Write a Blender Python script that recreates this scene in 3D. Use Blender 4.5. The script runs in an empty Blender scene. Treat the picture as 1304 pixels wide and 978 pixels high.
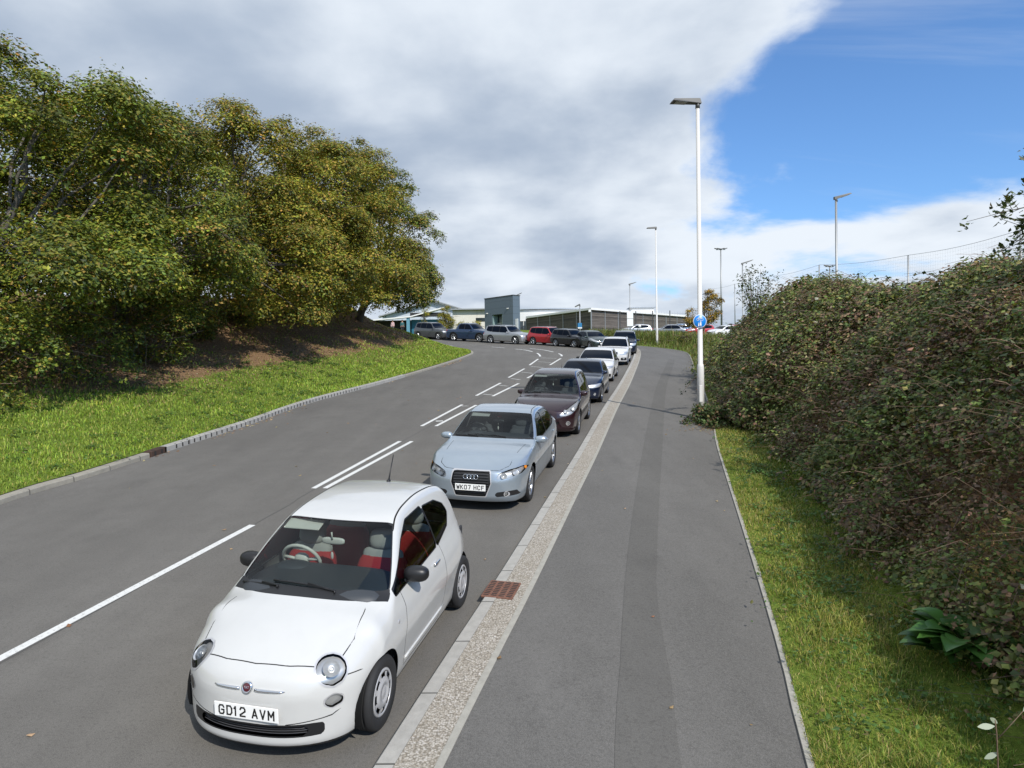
import bpy, math, random
import numpy as np
from mathutils import Vector, Matrix, Quaternion

random.seed(7)
RNG = np.random.default_rng(11)
R = math.radians
scene = bpy.context.scene
COL = scene.collection

# ------------------------------------------------------------------ camera, sky, sun, exposure
# Everything is laid out in the frame of the road surface (z = 0 on the asphalt); the road
# climbs a hill, so at the very end the whole place is tipped so that UP points straight up.
UP = Vector((-0.02, 0.10, 1.0)).normalized()
TIP = UP.rotation_difference(Vector((0, 0, 1))).to_matrix().to_4x4()

cam_d = bpy.data.cameras.new('camera')
cam_d.lens = 24.0
cam_d.sensor_width = 36.0
cam_d.clip_end = 3000
cam = bpy.data.objects.new('camera', cam_d)
COL.objects.link(cam)
cam.matrix_world = (Matrix.Translation((0, 0, 3.38)) @ Matrix.Rotation(R(90) - 0.1111, 4, 'X')
                    @ Matrix.Rotation(0.006, 4, 'Z'))
scene.camera = cam

SUN_EL = R(46)
LIGHT = Vector((-0.523, 0.853, 0)).normalized() * math.cos(SUN_EL) + Vector((0, 0, -math.sin(SUN_EL)))
TRUE_L = TIP.to_3x3() @ LIGHT
sun_d = bpy.data.lights.new('sun', 'SUN')
sun_d.energy = 3.9
sun_d.angle = R(0.53)
sun_d.color = (1.0, 0.945, 0.86)
sun = bpy.data.objects.new('sun', sun_d)
COL.objects.link(sun)
sun.rotation_mode = 'QUATERNION'
sun.rotation_quaternion = LIGHT.to_track_quat('-Z', 'Y')
sun.location = (10, -20, 40)

world = bpy.data.worlds.new('World')
scene.world = world
world.use_nodes = True
EXPO = 0.27
scene.view_settings.view_transform = 'Standard'
scene.view_settings.look = 'None'
scene.view_settings.gamma = 1
scene.view_settings.exposure = EXPO
scene.view_settings.use_curve_mapping = False


def sky_nodes():
    nt = world.node_tree
    N, Lk = nt.nodes, nt.links
    N.clear()
    out = N.new('ShaderNodeOutputWorld')
    bg = N.new('ShaderNodeBackground')
    bg.inputs[1].default_value = 0.11
    sky = N.new('ShaderNodeTexSky')
    sky.sky_type = 'NISHITA'
    sky.sun_disc = False
    to_sun = -TRUE_L
    sky.sun_elevation = math.asin(to_sun.z)
    sky.sun_rotation = math.atan2(to_sun.x, to_sun.y)
    sky.altitude = 50
    sky.air_density = 1.0
    sky.dust_density = 0.6
    sky.ozone_density = 2.5
    geo = N.new('ShaderNodeTexCoord')
    sep = N.new('ShaderNodeSeparateXYZ')
    Lk.new(geo.outputs['Generated'], sep.inputs[0])

    def math_(op, a, b=None, c=None, clamp=False):
        n = N.new('ShaderNodeMath')
        n.operation = op
        n.use_clamp = clamp
        for i, v in enumerate((a, b, c)):
            if v is None:
                continue
            if isinstance(v, (int, float)):
                n.inputs[i].default_value = v
            else:
                Lk.new(v, n.inputs[i])
        return n.outputs[0]

    def ramp(v, a, b):
        n = N.new('ShaderNodeMapRange')
        n.interpolation_type = 'SMOOTHSTEP'
        Lk.new(v, n.inputs[0])
        n.inputs[1].default_value = a
        n.inputs[2].default_value = b
        return n.outputs[0]
    X, Y, Z = sep.outputs
    # cloud deck: project directions to a plane overhead
    zc = math_('MAXIMUM', math_('ADD', Z, 0.22), 0.05)
    px = math_('DIVIDE', X, zc)
    py = math_('DIVIDE', Y, zc)
    comb = N.new('ShaderNodeCombineXYZ')
    Lk.new(px, comb.inputs[0])
    Lk.new(py, comb.inputs[1])

    def noise(vec, scale, detail, rough, off=(0, 0, 0), sc=(1, 1, 1), dist=0.0):
        mp = N.new('ShaderNodeMapping')
        mp.inputs['Location'].default_value = off
        mp.inputs['Scale'].default_value = sc
        Lk.new(vec, mp.inputs[0])
        n = N.new('ShaderNodeTexNoise')
        n.inputs['Scale'].default_value = scale
        n.inputs['Detail'].default_value = detail
        n.inputs['Roughness'].default_value = rough
        n.inputs['Distortion'].default_value = dist
        Lk.new(mp.outputs[0], n.inputs[0])
        return n.outputs[0]
    big = noise(comb.outputs[0], 1.1, 9, 0.56, (3.1, 1.7, 0), dist=0.25)
    # azimuth of the edge of the deck: open blue sky on the right, low cloud bank near the horizon
    az = math_('ARCTAN2', X, Y)                       # 0 ahead, + right
    # deck edge runs from the upper right down to the middle: az_edge = f(elevation)
    el = math_('ARCSINE', Z)
    edge = math_('MULTIPLY_ADD', el, 0.62, 0.20)
    d_deck = math_('MULTIPLY', math_('SUBTRACT', edge, az), 2.1)
    bank = math_('MULTIPLY', math_('SUBTRACT', 0.232, math_('MULTIPLY_ADD', az, 0.05, el)), 10.0)
    d_any = math_('MAXIMUM', d_deck, math_('MINIMUM', bank, 0.42))
    d_any = math_('MINIMUM', math_('MAXIMUM', d_any, -1.0), 1.1)
    dens = math_('ADD', math_('MULTIPLY', math_('SUBTRACT', big, 0.5), 2.7), d_any)
    mask = ramp(dens, -0.06, 0.26)
    # faint high streaks in the blue
    streak = noise(comb.outputs[0], 1.0, 6, 0.6, (0.4, 5, 0), (0.5, 2.6, 1), dist=0.6)
    cir = math_('MULTIPLY', ramp(streak, 0.50, 0.78), 0.34)
    # thickness -> grey undersides
    lump = noise(comb.outputs[0], 1.9, 9, 0.52, (7.3, 2.2, 0), dist=0.1)
    lump2 = noise(comb.outputs[0], 0.7, 4, 0.5, (1.3, 9.2, 0))
    thick = math_('ADD', math_('MULTIPLY', math_('SUBTRACT', lump, 0.5), 1.7), math_('MULTIPLY', math_('SUBTRACT', lump2, 0.5), 1.6))
    lowgrey = math_('SUBTRACT', math_('MULTIPLY', ramp(el, 0.62, 0.34), 0.20), math_('MULTIPLY', ramp(el, 0.30, 0.12), 0.22))
    tg = ramp(math_('ADD', math_('ADD', thick, math_('MULTIPLY', math_('MINIMUM', dens, 0.55), 0.45)), lowgrey), -0.10, 0.72)
    cc = N.new('ShaderNodeMix')
    cc.data_type = 'RGBA'
    Lk.new(tg, cc.inputs[0])
    cc.inputs[6].default_value = (CLOUD_HI[0], CLOUD_HI[1], CLOUD_HI[2], 1)
    cc.inputs[7].default_value = (CLOUD_LO[0], CLOUD_LO[1], CLOUD_LO[2], 1)
    m0 = N.new('ShaderNodeMix')
    m0.data_type = 'RGBA'
    Lk.new(cir, m0.inputs[0])
    tint = N.new('ShaderNodeMix')
    tint.data_type = 'RGBA'
    tint.blend_type = 'MULTIPLY'
    tint.inputs[0].default_value = 1
    Lk.new(sky.outputs[0], tint.inputs[6])
    tint.inputs[7].default_value = SKY_TINT
    Lk.new(tint.outputs[2], m0.inputs[6])
    m0.inputs[7].default_value = (CLOUD_HI[0], CLOUD_HI[1], CLOUD_HI[2], 1)
    m1 = N.new('ShaderNodeMix')
    m1.data_type = 'RGBA'
    Lk.new(mask, m1.inputs[0])
    Lk.new(m0.outputs[2], m1.inputs[6])
    Lk.new(cc.outputs[2], m1.inputs[7])
    Lk.new(m1.outputs[2], bg.inputs[0])
    Lk.new(bg.outputs[0], out.inputs[0])


CLOUD_HI = (6.4, 6.9, 7.5)
CLOUD_LO = (3.1, 3.75, 4.75)
SKY_TINT = (0.82, 1.12, 1.42, 1)
sky_nodes()

# ------------------------------------------------------------------ tagging


def tag(o, label=None, cat=None, group=None, kind=None):
    if label:
        o['label'] = label
    if cat:
        o['category'] = cat
    if group:
        o['group'] = group
    if kind:
        o['kind'] = kind
    return o


def empty(name, loc=(0, 0, 0), rz=0.0, upright=False, tilt=None):
    o = bpy.data.objects.new(name, None)
    COL.objects.link(o)
    o.rotation_mode = 'QUATERNION'
    q = Quaternion((0, 0, 1), rz)
    if upright:
        q = Vector((0, 0, 1)).rotation_difference(UP) @ q
    if tilt is not None:
        q = q @ tilt
    o.rotation_quaternion = q
    o.location = loc
    o.empty_display_size = 0.2
    return o


def copy_tree(o, parent=None):
    c = o.copy()
    COL.objects.link(c)
    if parent is not None:
        c.parent = parent
    for ch in list(o.children):
        copy_tree(ch, c)
    return c

# ------------------------------------------------------------------ mesh building


class MB:
    """collects faces of one mesh"""

    def __init__(self):
        self.v, self.f, self.m, self.n = [], [], [], 0
        self.sm = []

    def add(self, verts, faces, mat=0, smooth=False):
        verts = np.asarray(verts, float).reshape(-1, 3)
        self.v.append(verts)
        for fc in faces:
            self.f.append([int(i) + self.n for i in fc])
        self.m += [mat] * len(faces)
        self.sm += [smooth] * len(faces)
        self.n += len(verts)
        return self

    def box(self, c, s, rz=0.0, mat=0, top=1.0, M=None):
        hx, hy, hz = s[0] / 2, s[1] / 2, s[2] / 2
        v = np.array([[-hx, -hy, -hz], [hx, -hy, -hz], [hx, hy, -hz], [-hx, hy, -hz],
                      [-hx * top, -hy * top, hz], [hx * top, -hy * top, hz], [hx * top, hy * top, hz], [-hx * top, hy * top, hz]])
        if M is not None:
            v = v @ np.array(M.to_3x3()).T
        if rz:
            c_, s_ = math.cos(rz), math.sin(rz)
            v = v @ np.array([[c_, s_, 0], [-s_, c_, 0], [0, 0, 1]])
        v = v + np.array(c)
        return self.add(v, [(3, 2, 1, 0), (4, 5, 6, 7), (0, 1, 5, 4), (1, 2, 6, 5), (2, 3, 7, 6), (3, 0, 4, 7)], mat)

    def bbox(self, c, s, b=0.01, rz=0.0, mat=0, M=None):
        """box with chamfered edges"""
        hx, hy, hz = [k / 2 for k in s]
        b = min(b, hx * .9, hy * .9, hz * .9)
        v, idx = [], {}
        for sx in (-1, 1):
            for sy in (-1, 1):
                for sz in (-1, 1):
                    for a in range(3):
                        p = [sx * (hx - (b if a != 0 else 0)), sy * (hy - (b if a != 1 else 0)), sz * (hz - (b if a != 2 else 0))]
                        idx[(sx, sy, sz, a)] = len(v)
                        v.append(p)
        f = []
        for a in range(3):
            o1, o2 = [(1, 2), (2, 0), (0, 1)][a]
            for sgn in (-1, 1):
                q = []
                for (u, w) in ((-1, -1), (1, -1), (1, 1), (-1, 1)):
                    k = [0, 0, 0]
                    k[a] = sgn
                    k[o1] = u
                    k[o2] = w
                    q.append(idx[(k[0], k[1], k[2], a)])
                f.append(q if sgn > 0 else q[::-1])
        for a in range(3):      # edges along axis a
            o1, o2 = [(1, 2), (2, 0), (0, 1)][a]
            for u in (-1, 1):
                for w in (-1, 1):
                    k0, k1 = [0, 0, 0], [0, 0, 0]
                    k0[a], k1[a] = -1, 1
                    for k in (k0, k1):
                        k[o1] = u
                        k[o2] = w
                    q = [idx[(*k0, o1)], idx[(*k1, o1)], idx[(*k1, o2)], idx[(*k0, o2)]]
                    f.append(q if u * w < 0 else q[::-1])
        for sx in (-1, 1):
            for sy in (-1, 1):
                for sz in (-1, 1):
                    q = [idx[(sx, sy, sz, 0)], idx[(sx, sy, sz, 1)], idx[(sx, sy, sz, 2)]]
                    f.append(q if sx * sy * sz > 0 else q[::-1])
        v = np.array(v)
        if M is not None:
            v = v @ np.array(M.to_3x3()).T
        if rz:
            c_, s_ = math.cos(rz), math.sin(rz)
            v = v @ np.array([[c_, s_, 0], [-s_, c_, 0], [0, 0, 1]])
        return self.add(v + np.array(c), f, mat)

    def tube(self, pts, rad, n=8, mat=0, cap=True, smooth=True):
        pts = np.asarray(pts, float)
        k = len(pts)
        rad = np.broadcast_to(np.asarray(rad, float), (k,))
        t = np.gradient(pts, axis=0)
        t /= np.linalg.norm(t, axis=1)[:, None] + 1e-12
        ref = np.array([0.0, 0, 1]) if abs(t[0][2]) < 0.9 else np.array([1.0, 0, 0])
        a = np.cross(t[0], ref)
        a /= np.linalg.norm(a)
        V = []
        ang = np.linspace(0, 2 * math.pi, n, endpoint=False)
        for i in range(k):
            a = a - t[i] * (a @ t[i])
            a /= np.linalg.norm(a) + 1e-12
            b = np.cross(t[i], a)
            V.append(pts[i] + rad[i] * (np.cos(ang)[:, None] * a + np.sin(ang)[:, None] * b))
        V = np.concatenate(V)
        F = []
        for i in range(k - 1):
            for j in range(n):
                j2 = (j + 1) % n
                F.append((i * n + j, i * n + j2, (i + 1) * n + j2, (i + 1) * n + j))
        self.add(V, F, mat, smooth)
        if cap:
            self.f.append([self.n - n + j for j in range(n)])
            self.m.append(mat)
            self.sm.append(False)
            self.f.append([self.n - k * n + j for j in range(n)][::-1])
            self.m.append(mat)
            self.sm.append(False)
        return self

    def sell(self, c, r, e=1.0, nu=18, nv=10, mat=0, M=None, flat=None):
        """superellipsoid; e<1 is boxier"""
        u = np.linspace(-math.pi, math.pi, nu, endpoint=False)
        v = np.linspace(-math.pi / 2, math.pi / 2, nv)
        U, Vv = np.meshgrid(u, v)

        def p(x):
            return np.sign(x) * np.abs(x) ** e
        P = np.stack([p(np.cos(Vv)) * p(np.cos(U)) * r[0], p(np.cos(Vv)) * p(np.sin(U)) * r[1], p(np.sin(Vv)) * r[2]], -1).reshape(-1, 3)
        if M is not None:
            P = P @ np.array(M.to_3x3()).T
        F = []
        for i in range(nv - 1):
            for j in range(nu):
                j2 = (j + 1) % nu
                F.append((i * nu + j, i * nu + j2, (i + 1) * nu + j2, (i + 1) * nu + j))
        return self.add(P + np.array(c), F, mat, True)

    def lathe(self, prof, n=32, axis='Y', c=(0, 0, 0), mat=0, smooth=True):
        """prof list of (r, h) ; axis of revolution"""
        prof = np.asarray(prof, float)
        ang = np.linspace(0, 2 * math.pi, n, endpoint=False)
        V = []
        for r, h in prof:
            if axis == 'Y':
                V.append(np.stack([r * np.cos(ang), np.full(n, h), r * np.sin(ang)], 1))
            elif axis == 'Z':
                V.append(np.stack([r * np.cos(ang), r * np.sin(ang), np.full(n, h)], 1))
            else:
                V.append(np.stack([np.full(n, h), r * np.cos(ang), r * np.sin(ang)], 1))
        F = []
        for i in range(len(prof) - 1):
            for j in range(n):
                j2 = (j + 1) % n
                F.append((i * n + j, i * n + j2, (i + 1) * n + j2, (i + 1) * n + j))
        return self.add(np.concatenate(V) + np.array(c), F, mat, smooth)

    def prism(self, poly, z0, z1, mat=0):
        """vertical prism over xy polygon"""
        n = len(poly)
        v = [(x, y, z0) for x, y in poly] + [(x, y, z1) for x, y in poly]
        f = [tuple(range(n))[::-1], tuple(range(n, 2 * n))] + [(i, (i + 1) % n, n + (i + 1) % n, n + i) for i in range(n)]
        return self.add(v, f, mat)

    def quad(self, a, b, c, d, mat=0):
        return self.add([a, b, c, d], [(0, 1, 2, 3)], mat)

    def build(self, name, mats, parent=None, loc=None):
        me = bpy.data.meshes.new(name)
        V = np.concatenate(self.v) if self.v else np.zeros((0, 3))
        me.from_pydata(V.tolist(), [], self.f)
        if not isinstance(mats, (list, tuple)):
            mats = [mats]
        for m in mats:
            me.materials.append(m)
        if self.f:
            me.polygons.foreach_set('material_index', np.array(self.m, dtype=np.int32))
            me.polygons.foreach_set('use_smooth', np.array(self.sm, dtype=bool))
        me.update()
        o = bpy.data.objects.new(name, me)
        COL.objects.link(o)
        if parent is not None:
            o.parent = parent
        if loc is not None:
            o.location = loc
        return o


def raw_mesh(name, V, F, mat, parent=None, normals=None, smooth=True, colattr=None, matidx=None, uv=None):
    """fast mesh from numpy; F (m,k) constant k"""
    me = bpy.data.meshes.new(name)
    V = np.ascontiguousarray(V, dtype=np.float32)
    F = np.ascontiguousarray(F, dtype=np.int32)
    m, k = F.shape
    me.vertices.add(len(V))
    me.vertices.foreach_set('co', V.ravel())
    me.loops.add(m * k)
    me.loops.foreach_set('vertex_index', F.ravel())
    me.polygons.add(m)
    me.polygons.foreach_set('loop_start', np.arange(0, m * k, k, dtype=np.int32))
    me.polygons.foreach_set('use_smooth', np.full(m, smooth))
    for mt in (mat if isinstance(mat, (list, tuple)) else [mat]):
        me.materials.append(mt)
    if matidx is not None:
        me.polygons.foreach_set('material_index', np.asarray(matidx, dtype=np.int32))
    me.update(calc_edges=True)
    if colattr is not None:
        a = me.attributes.new('hue', 'FLOAT_COLOR', 'POINT')
        c = np.ones((len(V), 4), dtype=np.float32)
        c[:, :colattr.shape[1]] = colattr
        a.data.foreach_set('color', c.ravel())
    if normals is not None:
        me.normals_split_custom_set_from_vertices(normals.tolist())
    o = bpy.data.objects.new(name, me)
    COL.objects.link(o)
    if parent is not None:
        o.parent = parent
    return o

# ------------------------------------------------------------------ materials


def mat(name, col, rough=0.6, metal=0.0, coat=0.0, spec=0.5, emit=None, alpha=None):
    m = bpy.data.materials.new(name)
    m.use_nodes = True
    b = m.node_tree.nodes['Principled BSDF']
    b.inputs['Base Color'].default_value = (*col, 1)
    b.inputs['Roughness'].default_value = rough
    b.inputs['Metallic'].default_value = metal
    b.inputs['Coat Weight'].default_value = coat
    b.inputs['Coat Roughness'].default_value = 0.04
    b.inputs['Specular IOR Level'].default_value = spec
    return m


class NT:
    def __init__(self, name):
        self.m = bpy.data.materials.new(name)
        self.m.use_nodes = True
        self.t = self.m.node_tree
        self.b = self.t.nodes['Principled BSDF']
        self.tc = self.t.nodes.new('ShaderNodeTexCoord')

    def noise(self, scale, detail=4, rough=0.6, sc=None, src='Object', dist=0, off=None):
        n = self.t.nodes.new('ShaderNodeTexNoise')
        n.inputs['Scale'].default_value = scale
        n.inputs['Detail'].default_value = detail
        n.inputs['Roughness'].default_value = rough
        n.inputs['Distortion'].default_value = dist
        v = self.tc.outputs[src]
        if sc or off:
            mp = self.t.nodes.new('ShaderNodeMapping')
            if sc:
                mp.inputs['Scale'].default_value = sc
            if off:
                mp.inputs['Location'].default_value = off
            self.t.links.new(v, mp.inputs[0])
            v = mp.outputs[0]
        self.t.links.new(v, n.inputs[0])
        return n.outputs[0]

    def voro(self, scale, feature='F1', out='Distance', sc=None, rnd=1.0):
        n = self.t.nodes.new('ShaderNodeTexVoronoi')
        n.feature = feature
        n.inputs['Scale'].default_value = scale
        n.inputs['Randomness'].default_value = rnd
        v = self.tc.outputs['Object']
        if sc:
            mp = self.t.nodes.new('ShaderNodeMapping')
            mp.inputs['Scale'].default_value = sc
            self.t.links.new(v, mp.inputs[0])
            v = mp.outputs[0]
        self.t.links.new(v, n.inputs[0])
        return n.outputs[out]

    def ramp(self, fac, stops, interp='LINEAR'):
        n = self.t.nodes.new('ShaderNodeValToRGB')
        n.color_ramp.interpolation = interp
        e = n.color_ramp.elements
        while len(e) > 1:
            e.remove(e[-1])
        e[0].position = stops[0][0]
        e[0].color = self.c4(stops[0][1])
        for p, c in stops[1:]:
            x = e.new(p)
            x.color = self.c4(c)
        self.t.links.new(fac, n.inputs[0])
        return n.outputs[0]

    @staticmethod
    def c4(c):
        if isinstance(c, (int, float)):
            return (c, c, c, 1)
        return (*c[:3], 1)

    def mix(self, fac, a, b, mode='MIX'):
        n = self.t.nodes.new('ShaderNodeMix')
        n.data_type = 'RGBA'
        n.blend_type = mode
        for i, v in ((0, fac), (6, a), (7, b)):
            if isinstance(v, (int, float)):
                n.inputs[i].default_value = v if i == 0 else (v, v, v, 1)
            elif isinstance(v, tuple):
                n.inputs[i].default_value = self.c4(v)
            else:
                self.t.links.new(v, n.inputs[i])
        return n.outputs[2]

    def math(self, op, a, b=0.0, clamp=False):
        n = self.t.nodes.new('ShaderNodeMath')
        n.operation = op
        n.use_clamp = clamp
        for i, v in ((0, a), (1, b)):
            if isinstance(v, (int, float)):
                n.inputs[i].default_value = v
            else:
                self.t.links.new(v, n.inputs[i])
        return n.outputs[0]

    def xyz(self, src='Object'):
        n = self.t.nodes.new('ShaderNodeSeparateXYZ')
        self.t.links.new(self.tc.outputs[src], n.inputs[0])
        return n.outputs

    def attr(self, name='hue'):
        n = self.t.nodes.new('ShaderNodeAttribute')
        n.attribute_name = name
        return n.outputs['Color']

    def bump(self, h, strength=0.3, dist=0.01):
        n = self.t.nodes.new('ShaderNodeBump')
        n.inputs['Strength'].default_value = strength
        n.inputs['Distance'].default_value = dist
        self.t.links.new(h, n.inputs['Height'])
        self.t.links.new(n.outputs[0], self.b.inputs['Normal'])

    def set(self, key, v):
        if isinstance(v, (int, float)):
            self.b.inputs[key].default_value = v
        elif isinstance(v, tuple):
            self.b.inputs[key].default_value = self.c4(v)
        else:
            self.t.links.new(v, self.b.inputs[key])
        return self


def glass_mat(name, tint, refl=1.0, ior=1.5):
    m = bpy.data.materials.new(name)
    m.use_nodes = True
    t = m.node_tree
    t.nodes.clear()
    out = t.nodes.new('ShaderNodeOutputMaterial')
    mx = t.nodes.new('ShaderNodeMixShader')
    tr = t.nodes.new('ShaderNodeBsdfTransparent')
    tr.inputs[0].default_value = (*tint, 1)
    gl = t.nodes.new('ShaderNodeBsdfGlossy')
    gl.inputs['Roughness'].default_value = 0.015
    fr = t.nodes.new('ShaderNodeFresnel')
    fr.inputs[0].default_value = ior
    t.links.new(fr.outputs[0], mx.inputs[0])
    t.links.new(tr.outputs[0], mx.inputs[1])
    t.links.new(gl.outputs[0], mx.inputs[2])
    t.links.new(mx.outputs[0], out.inputs[0])
    return m


def paint_mat(name, col, metal=0.0, rough=0.3, flake=0.0, dirt=0.015):
    n = NT(name)
    d = n.noise(6, 5, 0.6)
    base = n.mix(n.ramp(d, [(0.45, 0.0), (0.8, 1.0)]), col, tuple(c * (1 - dirt * 3) + 0.10 * dirt * 3 for c in col))
    n.set('Base Color', base).set('Metallic', metal)
    n.set('Roughness', n.ramp(d, [(0.3, rough), (0.8, rough + 0.12)]))
    n.set('Coat Weight', 1.0).set('Coat Roughness', 0.05)
    return n.m


M = {}
M['glass'] = glass_mat('car glass', (0.68, 0.75, 0.75), ior=1.46)
M['glass_tint'] = glass_mat('tinted car glass', (0.30, 0.34, 0.34), ior=1.5)
M['lens'] = glass_mat('lamp lens', (0.95, 0.95, 0.94), ior=1.30)
M['dark_glass'] = mat('dark car glass', (0.003, 0.006, 0.013), 0.04, spec=0.10)
M['black'] = mat('black plastic', (0.012, 0.012, 0.013), 0.42)
M['gap'] = mat('panel gap', (0.02, 0.02, 0.02), 0.9, spec=0.1)
M['rubber'] = mat('rubber', (0.018, 0.018, 0.019), 0.8)
M['under'] = mat('underbody', (0.01, 0.01, 0.01), 0.9, spec=0.1)
M['chrome'] = mat('chrome', (0.75, 0.76, 0.78), 0.12, 1.0)
M['alloy'] = mat('alloy', (0.45, 0.46, 0.48), 0.32, 0.85)
M['silverplastic'] = mat('silver plastic', (0.50, 0.50, 0.51), 0.35, 0.35)
M['amber'] = mat('amber lens', (0.75, 0.25, 0.02), 0.2)
M['redlens'] = mat('red lens', (0.35, 0.01, 0.01), 0.15)
M['lamp'] = mat('lamp reflector', (0.50, 0.51, 0.52), 0.30, 0.6)
M['plate'] = mat('number plate', (0.82, 0.82, 0.80), 0.35)
M['dull_cream'] = mat('pale grey seat top', (.30, .29, .265), .8)
M['ink'] = mat('plate lettering', (0.01, 0.01, 0.01), 0.4)
M['shade_cream'] = mat('sun visor cloth', (.30, .30, .28), .9)
M['cream'] = mat('cream plastic', (0.55, 0.53, 0.47), 0.5)
M['redcloth'] = mat('red seat cloth', (0.30, 0.012, 0.012), 0.8)
M['greycloth'] = mat('grey seat cloth', (0.055, 0.057, 0.06), 0.9)
M['dash'] = mat('dashboard plastic', (0.035, 0.04, 0.046), 0.55)
M['whitedash'] = mat('painted dash', (0.6, 0.6, 0.58), 0.3, coat=0.5)
M['liner'] = mat('door lining', (0.03, 0.03, 0.032), 0.8)
M['meshgrille'] = mat('grille mesh', (0.008, 0.008, 0.008), 0.5)


def text_mesh(name, body, size, m, parent, M4, xs=1.0, extrude=0.002, align='CENTER', offset=0.0, sp=1.0):
    cu = bpy.data.curves.new(name, 'FONT')
    cu.body = body
    cu.size = size
    cu.extrude = extrude
    cu.offset = offset
    cu.space_character = sp
    cu.align_x = align
    cu.align_y = 'CENTER'
    tmp = bpy.data.objects.new(name + '_tmp', cu)
    COL.objects.link(tmp)
    dg = bpy.context.evaluated_depsgraph_get()
    me = bpy.data.meshes.new_from_object(tmp.evaluated_get(dg))
    bpy.data.objects.remove(tmp)
    me.transform(Matrix.Diagonal((xs, 1, 1, 1)))
    me.materials.clear()
    me.materials.append(m)
    me.transform(M4)
    o = bpy.data.objects.new(name, me)
    COL.objects.link(o)
    o.parent = parent
    return o

# ------------------------------------------------------------------ cars
def pch(pts):
    """monotone cubic interpolation through points"""
    x = np.array([p[0] for p in pts], float)
    y = np.array([p[1] for p in pts], float)
    if len(x) == 1:
        return lambda t: np.full_like(np.asarray(t, float), y[0])
    h = np.diff(x)
    d = np.diff(y) / h
    m = np.zeros_like(y)
    m[0], m[-1] = d[0], d[-1]
    for i in range(1, len(x) - 1):
        if d[i - 1] * d[i] > 0:
            w1, w2 = 2 * h[i] + h[i - 1], h[i] + 2 * h[i - 1]
            m[i] = (w1 + w2) / (w1 / d[i - 1] + w2 / d[i])

    def f(t):
        t = np.clip(np.asarray(t, float), x[0], x[-1])
        i = np.clip(np.searchsorted(x, t) - 1, 0, len(x) - 2)
        u = (t - x[i]) / h[i]
        return ((2 * u**3 - 3 * u**2 + 1) * y[i] + (u**3 - 2 * u**2 + u) * h[i] * m[i]
                + (-2 * u**3 + 3 * u**2) * y[i + 1] + (u**3 - u**2) * h[i] * m[i + 1])
    return f


def sdf_poly(px, py, poly, r=0.0):
    """signed distance (negative inside) to polygon, corners rounded by r (polygon is shrunk outline)"""
    P = np.array(poly, float)
    n = len(P)
    d = np.full(px.shape, 1e9)
    inside = np.zeros(px.shape, bool)
    for i in range(n):
        a, b = P[i], P[(i + 1) % n]
        e = b - a
        wx, wy = px - a[0], py - a[1]
        t = np.clip((wx * e[0] + wy * e[1]) / (e @ e + 1e-12), 0, 1)
        dx, dy = wx - e[0] * t, wy - e[1] * t
        d = np.minimum(d, dx * dx + dy * dy)
        c1 = (a[1] <= py) & (b[1] > py)
        c2 = (a[1] > py) & (b[1] <= py)
        cr = e[0] * wy - e[1] * wx
        inside ^= (c1 & (cr > 0)) | (c2 & (cr < 0))
    d = np.sqrt(d)
    return np.where(inside, -d, d) - r


def sdf_line(px, py, line):
    """unsigned distance to polyline"""
    P = np.array(line, float)
    d = np.full(px.shape, 1e9)
    for a, b in zip(P[:-1], P[1:]):
        e = b - a
        wx, wy = px - a[0], py - a[1]
        t = np.clip((wx * e[0] + wy * e[1]) / (e @ e + 1e-12), 0, 1)
        d = np.minimum(d, np.hypot(wx - e[0] * t, wy - e[1] * t))
    return d


def signed_line(px, py, line):
    """signed and unsigned distance to an open polyline (sign by the side of the nearest segment)"""
    P = np.array(line, float)
    d = np.full(px.shape, 1e9)
    sg = np.ones(px.shape)
    over = np.zeros(px.shape)
    for i, (a, b) in enumerate(zip(P[:-1], P[1:])):
        e = b - a
        le = np.hypot(*e)
        wx, wy = px - a[0], py - a[1]
        tt = (wx * e[0] + wy * e[1]) / (le * le)
        t = np.clip(tt, 0, 1)
        dd = np.hypot(wx - e[0] * t, wy - e[1] * t)
        cr = (e[0] * wy - e[1] * wx) / le
        k = dd < d - 1e-9
        d = np.where(k, dd, d)
        sg = np.where(k, cr, sg)
        ov = np.zeros(px.shape)
        if i == 0:
            ov = np.maximum(ov, -tt * le)
        if i == len(P) - 2:
            ov = np.maximum(ov, (tt - 1) * le)
        over = np.where(k, ov, over)
    s = np.sign(sg) * d
    s = np.where(over > 0, sg, s)
    return s, np.where(over > 0, np.maximum(.06 + over, d), d)


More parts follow.
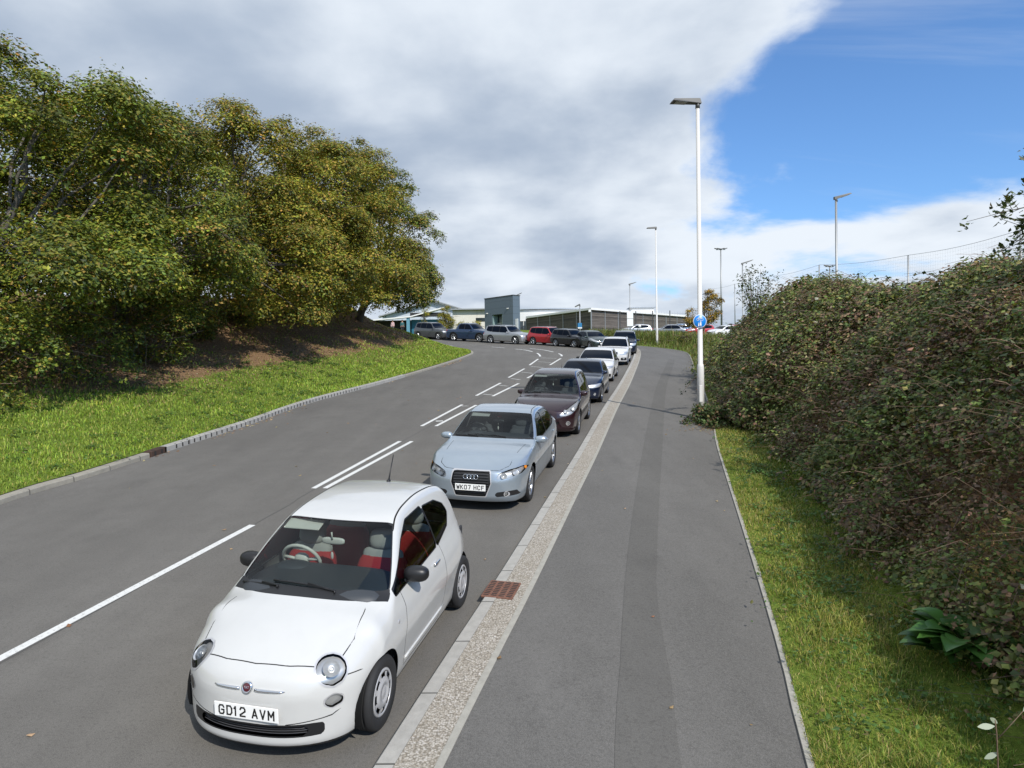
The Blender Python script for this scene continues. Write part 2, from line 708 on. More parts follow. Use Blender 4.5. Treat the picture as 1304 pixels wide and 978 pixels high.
class Shell:
    # attribute columns: 0-2 position (x fwd, y left, z), 3-5 normal, 6 s, 7 s_eff, 8 edge half width, 9 edge z
    def __init__(self, sp):
        self.sp = sp
        q = sp.get('q', 1.0)
        L, W = sp['L'], sp['W']
        top, plan, belt, zb = pch(sp['top']), pch(sp['plan']), pch(sp['belt']), pch(sp['zb'])
        side, rtop, crown, kk = pch(sp['side']), pch(sp['rtop']), pch(sp['crown']), pch(sp['k'])
        tum, tc = sp.get('tum', 0.35), sp.get('tc', 0.1)
        n_s = int(L / (0.036 * q))
        S = np.linspace(0, L, n_s)
        nb = nt = max(8, int(13 / q))
        nside = max(16, int(34 / q))
        nc = 5

        def w_of(s, z):
            P = plan(s) * W
            bz = belt(s)
            lo = P * side(np.minimum(z, bz))
            dz = np.maximum(z - bz, 0)
            return lo - tum * dz - tc * dz * dz

        def T(s, y):
            t = (y / W) ** 2
            return top(s - kk(s) * t) - crown(s) * t
        self.T, self.w_of, self.top = T, w_of, top
        rows, SE, WE, ZE = [], [], [], []
        for s in S:
            s = float(s)
            ze = float(top(s))
            for _ in range(25):
                ze = 0.5 * ze + 0.5 * float(T(s, w_of(s, ze)))
            we = float(w_of(s, ze))
            r = float(rtop(s))
            z0 = float(zb(s))
            ye = we - r
            zt = float(T(s, ye))
            zs = np.linspace(z0, ze - r, nside)
            pts = [(y, z0) for y in np.linspace(0, float(w_of(s, z0)), nb)[:-1]]
            pts += [(float(w_of(s, z)), z) for z in zs]
            p0, p1, p2 = np.array(pts[-1]), np.array((we, ze)), np.array((ye, zt))
            for u in np.linspace(0, 1, nc + 1)[1:-1]:
                pts.append(tuple((1 - u)**2 * p0 + 2 * u * (1 - u) * p1 + u * u * p2))
            pts += [(y, float(T(s, y))) for y in np.linspace(ye, 0, nt)]
            rows.append(pts)
            WE.append(we)
            ZE.append(ze)
        rows = np.array(rows)                       # (n_s, N, 2)
        N = rows.shape[1]
        iside0, iside1 = nb - 1, N - nt             # side rows incl. bottom edge .. top edge
        full = np.concatenate([rows, (rows * [-1, 1])[:, -2:0:-1]], 1)   # ring
        NR = full.shape[1]
        V = np.zeros((n_s, NR, 3))
        V[:, :, 0] = -S[:, None]
        V[:, :, 1:] = full
        att = np.zeros((n_s, NR, 4))
        att[:, :, 0] = S[:, None]
        att[:, :, 1] = S[:, None] - kk(S)[:, None] * (full[:, :, 0] / W) ** 2
        att[:, :, 2] = np.array(WE)[:, None]
        att[:, :, 3] = np.array(ZE)[:, None]
        V = V.reshape(-1, 3)
        att = att.reshape(-1, 4)
        F = []
        idx = np.arange(n_s * NR).reshape(n_s, NR)
        a = idx[:-1]
        b = idx[1:]
        F.append(np.stack([a, b, np.roll(b, -1, 1), np.roll(a, -1, 1)], -1).reshape(-1, 4))
        border = np.zeros(len(V))
        for k in range(6):
            border[idx[min(k, n_s - 1)]] = np.maximum(border[idx[k]], 1 - k / 6)
            border[idx[-1 - k]] = np.maximum(border[idx[-1 - k]], 1 - k / 6)
        allV, allA, allB = [V], [att], [border]
        base = len(V)
        for end in (0, 1):
            ri = 0 if end == 0 else n_s - 1
            row = rows[ri]
            Mr = iside1 - iside0 + 1
            yt = row[-nt:, 0]
            zt = row[-nt:, 1]
            fr = yt / yt[0]
            cols = np.concatenate([fr, -fr[:-1][::-1]])          # + to -
            ztc = np.concatenate([zt, zt[:-1][::-1]])
            nC = len(cols)
            g = -np.ones((Mr, nC), int)
            for m in range(Mr):
                j = iside0 + m
                for c in range(nC):
                    if m == 0:
                        jj = c                                       # bottom: ring index for y
                        y = cols[c] * row[iside0, 0]
                        # bottom pts run centre(0) .. edge(nb-1)
                        k = nb - 1 - c
                        g[m, c] = idx[ri, k % NR]
                    elif m == Mr - 1:
                        g[m, c] = idx[ri, (j + c) % NR]
                    elif c == 0:
                        g[m, c] = idx[ri, j]
                    elif c == nC - 1:
                        g[m, c] = idx[ri, (NR - j) % NR]
            nv, na, nbd = [], [], []
            for m in range(1, Mr - 1):
                j = iside0 + m
                for c in range(1, nC - 1):
                    y = cols[c] * row[j, 0]
                    z = row[j, 1] + (m / (Mr - 1)) ** 3 * (ztc[c] - zt[0])
                    g[m, c] = base + len(nv)
                    nv.append((-S[ri], y, z))
                    na.append((S[ri], S[ri], WE[ri], ZE[ri]))
                    dd = min(m, Mr - 1 - m, c, nC - 1 - c)
                    nbd.append(max(0, 1 - dd / 5))
            base += len(nv)
            allV.append(np.array(nv))
            allA.append(np.array(na))
            allB.append(np.array(nbd))
            q4 = np.stack([g[:-1, :-1], g[:-1, 1:], g[1:, 1:], g[1:, :-1]], -1).reshape(-1, 4)
            F.append(q4 if end == 1 else q4[:, ::-1])
        V = np.concatenate(allV)
        att = np.concatenate(allA)
        border = np.concatenate(allB)
        F = np.concatenate(F)
        # nose and tail shaping
        s = att[:, 0]

        def sst(t):
            t = np.clip(t, 0, 1)
            return t * t * (3 - 2 * t)
        nose, tail = pch(sp['nose']), pch(sp['tail'])
        yy = np.abs(V[:, 1]) / W
        D = sp['nc'] * yy ** sp['np_'] + nose(V[:, 2])
        V[:, 0] -= D * (1 - sst(s / sp.get('nf', 0.75)))
        D = sp['tc_'] * yy ** sp.get('tp', 3) + tail(V[:, 2])
        V[:, 0] += D * (1 - sst((L - s) / 0.7))
        # smoothing of the cap edges
        E = np.concatenate([F[:, [0, 1]], F[:, [1, 2]], F[:, [2, 3]], F[:, [3, 0]]])
        E = np.concatenate([E, E[:, ::-1]])
        cnt = np.bincount(E[:, 0], minlength=len(V)).astype(float)
        cnt[cnt == 0] = 1
        for _ in range(int(sp.get('smooth', 10) / q)):
            acc = np.stack([np.bincount(E[:, 0], V[E[:, 1], k], minlength=len(V)) for k in range(3)], 1) / cnt[:, None]
            V += (acc - V) * (0.6 * border)[:, None]
        if 'post' in sp:
            sp['post'](V, att)
        T1 = np.concatenate([F[:, [0, 1, 2]], F[:, [0, 2, 3]]])
        ar = np.linalg.norm(np.cross(V[T1[:, 1]] - V[T1[:, 0]], V[T1[:, 2]] - V[T1[:, 0]]), axis=1)
        T1 = T1[ar > 1e-10]
        fn = np.cross(V[T1[:, 1]] - V[T1[:, 0]], V[T1[:, 2]] - V[T1[:, 0]])
        Nn = np.zeros_like(V)
        for k in range(3):
            for c in range(3):
                Nn[:, c] += np.bincount(T1[:, k], fn[:, c], minlength=len(V))
        Nn /= np.linalg.norm(Nn, axis=1)[:, None] + 1e-12
        cen = np.array([-L / 2, 0, 0.6])
        if ((V - cen) * Nn).sum(1).mean() < 0:
            Nn = -Nn
            T1 = T1[:, ::-1]
        self.A = np.concatenate([V, Nn, att], 1)
        self.F = T1
        self.lab = np.zeros(len(T1), int)
        self.names = {0: 'body'}

    def cut(self, dfun, new, frm=(0,)):
        """faces (of the labels in frm) where dfun < 0 get label new, split exactly on the zero line"""
        A, F, lab = self.A, self.F, self.lab
        d = dfun(A)
        d = np.where(np.abs(d) < 1e-5, 1e-5, d)
        sel = np.isin(lab, frm)
        s = d[F] < 0
        k = s.sum(1)
        whole = sel & (k == 3)
        lab2 = lab.copy()
        lab2[whole] = new
        mix = sel & (k > 0) & (k < 3)
        if mix.any():
            Fm, sm, lm = F[mix], s[mix], lab[mix]
            km = k[mix]
            lone = np.where(km == 1, np.argmax(sm, 1), np.argmin(sm, 1))
            r = np.arange(len(Fm))
            a, b, c = Fm[r, lone], Fm[r, (lone + 1) % 3], Fm[r, (lone + 2) % 3]
            da, db, dc = d[a], d[b], d[c]
            tb = (da / (da - db))[:, None]
            tc = (da / (da - dc))[:, None]
            Pb = A[a] * (1 - tb) + A[b] * tb
            Pc = A[a] * (1 - tc) + A[c] * tc
            n0 = len(A)
            ib = n0 + np.arange(len(Fm))
            ic = ib + len(Fm)
            A = np.concatenate([A, Pb, Pc])
            f1 = np.stack([a, ib, ic], 1)
            f2 = np.stack([ib, b, c], 1)
            f3 = np.stack([ib, c, ic], 1)
            inl = (km == 1)
            l1 = np.where(inl, new, lm)
            l2 = np.where(inl, lm, new)
            F = np.concatenate([F[~mix], f1, f2, f3])
            lab2 = np.concatenate([lab2[~mix], l1, l2, l2])
        self.A, self.F, self.lab = A, F, lab2

    def part(self, labs, name, mats, parent, off=0.0, both=True, sel=None, scale=None):
        labs = labs if isinstance(labs, (list, tuple)) else [labs]
        k = np.isin(self.lab, labs)
        if sel is not None:
            cen = self.A[self.F].mean(1)
            k &= sel(cen)
        if not k.any():
            return None
        F = self.F[k]
        mi = np.zeros(len(F), int)
        for i, l in enumerate(labs):
            mi[self.lab[k] == l] = i
        u, inv = np.unique(F, return_inverse=True)
        inv = inv.reshape(F.shape)
        V = self.A[u, :3] + self.A[u, 3:6] * off
        if scale is not None:
            V = (V - scale[0]) * scale[1] + scale[0]
        return raw_mesh(name, V, inv, mats, parent, normals=self.A[u, 3:6], matidx=mi)

    def near(self, x=None, y=None, z=None, front=True):
        """surface vertex nearest to front-view (y,z) or side-view (s,z) target"""
        A = self.A
        if x is None:
            m = (A[:, 0] > -0.9) if front else (A[:, 0] < -self.sp['L'] + 0.9)
            d = np.hypot(A[:, 1] - y, A[:, 2] - z) + np.where(m, 0, 9) + 0.02 * (-A[:, 0] if front else A[:, 0])
        elif y is None:
            d = np.hypot(A[:, 0] - x, A[:, 2] - z) + np.where(A[:, 1] > 0.3, 0, 9)
        else:
            d = np.hypot(A[:, 0] - x, A[:, 1] - y) + np.where(A[:, 5] > 0.2, 0, 9)
        i = int(np.argmin(d))
        return A[i, :3].copy(), A[i, 3:6].copy()


def frame_at(p, n, up=(0, 0, 1), off=0.0):
    """matrix whose local Z is the normal, local Y is up, X is to the viewer's right"""
    n = Vector(n).normalized()
    u = Vector(up)
    u = (u - n * u.dot(n)).normalized()
    x = u.cross(n)
    m = Matrix((x, u, n)).transposed().to_4x4()
    return Matrix.Translation(Vector(p) + n * off) @ m


WHEELS = {}


def wheel_meshes(style, Rt, wd):
    """tyre + rim as builders, axis along Y, outer face at +wd/2"""
    key = (style, Rt, wd)
    if key in WHEELS:
        return WHEELS[key]
    rr = {'cover': 0.655, 'steel': 0.62}.get(style, 0.70) * Rt
    h = wd / 2
    ty = MB()
    prof = [(rr, -h * .8), (rr + .02, -h * .95), (Rt * .93, -h), (Rt * .985, -h * .8), (Rt, -h * .55)]
    for k in (-.28, 0, .28):
        prof += [(Rt, h * (k - .06)), (Rt - .008, h * (k - .05)), (Rt - .008, h * (k + .05)), (Rt, h * (k + .06))]
    prof += [(Rt, h * .55), (Rt * .985, h * .8), (Rt * .93, h), (rr + .02, h * .95), (rr, h * .8), (rr - .01, h * .6)]
    ty.lathe(prof, 40)
    rim = MB()
    y = h * .82
    if style == 'cover':     # slightly dished plastic cover with oval holes round the edge
        rim.lathe([(rr - .012, h * .5), (rr, y), (rr - .012, y + .008), (rr - .03, y + .004), (rr * .86, y + .002)], 40)
        n = 8
        seg = 10
        for k in range(n):
            a0 = 2 * math.pi * k / n
            # bridge between holes
            for (ra, rb, wa, wb_) in ((rr * .88, rr * .60, .34, .28),):
                pts = []
                for (r_, w_) in ((ra, wa), ((ra + rb) / 2, wa * .82), (rb, wb_)):
                    pts.append([(r_ * math.cos(a0 + t), y + (.004 if r_ > rb else .012), r_ * math.sin(a0 + t)) for t in np.linspace(-w_ * .5, w_ * .5, 5)])
                V = [p for row in pts for p in row]
                F = [(i * 5 + j, i * 5 + j + 1, (i + 1) * 5 + j + 1, (i + 1) * 5 + j) for i in range(2) for j in range(4)]
                rim.add(V, F, 0, True)
        rim.lathe([(rr * .66, y + .004), (rr * .58, y + .016), (rr * .36, y + .020), (rr * .33, y + .010), (rr * .28, y + .012), (0.001, y + .018)], 32)
    else:
        rim.lathe([(rr - .03, -h * .5), (rr - .02, h * .3), (rr - .012, y - .01), (rr, y), (rr - .004, y + .006), (rr - .022, y + .004), (rr - .028, y - .015)], 40)
        n = {'five': 5, 'ten': 10, 'seven': 7, 'double': 10, 'multi': 14}[style]
        for k in range(n):
            a = 2 * math.pi * k / n
            if style == 'double':
                a = 2 * math.pi * (k // 2) / 5 + (.17 if k % 2 else -.17)
            w0 = {'five': .075, 'ten': .032, 'seven': .05, 'double': .034, 'multi': .022}[style]
            ca, sa = math.cos(a), math.sin(a)
            r0, r1 = rr * .15, rr - .02
            V = []
            for (r_, w_, yy) in ((r0, w0 * 1.15, y - .012), (r1, w0 * .9, y - .004)):
                for (dw, dy) in ((-w_ / 2, -.02), (w_ / 2, -.02), (w_ * .32, 0), (-w_ * .32, 0)):
                    V.append((r_ * ca - dw * sa, yy + dy, r_ * sa + dw * ca))
            rim.add(V, [(0, 1, 5, 4), (1, 2, 6, 5), (2, 3, 7, 6), (3, 0, 4, 7)])
        rim.lathe([(rr * .26, y - .02), (rr * .24, y - .004), (rr * .12, y - .002), (.001, y)], 24)
    back = MB()
    back.lathe([(rr - .015, -h * .2), (rr * .75, -h * .15), (rr * .72, h * .12), (.001, h * .12)], 28)
    WHEELS[key] = (ty, rim, back)
    return WHEELS[key]


GLS, SIDE, REAR, TRIM, GAPL, HEAD, GRILLE, UNDER, LOWER, TAIL, COWL, FOG, RING, BADGEBAR, CUTOUT = 1, 2, 3, 4, 5, 6, 7, 8, 9, 10, 11, 12, 13, 14, 15


def make_car(sp, parent):
    """builds the parts of a car under parent; local frame x forward, y left, z up, origin under the
    front axle"""
    near_q = sp.get('q', 1.0) <= 1.2
    sh = Shell(sp)
    ax = [sp['fo'], sp['fo'] + sp['wb']]
    sh.A[:, 0] += 0      # s measured from the nose: x = -s
    W, L, Rt = sp['W'], sp['L'], sp['R']
    Ra = sp.get('Ra', Rt + 0.05)
    AY = lambda A: np.abs(A[:, 1])
    X = lambda A: -A[:, 0]
    Zc = lambda A: A[:, 2]
    # wheel arches
    for a in ax:
        sh.cut(lambda A: np.maximum(np.hypot(X(A) - a, (Zc(A) - Rt * sp.get('azo', 1.0)) * sp.get('asq', 1.0)) - Ra, W * .55 - AY(A)), 99)
        if 'arch_trim' in sp:
            w_ = sp['arch_trim']
            sh.cut(lambda A: np.maximum(np.hypot(X(A) - a, Zc(A) - Rt * sp.get('azo', 1.0)) - Ra - w_, W * .6 - AY(A)), LOWER)
    # underside
    zbf = pch(sp['zb'])
    sh.cut(lambda A: (Zc(A) - zbf(X(A)) - .012), UNDER)
    if 'lower_trim' in sp:
        sh.cut(lambda A: Zc(A) - sp['lower_trim'], LOWER)
    # windscreen, rear screen
    ws0, ws1 = sp['ws']
    m = sp.get('apil', 0.045)
    sm = lambda a, b, k=0.03: np.maximum(a, b) + k * np.exp(-np.abs(a - b) / k) * 0.35
    wsd = lambda A, e=0: sm(sm(ws0 - A[:, 7] - e, A[:, 7] - ws1 - e), AY(A) - (A[:, 8] - m) - e * .8)
    sh.cut(lambda A: np.maximum(wsd(A, .012), (ws0 - .4) - A[:, 6]), TRIM)
    sh.cut(lambda A: wsd(A), GLS, (TRIM,))
    cw = sp.get('cowl', .09)
    sh.cut(lambda A: np.maximum(np.maximum(ws0 - cw - A[:, 7], A[:, 7] - ws0 - .01), AY(A) - (A[:, 8] - m + .012)), COWL, (0, TRIM))
    rs0, rs1 = sp['rs']
    rsd = lambda A, e=0: sm(sm(rs0 - A[:, 7] - e, A[:, 7] - rs1 - e), AY(A) - (A[:, 8] - .07) - e)
    sh.cut(lambda A: rsd(A, .012), TRIM)
    sh.cut(lambda A: rsd(A), REAR, (TRIM,))
    # side windows
    for poly in sp['side_win']:
        dd = lambda A, e=0: np.maximum(sdf_poly(X(A), Zc(A), poly, sp.get('swr', .015)) - e, .25 - AY(A))
        sh.cut(lambda A: dd(A, sp.get('swt', .016)), TRIM)
        sh.cut(lambda A: dd(A), SIDE, (TRIM,))
    # dark door pillars between the side windows
    for w1, w2 in zip(sp['side_win'][:-1], sp['side_win'][1:]):
        top1 = max((p for p in w1 if p[0] > w1[1][0] - .12), key=lambda p: p[1])
        q = [w1[1], w2[0], w2[-1], top1]
        sh.cut(lambda A: np.maximum(sdf_poly(X(A), Zc(A), q) - .004, .25 - AY(A)), TRIM)
    # front details
    if 'front' in sp:
        sp['front'](sh)
    # panel gaps
    g = sp.get('gapw', .0038)
    if near_q:
        for (kind, line) in sp.get('gaps', []):
            if kind == 'roof':
                s0_, s1_, off_, g_ = line
                msk = lambda A: np.maximum(s0_ - A[:, 6], A[:, 6] - s1_)
                sh.cut(lambda A: np.maximum(np.maximum(AY(A) - (A[:, 8] - off_ + g_), msk(A)), (A[:, 8] - off_ - .06) - AY(A)), CUTOUT)
                sh.cut(lambda A: AY(A) - (A[:, 8] - off_ - g_), 0, (CUTOUT,))
                sh.cut(lambda A: msk(A) * 0 - 1, GAPL, (CUTOUT,))
                continue
            if kind == 'side':
                cx, cy, mk = X, Zc, lambda A: .35 * W - AY(A)
            elif kind == 'top':
                cx, cy, mk = X, AY, lambda A: .05 - A[:, 5]
            else:
                cx, cy, mk = AY, Zc, lambda A: X(A) - .85

            def sdl(A, line=line, cx=cx, cy=cy):
                return signed_line(cx(A), cy(A), line)
            sh.cut(lambda A: np.maximum(np.maximum(sdl(A)[0] - g, sdl(A)[1] - .06), mk(A)), CUTOUT, (0, LOWER))
            sh.cut(lambda A: sdl(A)[0] + g, 0, (CUTOUT,))
            sh.cut(lambda A: A[:, 0] * 0 - 1, GAPL, (CUTOUT,))
    P = sp['paint']
    nearglass = near_q and not sp.get('opaque')
    gm = M['glass'] if nearglass else M['dark_glass']
    gside = M['glass'] if nearglass else M['dark_glass']
    body = sh.part([0, GAPL, TRIM, UNDER, LOWER, COWL], 'body', [P, M['gap'], M['black'], M['under'], sp.get('trim_mat', M['black']), M['black']], parent)
    sh.part(GLS, 'windscreen', gm, parent, -.003)
    sh.part(REAR, 'rear_window', gm, parent, -.003)
    split = sp.get('wsplit', L * .6)
    for sd in (1, -1):
        sh.part(SIDE, 'side_window', gside, parent, -.004, sel=lambda c: (c[:, 1] * sd > 0) & (-c[:, 0] < split))
        sh.part(SIDE, 'side_window', gside if near_q else gside, parent, -.004, sel=lambda c: (c[:, 1] * sd > 0) & (-c[:, 0] >= split))
    for sd in (1, -1):
        lamp = sh.part(HEAD, 'headlight', [M['lens'] if near_q else M['lamp']], parent, .002, sel=lambda c: c[:, 1] * sd > 0)
        if near_q and lamp is not None:
            sh.part(HEAD, 'lamp_bowl', M['lamp'], lamp, -.035, sel=lambda c: c[:, 1] * sd > 0)
        fog = sh.part(FOG, 'front_lamp', [M['lens'] if near_q else M['lamp']], parent, .002, sel=lambda c: c[:, 1] * sd > 0)
        if near_q and fog is not None:
            sh.part(FOG, 'lamp_bowl', M['lamp'], fog, -.025, sel=lambda c: c[:, 1] * sd > 0)
        sh.part(TAIL, 'tail_light', [M['redlens']], parent, .002, sel=lambda c: c[:, 1] * sd > 0)
        if 'head_extra' in sp and near_q:
            sp['head_extra'](sh, lamp, sd)
    for sd in (1, -1):
        sh.part(RING, 'lamp_ring', M['silverplastic'], parent, .003, sel=lambda c: c[:, 1] * sd > 0)
    sh.part(BADGEBAR, 'grille_frame', sp.get('gframe_mat', M['chrome']), parent, .004)
    sh.part(GRILLE, 'grille', sp.get('grille_mat', M['meshgrille']), parent, -.03)
    # wheels
    ty, rim, back = wheel_meshes(sp.get('rim', 'five'), Rt, sp.get('tw', .2))
    tw = sp.get('tw', .2)
    yw = W - sp.get('winset', .025) - tw / 2
    first = None
    for a in ax:
        for sd in (1, -1):
            if first is None:
                w = empty('wheel', (-a, yw * sd, Rt))
                w.rotation_mode = 'XYZ'
                w.parent = parent
                ty.build('tyre', M['rubber'], w)
                rim.build('rim', sp.get('rim_mat', M['alloy']), w)
                back.build('brake_drum', M['under'], w)
                first = w
            else:
                w = copy_tree(first, parent)
                w.location = (-a, yw * sd, Rt)
            w.rotation_mode = 'XYZ'
            w.rotation_euler = (0, random.uniform(0, 1), 0) if sd > 0 else (0, random.uniform(0, 1), math.pi)
    # arch liners
    for a in ax:
        for sd in (1, -1):
            al = MB()
            ang = np.linspace(-.35, math.pi + .35, 20)
            V = []
            for y_ in (W * .96 - .03, W * .45):
                V += [(-a + (Ra + .004) * math.cos(t), y_ * sd, Rt * sp.get('azo', 1.0) + (Ra + .004) / sp.get('asq', 1.0) * math.sin(t)) for t in ang]
            n = len(ang)
            al.add(V, [(i, i + 1, n + i + 1, n + i) for i in range(n - 1)] + [tuple(range(n, 2 * n))], 0, True)
            al.build('arch_liner', M['under'], parent)
    ub = MB().bbox((-L / 2, 0, .30), (L * .86, W * 1.1, .22), .03)
    ub.build('underbody', M['under'], parent)
    # mirrors
    mx, mz, mw = sp['mirror']
    for sd in (1, -1):
        mb = MB()
        yb = mw - .115
        mr = Matrix.Rotation(R(8) * sd, 4, 'Z')
        mb.sell((-mx, yb * sd, mz), (sp.get('mdep', .075), .115, sp.get('mh', .072)), .8, 20, 12, 0, mr)
        mb.tube([(-mx + .02, (yb - .07) * sd, mz - .04), (-mx + .04, (yb - .13) * sd, mz - .075)], [.022, .028], 8, 1)
        mo = mb.build('wing_mirror', [sp.get('mirror_mat', P), M['black']], parent)
    # number plate
    if 'plate' in sp:
        pz, txt = sp['plate']
        p, n = sh.near(y=0.0, z=pz)
        n = np.array([n[0], 0, n[2] * .5 + .0])
        fm = frame_at((p[0], 0, pz), n, off=.014)
        pl = MB()
        pl.bbox((0, 0, 0), (.52, .111, .008), .003)
        o = pl.build('number_plate', M['plate'], parent)
        o.matrix_local = fm
        if near_q:
            if txt:
                plate_text(txt, o)
    # wipers
    if near_q:
        T = sh.T

        def on_glass(s_, y):
            return np.array([-s_, y, float(T(s_, abs(y))) + .012])
        for (y0, y1) in ((.28, -.32), (-.25, -.80 * W)):
            s0 = ws0 - .03
            pts = [on_glass(s0 + sp.get('wk', .05) * ((y0 + (y1 - y0) * t) / W) ** 2 * 2 + .05 * t + .02, y0 + (y1 - y0) * t) for t in np.linspace(0, 1, 8)]
            if sp.get('wipers', True):
                wb_ = MB().tube(pts, .008, 6)
                wb_.tube([pts[0] + [.02, .0, -.01], pts[0], pts[3] + [0, 0, .012]], .009, 6)
                wb_.build('wiper', M['black'], parent)
    # door handles
    if near_q:
        for (hs, hz) in sp.get('handles', []):
            for sd in (1, -1):
                p, n = sh.near(x=-hs, z=hz)
                h = MB().sell((p[0], (p[1] + .022) * sd, p[2]), (.085, .013, .016), .7, 14, 8)
                h.build('door_handle', sp.get('handle_mat', P), parent)
    # interior
    if near_q:
        interior(sp, sh, parent)
    # extra writing, badges etc.
    if 'extra' in sp:
        sp['extra'](sp, sh, parent)
    return sh


def interior(sp, sh, parent):
    W, L = sp['W'], sp['L']
    ws0, ws1 = sp['ws']
    beltz = float(pch(sp['belt'])(ws1))
    seatm, back2 = sp.get('seat_mats', (M['greycloth'], M['greycloth']))
    # lining: floor and inner door panels
    ln = MB()
    x0, x1 = -(ws0 + .05), -(L - .35)
    wi = W - .10
    ln.quad((x0, wi, .34), (x1, wi, .34), (x1, -wi, .34), (x0, -wi, .34))
    for sd in (1, -1):
        ln.bbox(((x0 + x1) / 2, (wi - .01) * sd, (.34 + beltz - .05) / 2), (x0 - x1, .03, beltz - .42), .01)
    ln.bbox((x0 + .02, 0, (.34 + beltz - .12) / 2), (.04, wi * 2, beltz - .5), .01)
    ln.bbox((x1 + .05, 0, (.34 + beltz) / 2), (.06, wi * 1.7, beltz - .4), .01)
    ln.build('cabin_lining', M['liner'], parent)
    # dashboard
    zc = float(sh.T(ws0 + .05, 0)) - .05
    db = MB()
    db.sell((-(ws0 + .30), 0, zc - .14), (.36, wi - .04, .155), .45, 24, 12)
    hd = -.36 * W / .8    # driver on the right
    db.sell((-(ws0 + .47), hd, zc - .02), (.12, .17, .06), .8, 16, 10)
    db.build('dashboard', M['dash'], parent)
    # steering wheel
    sw = MB()
    c = np.array([-(ws0 + .62), hd, zc + .00])
    tilt = R(25)
    ax_ = np.array([math.cos(tilt), 0, -math.sin(tilt)])
    e1 = np.array([0, 1.0, 0])
    e2 = np.cross(ax_, e1)
    ring = [c + .185 * (math.cos(t) * e1 + math.sin(t) * e2) for t in np.linspace(0, 2 * math.pi, 25)]
    sw.tube(ring, .017, 8, cap=False)
    for t in (0.2, math.pi - .2, -math.pi / 2):
        sw.tube([c + .05 * (math.cos(t) * e1 + math.sin(t) * e2), c + .175 * (math.cos(t) * e1 + math.sin(t) * e2)], .016, 6)
    sw.sell(c, (.04, .075, .07), .8, 14, 8)
    sw.build('steering_wheel', sp.get('sw_mat', M['black']), parent)
    # seats
    for k, (sx, rows) in enumerate((((ws1 + sp.get('seatd', .05)), (1, -1)), ((ws1 + sp.get('seatr', .82)), (1, -1)))):
        for sd in rows:
            y = .36 * W / .8 * sd
            st = MB()
            z0 = .42
            st.bbox((-(sx - .22), y, z0 + .04), (.48, .46, .16), .05, 0, 0)
            Mb = Matrix.Rotation(R(-18), 4, 'Y')
            st.sell((-(sx + .07), y, z0 + .31), (.10, .25, .34), .5, 20, 14, 0, Mb)
            st.sell((-(sx + .145), y, z0 + .60), (.065, .20, .085), .6, 20, 12, 1, Mb)
            hz = z0 + .34 + .42
            st.sell((-(sx + .16), y, min(hz, sp['H'] - .27)), (.06, .135, .10), .7, 16, 10, 1, Mb)
            o = st.build('seat' if k == 0 else 'rear_seat', [seatm, back2], parent)
    # rear view mirror
    th = ws1 - .12
    mz = float(sh.T(th, 0)) - .11
    rv = MB()
    rv.sell((-(th + .03), 0, mz), (.018, .115, .032), .6, 16, 8)
    rv.tube([(-(th + .01), 0, mz + .02), (-th, 0, mz + .09)], .008, 6)
    rvo = rv.build('rear_view_mirror', sp.get('rvm_mat', M['black']), parent)
    if sp.get('hanging', True):
        hg = MB().tube([(-(th + .0), 0, mz - .03), (-(th + .0), .002, mz - .10)], .002, 5)
        hg.sell((-(th), 0, mz - .13), (.006, .014, .035), .8, 8, 6)
        hg.build('hanging_charm', sp.get('charm_mat', M['cream']), rvo)
    # sun visor
    for sd in (1, -1):
        a = np.array([-(ws1 + .02), .34 * W / .8 * sd, float(sh.T(ws1, .3)) - .05])
        v = MB().bbox(a, (.15, .36, .016), .006, 0, 0, Matrix.Rotation(R(18), 4, 'Y'))
        if sd < 0 or sp.get('two_visors'):
            v.build('sun_visor', sp.get('visor_mat', M['shade_cream']), parent)


def _surf_front(self, y, z):
    """point on the nose surface at (|y|, z), by interpolation of nearby vertices"""
    A = self.A
    m = (A[:, 0] > -.8) & (A[:, 3] > .15) & (A[:, 1] >= -.02)
    B = A[m]
    d = np.hypot(B[:, 1] - abs(y), B[:, 2] - z)
    i = np.argsort(d)[:4]
    w = 1 / (d[i] + 1e-4)
    w /= w.sum()
    p = (B[i, :3] * w[:, None]).sum(0)
    n = (B[i, 3:6] * w[:, None]).sum(0)
    return np.array([p[0], abs(y), z]), n / np.linalg.norm(n)


Shell.surf_front = _surf_front

# ------------------------------------------------------------------ car shapes
CARS = {}


def sph(c, r, sc=(1, 1, 1)):
    c = np.array(c)
    sc = np.array(sc)
    return lambda A: np.minimum(np.linalg.norm((A[:, :3] - c) / sc, axis=1), np.linalg.norm((A[:, :3] - c * [1, -1, 1]) / sc, axis=1)) - r


def front(poly, r=0.0, lim=.8, absy=True):
    return lambda A: np.maximum(sdf_poly(np.abs(A[:, 1]) if absy else A[:, 1], A[:, 2], poly, r), -A[:, 0] - lim)


def rect(y0, y1, z0, z1, r=0.0):
    return [(y0 + r, z0 + r), (y1 - r, z0 + r), (y1 - r, z1 - r), (y0 + r, z1 - r)]


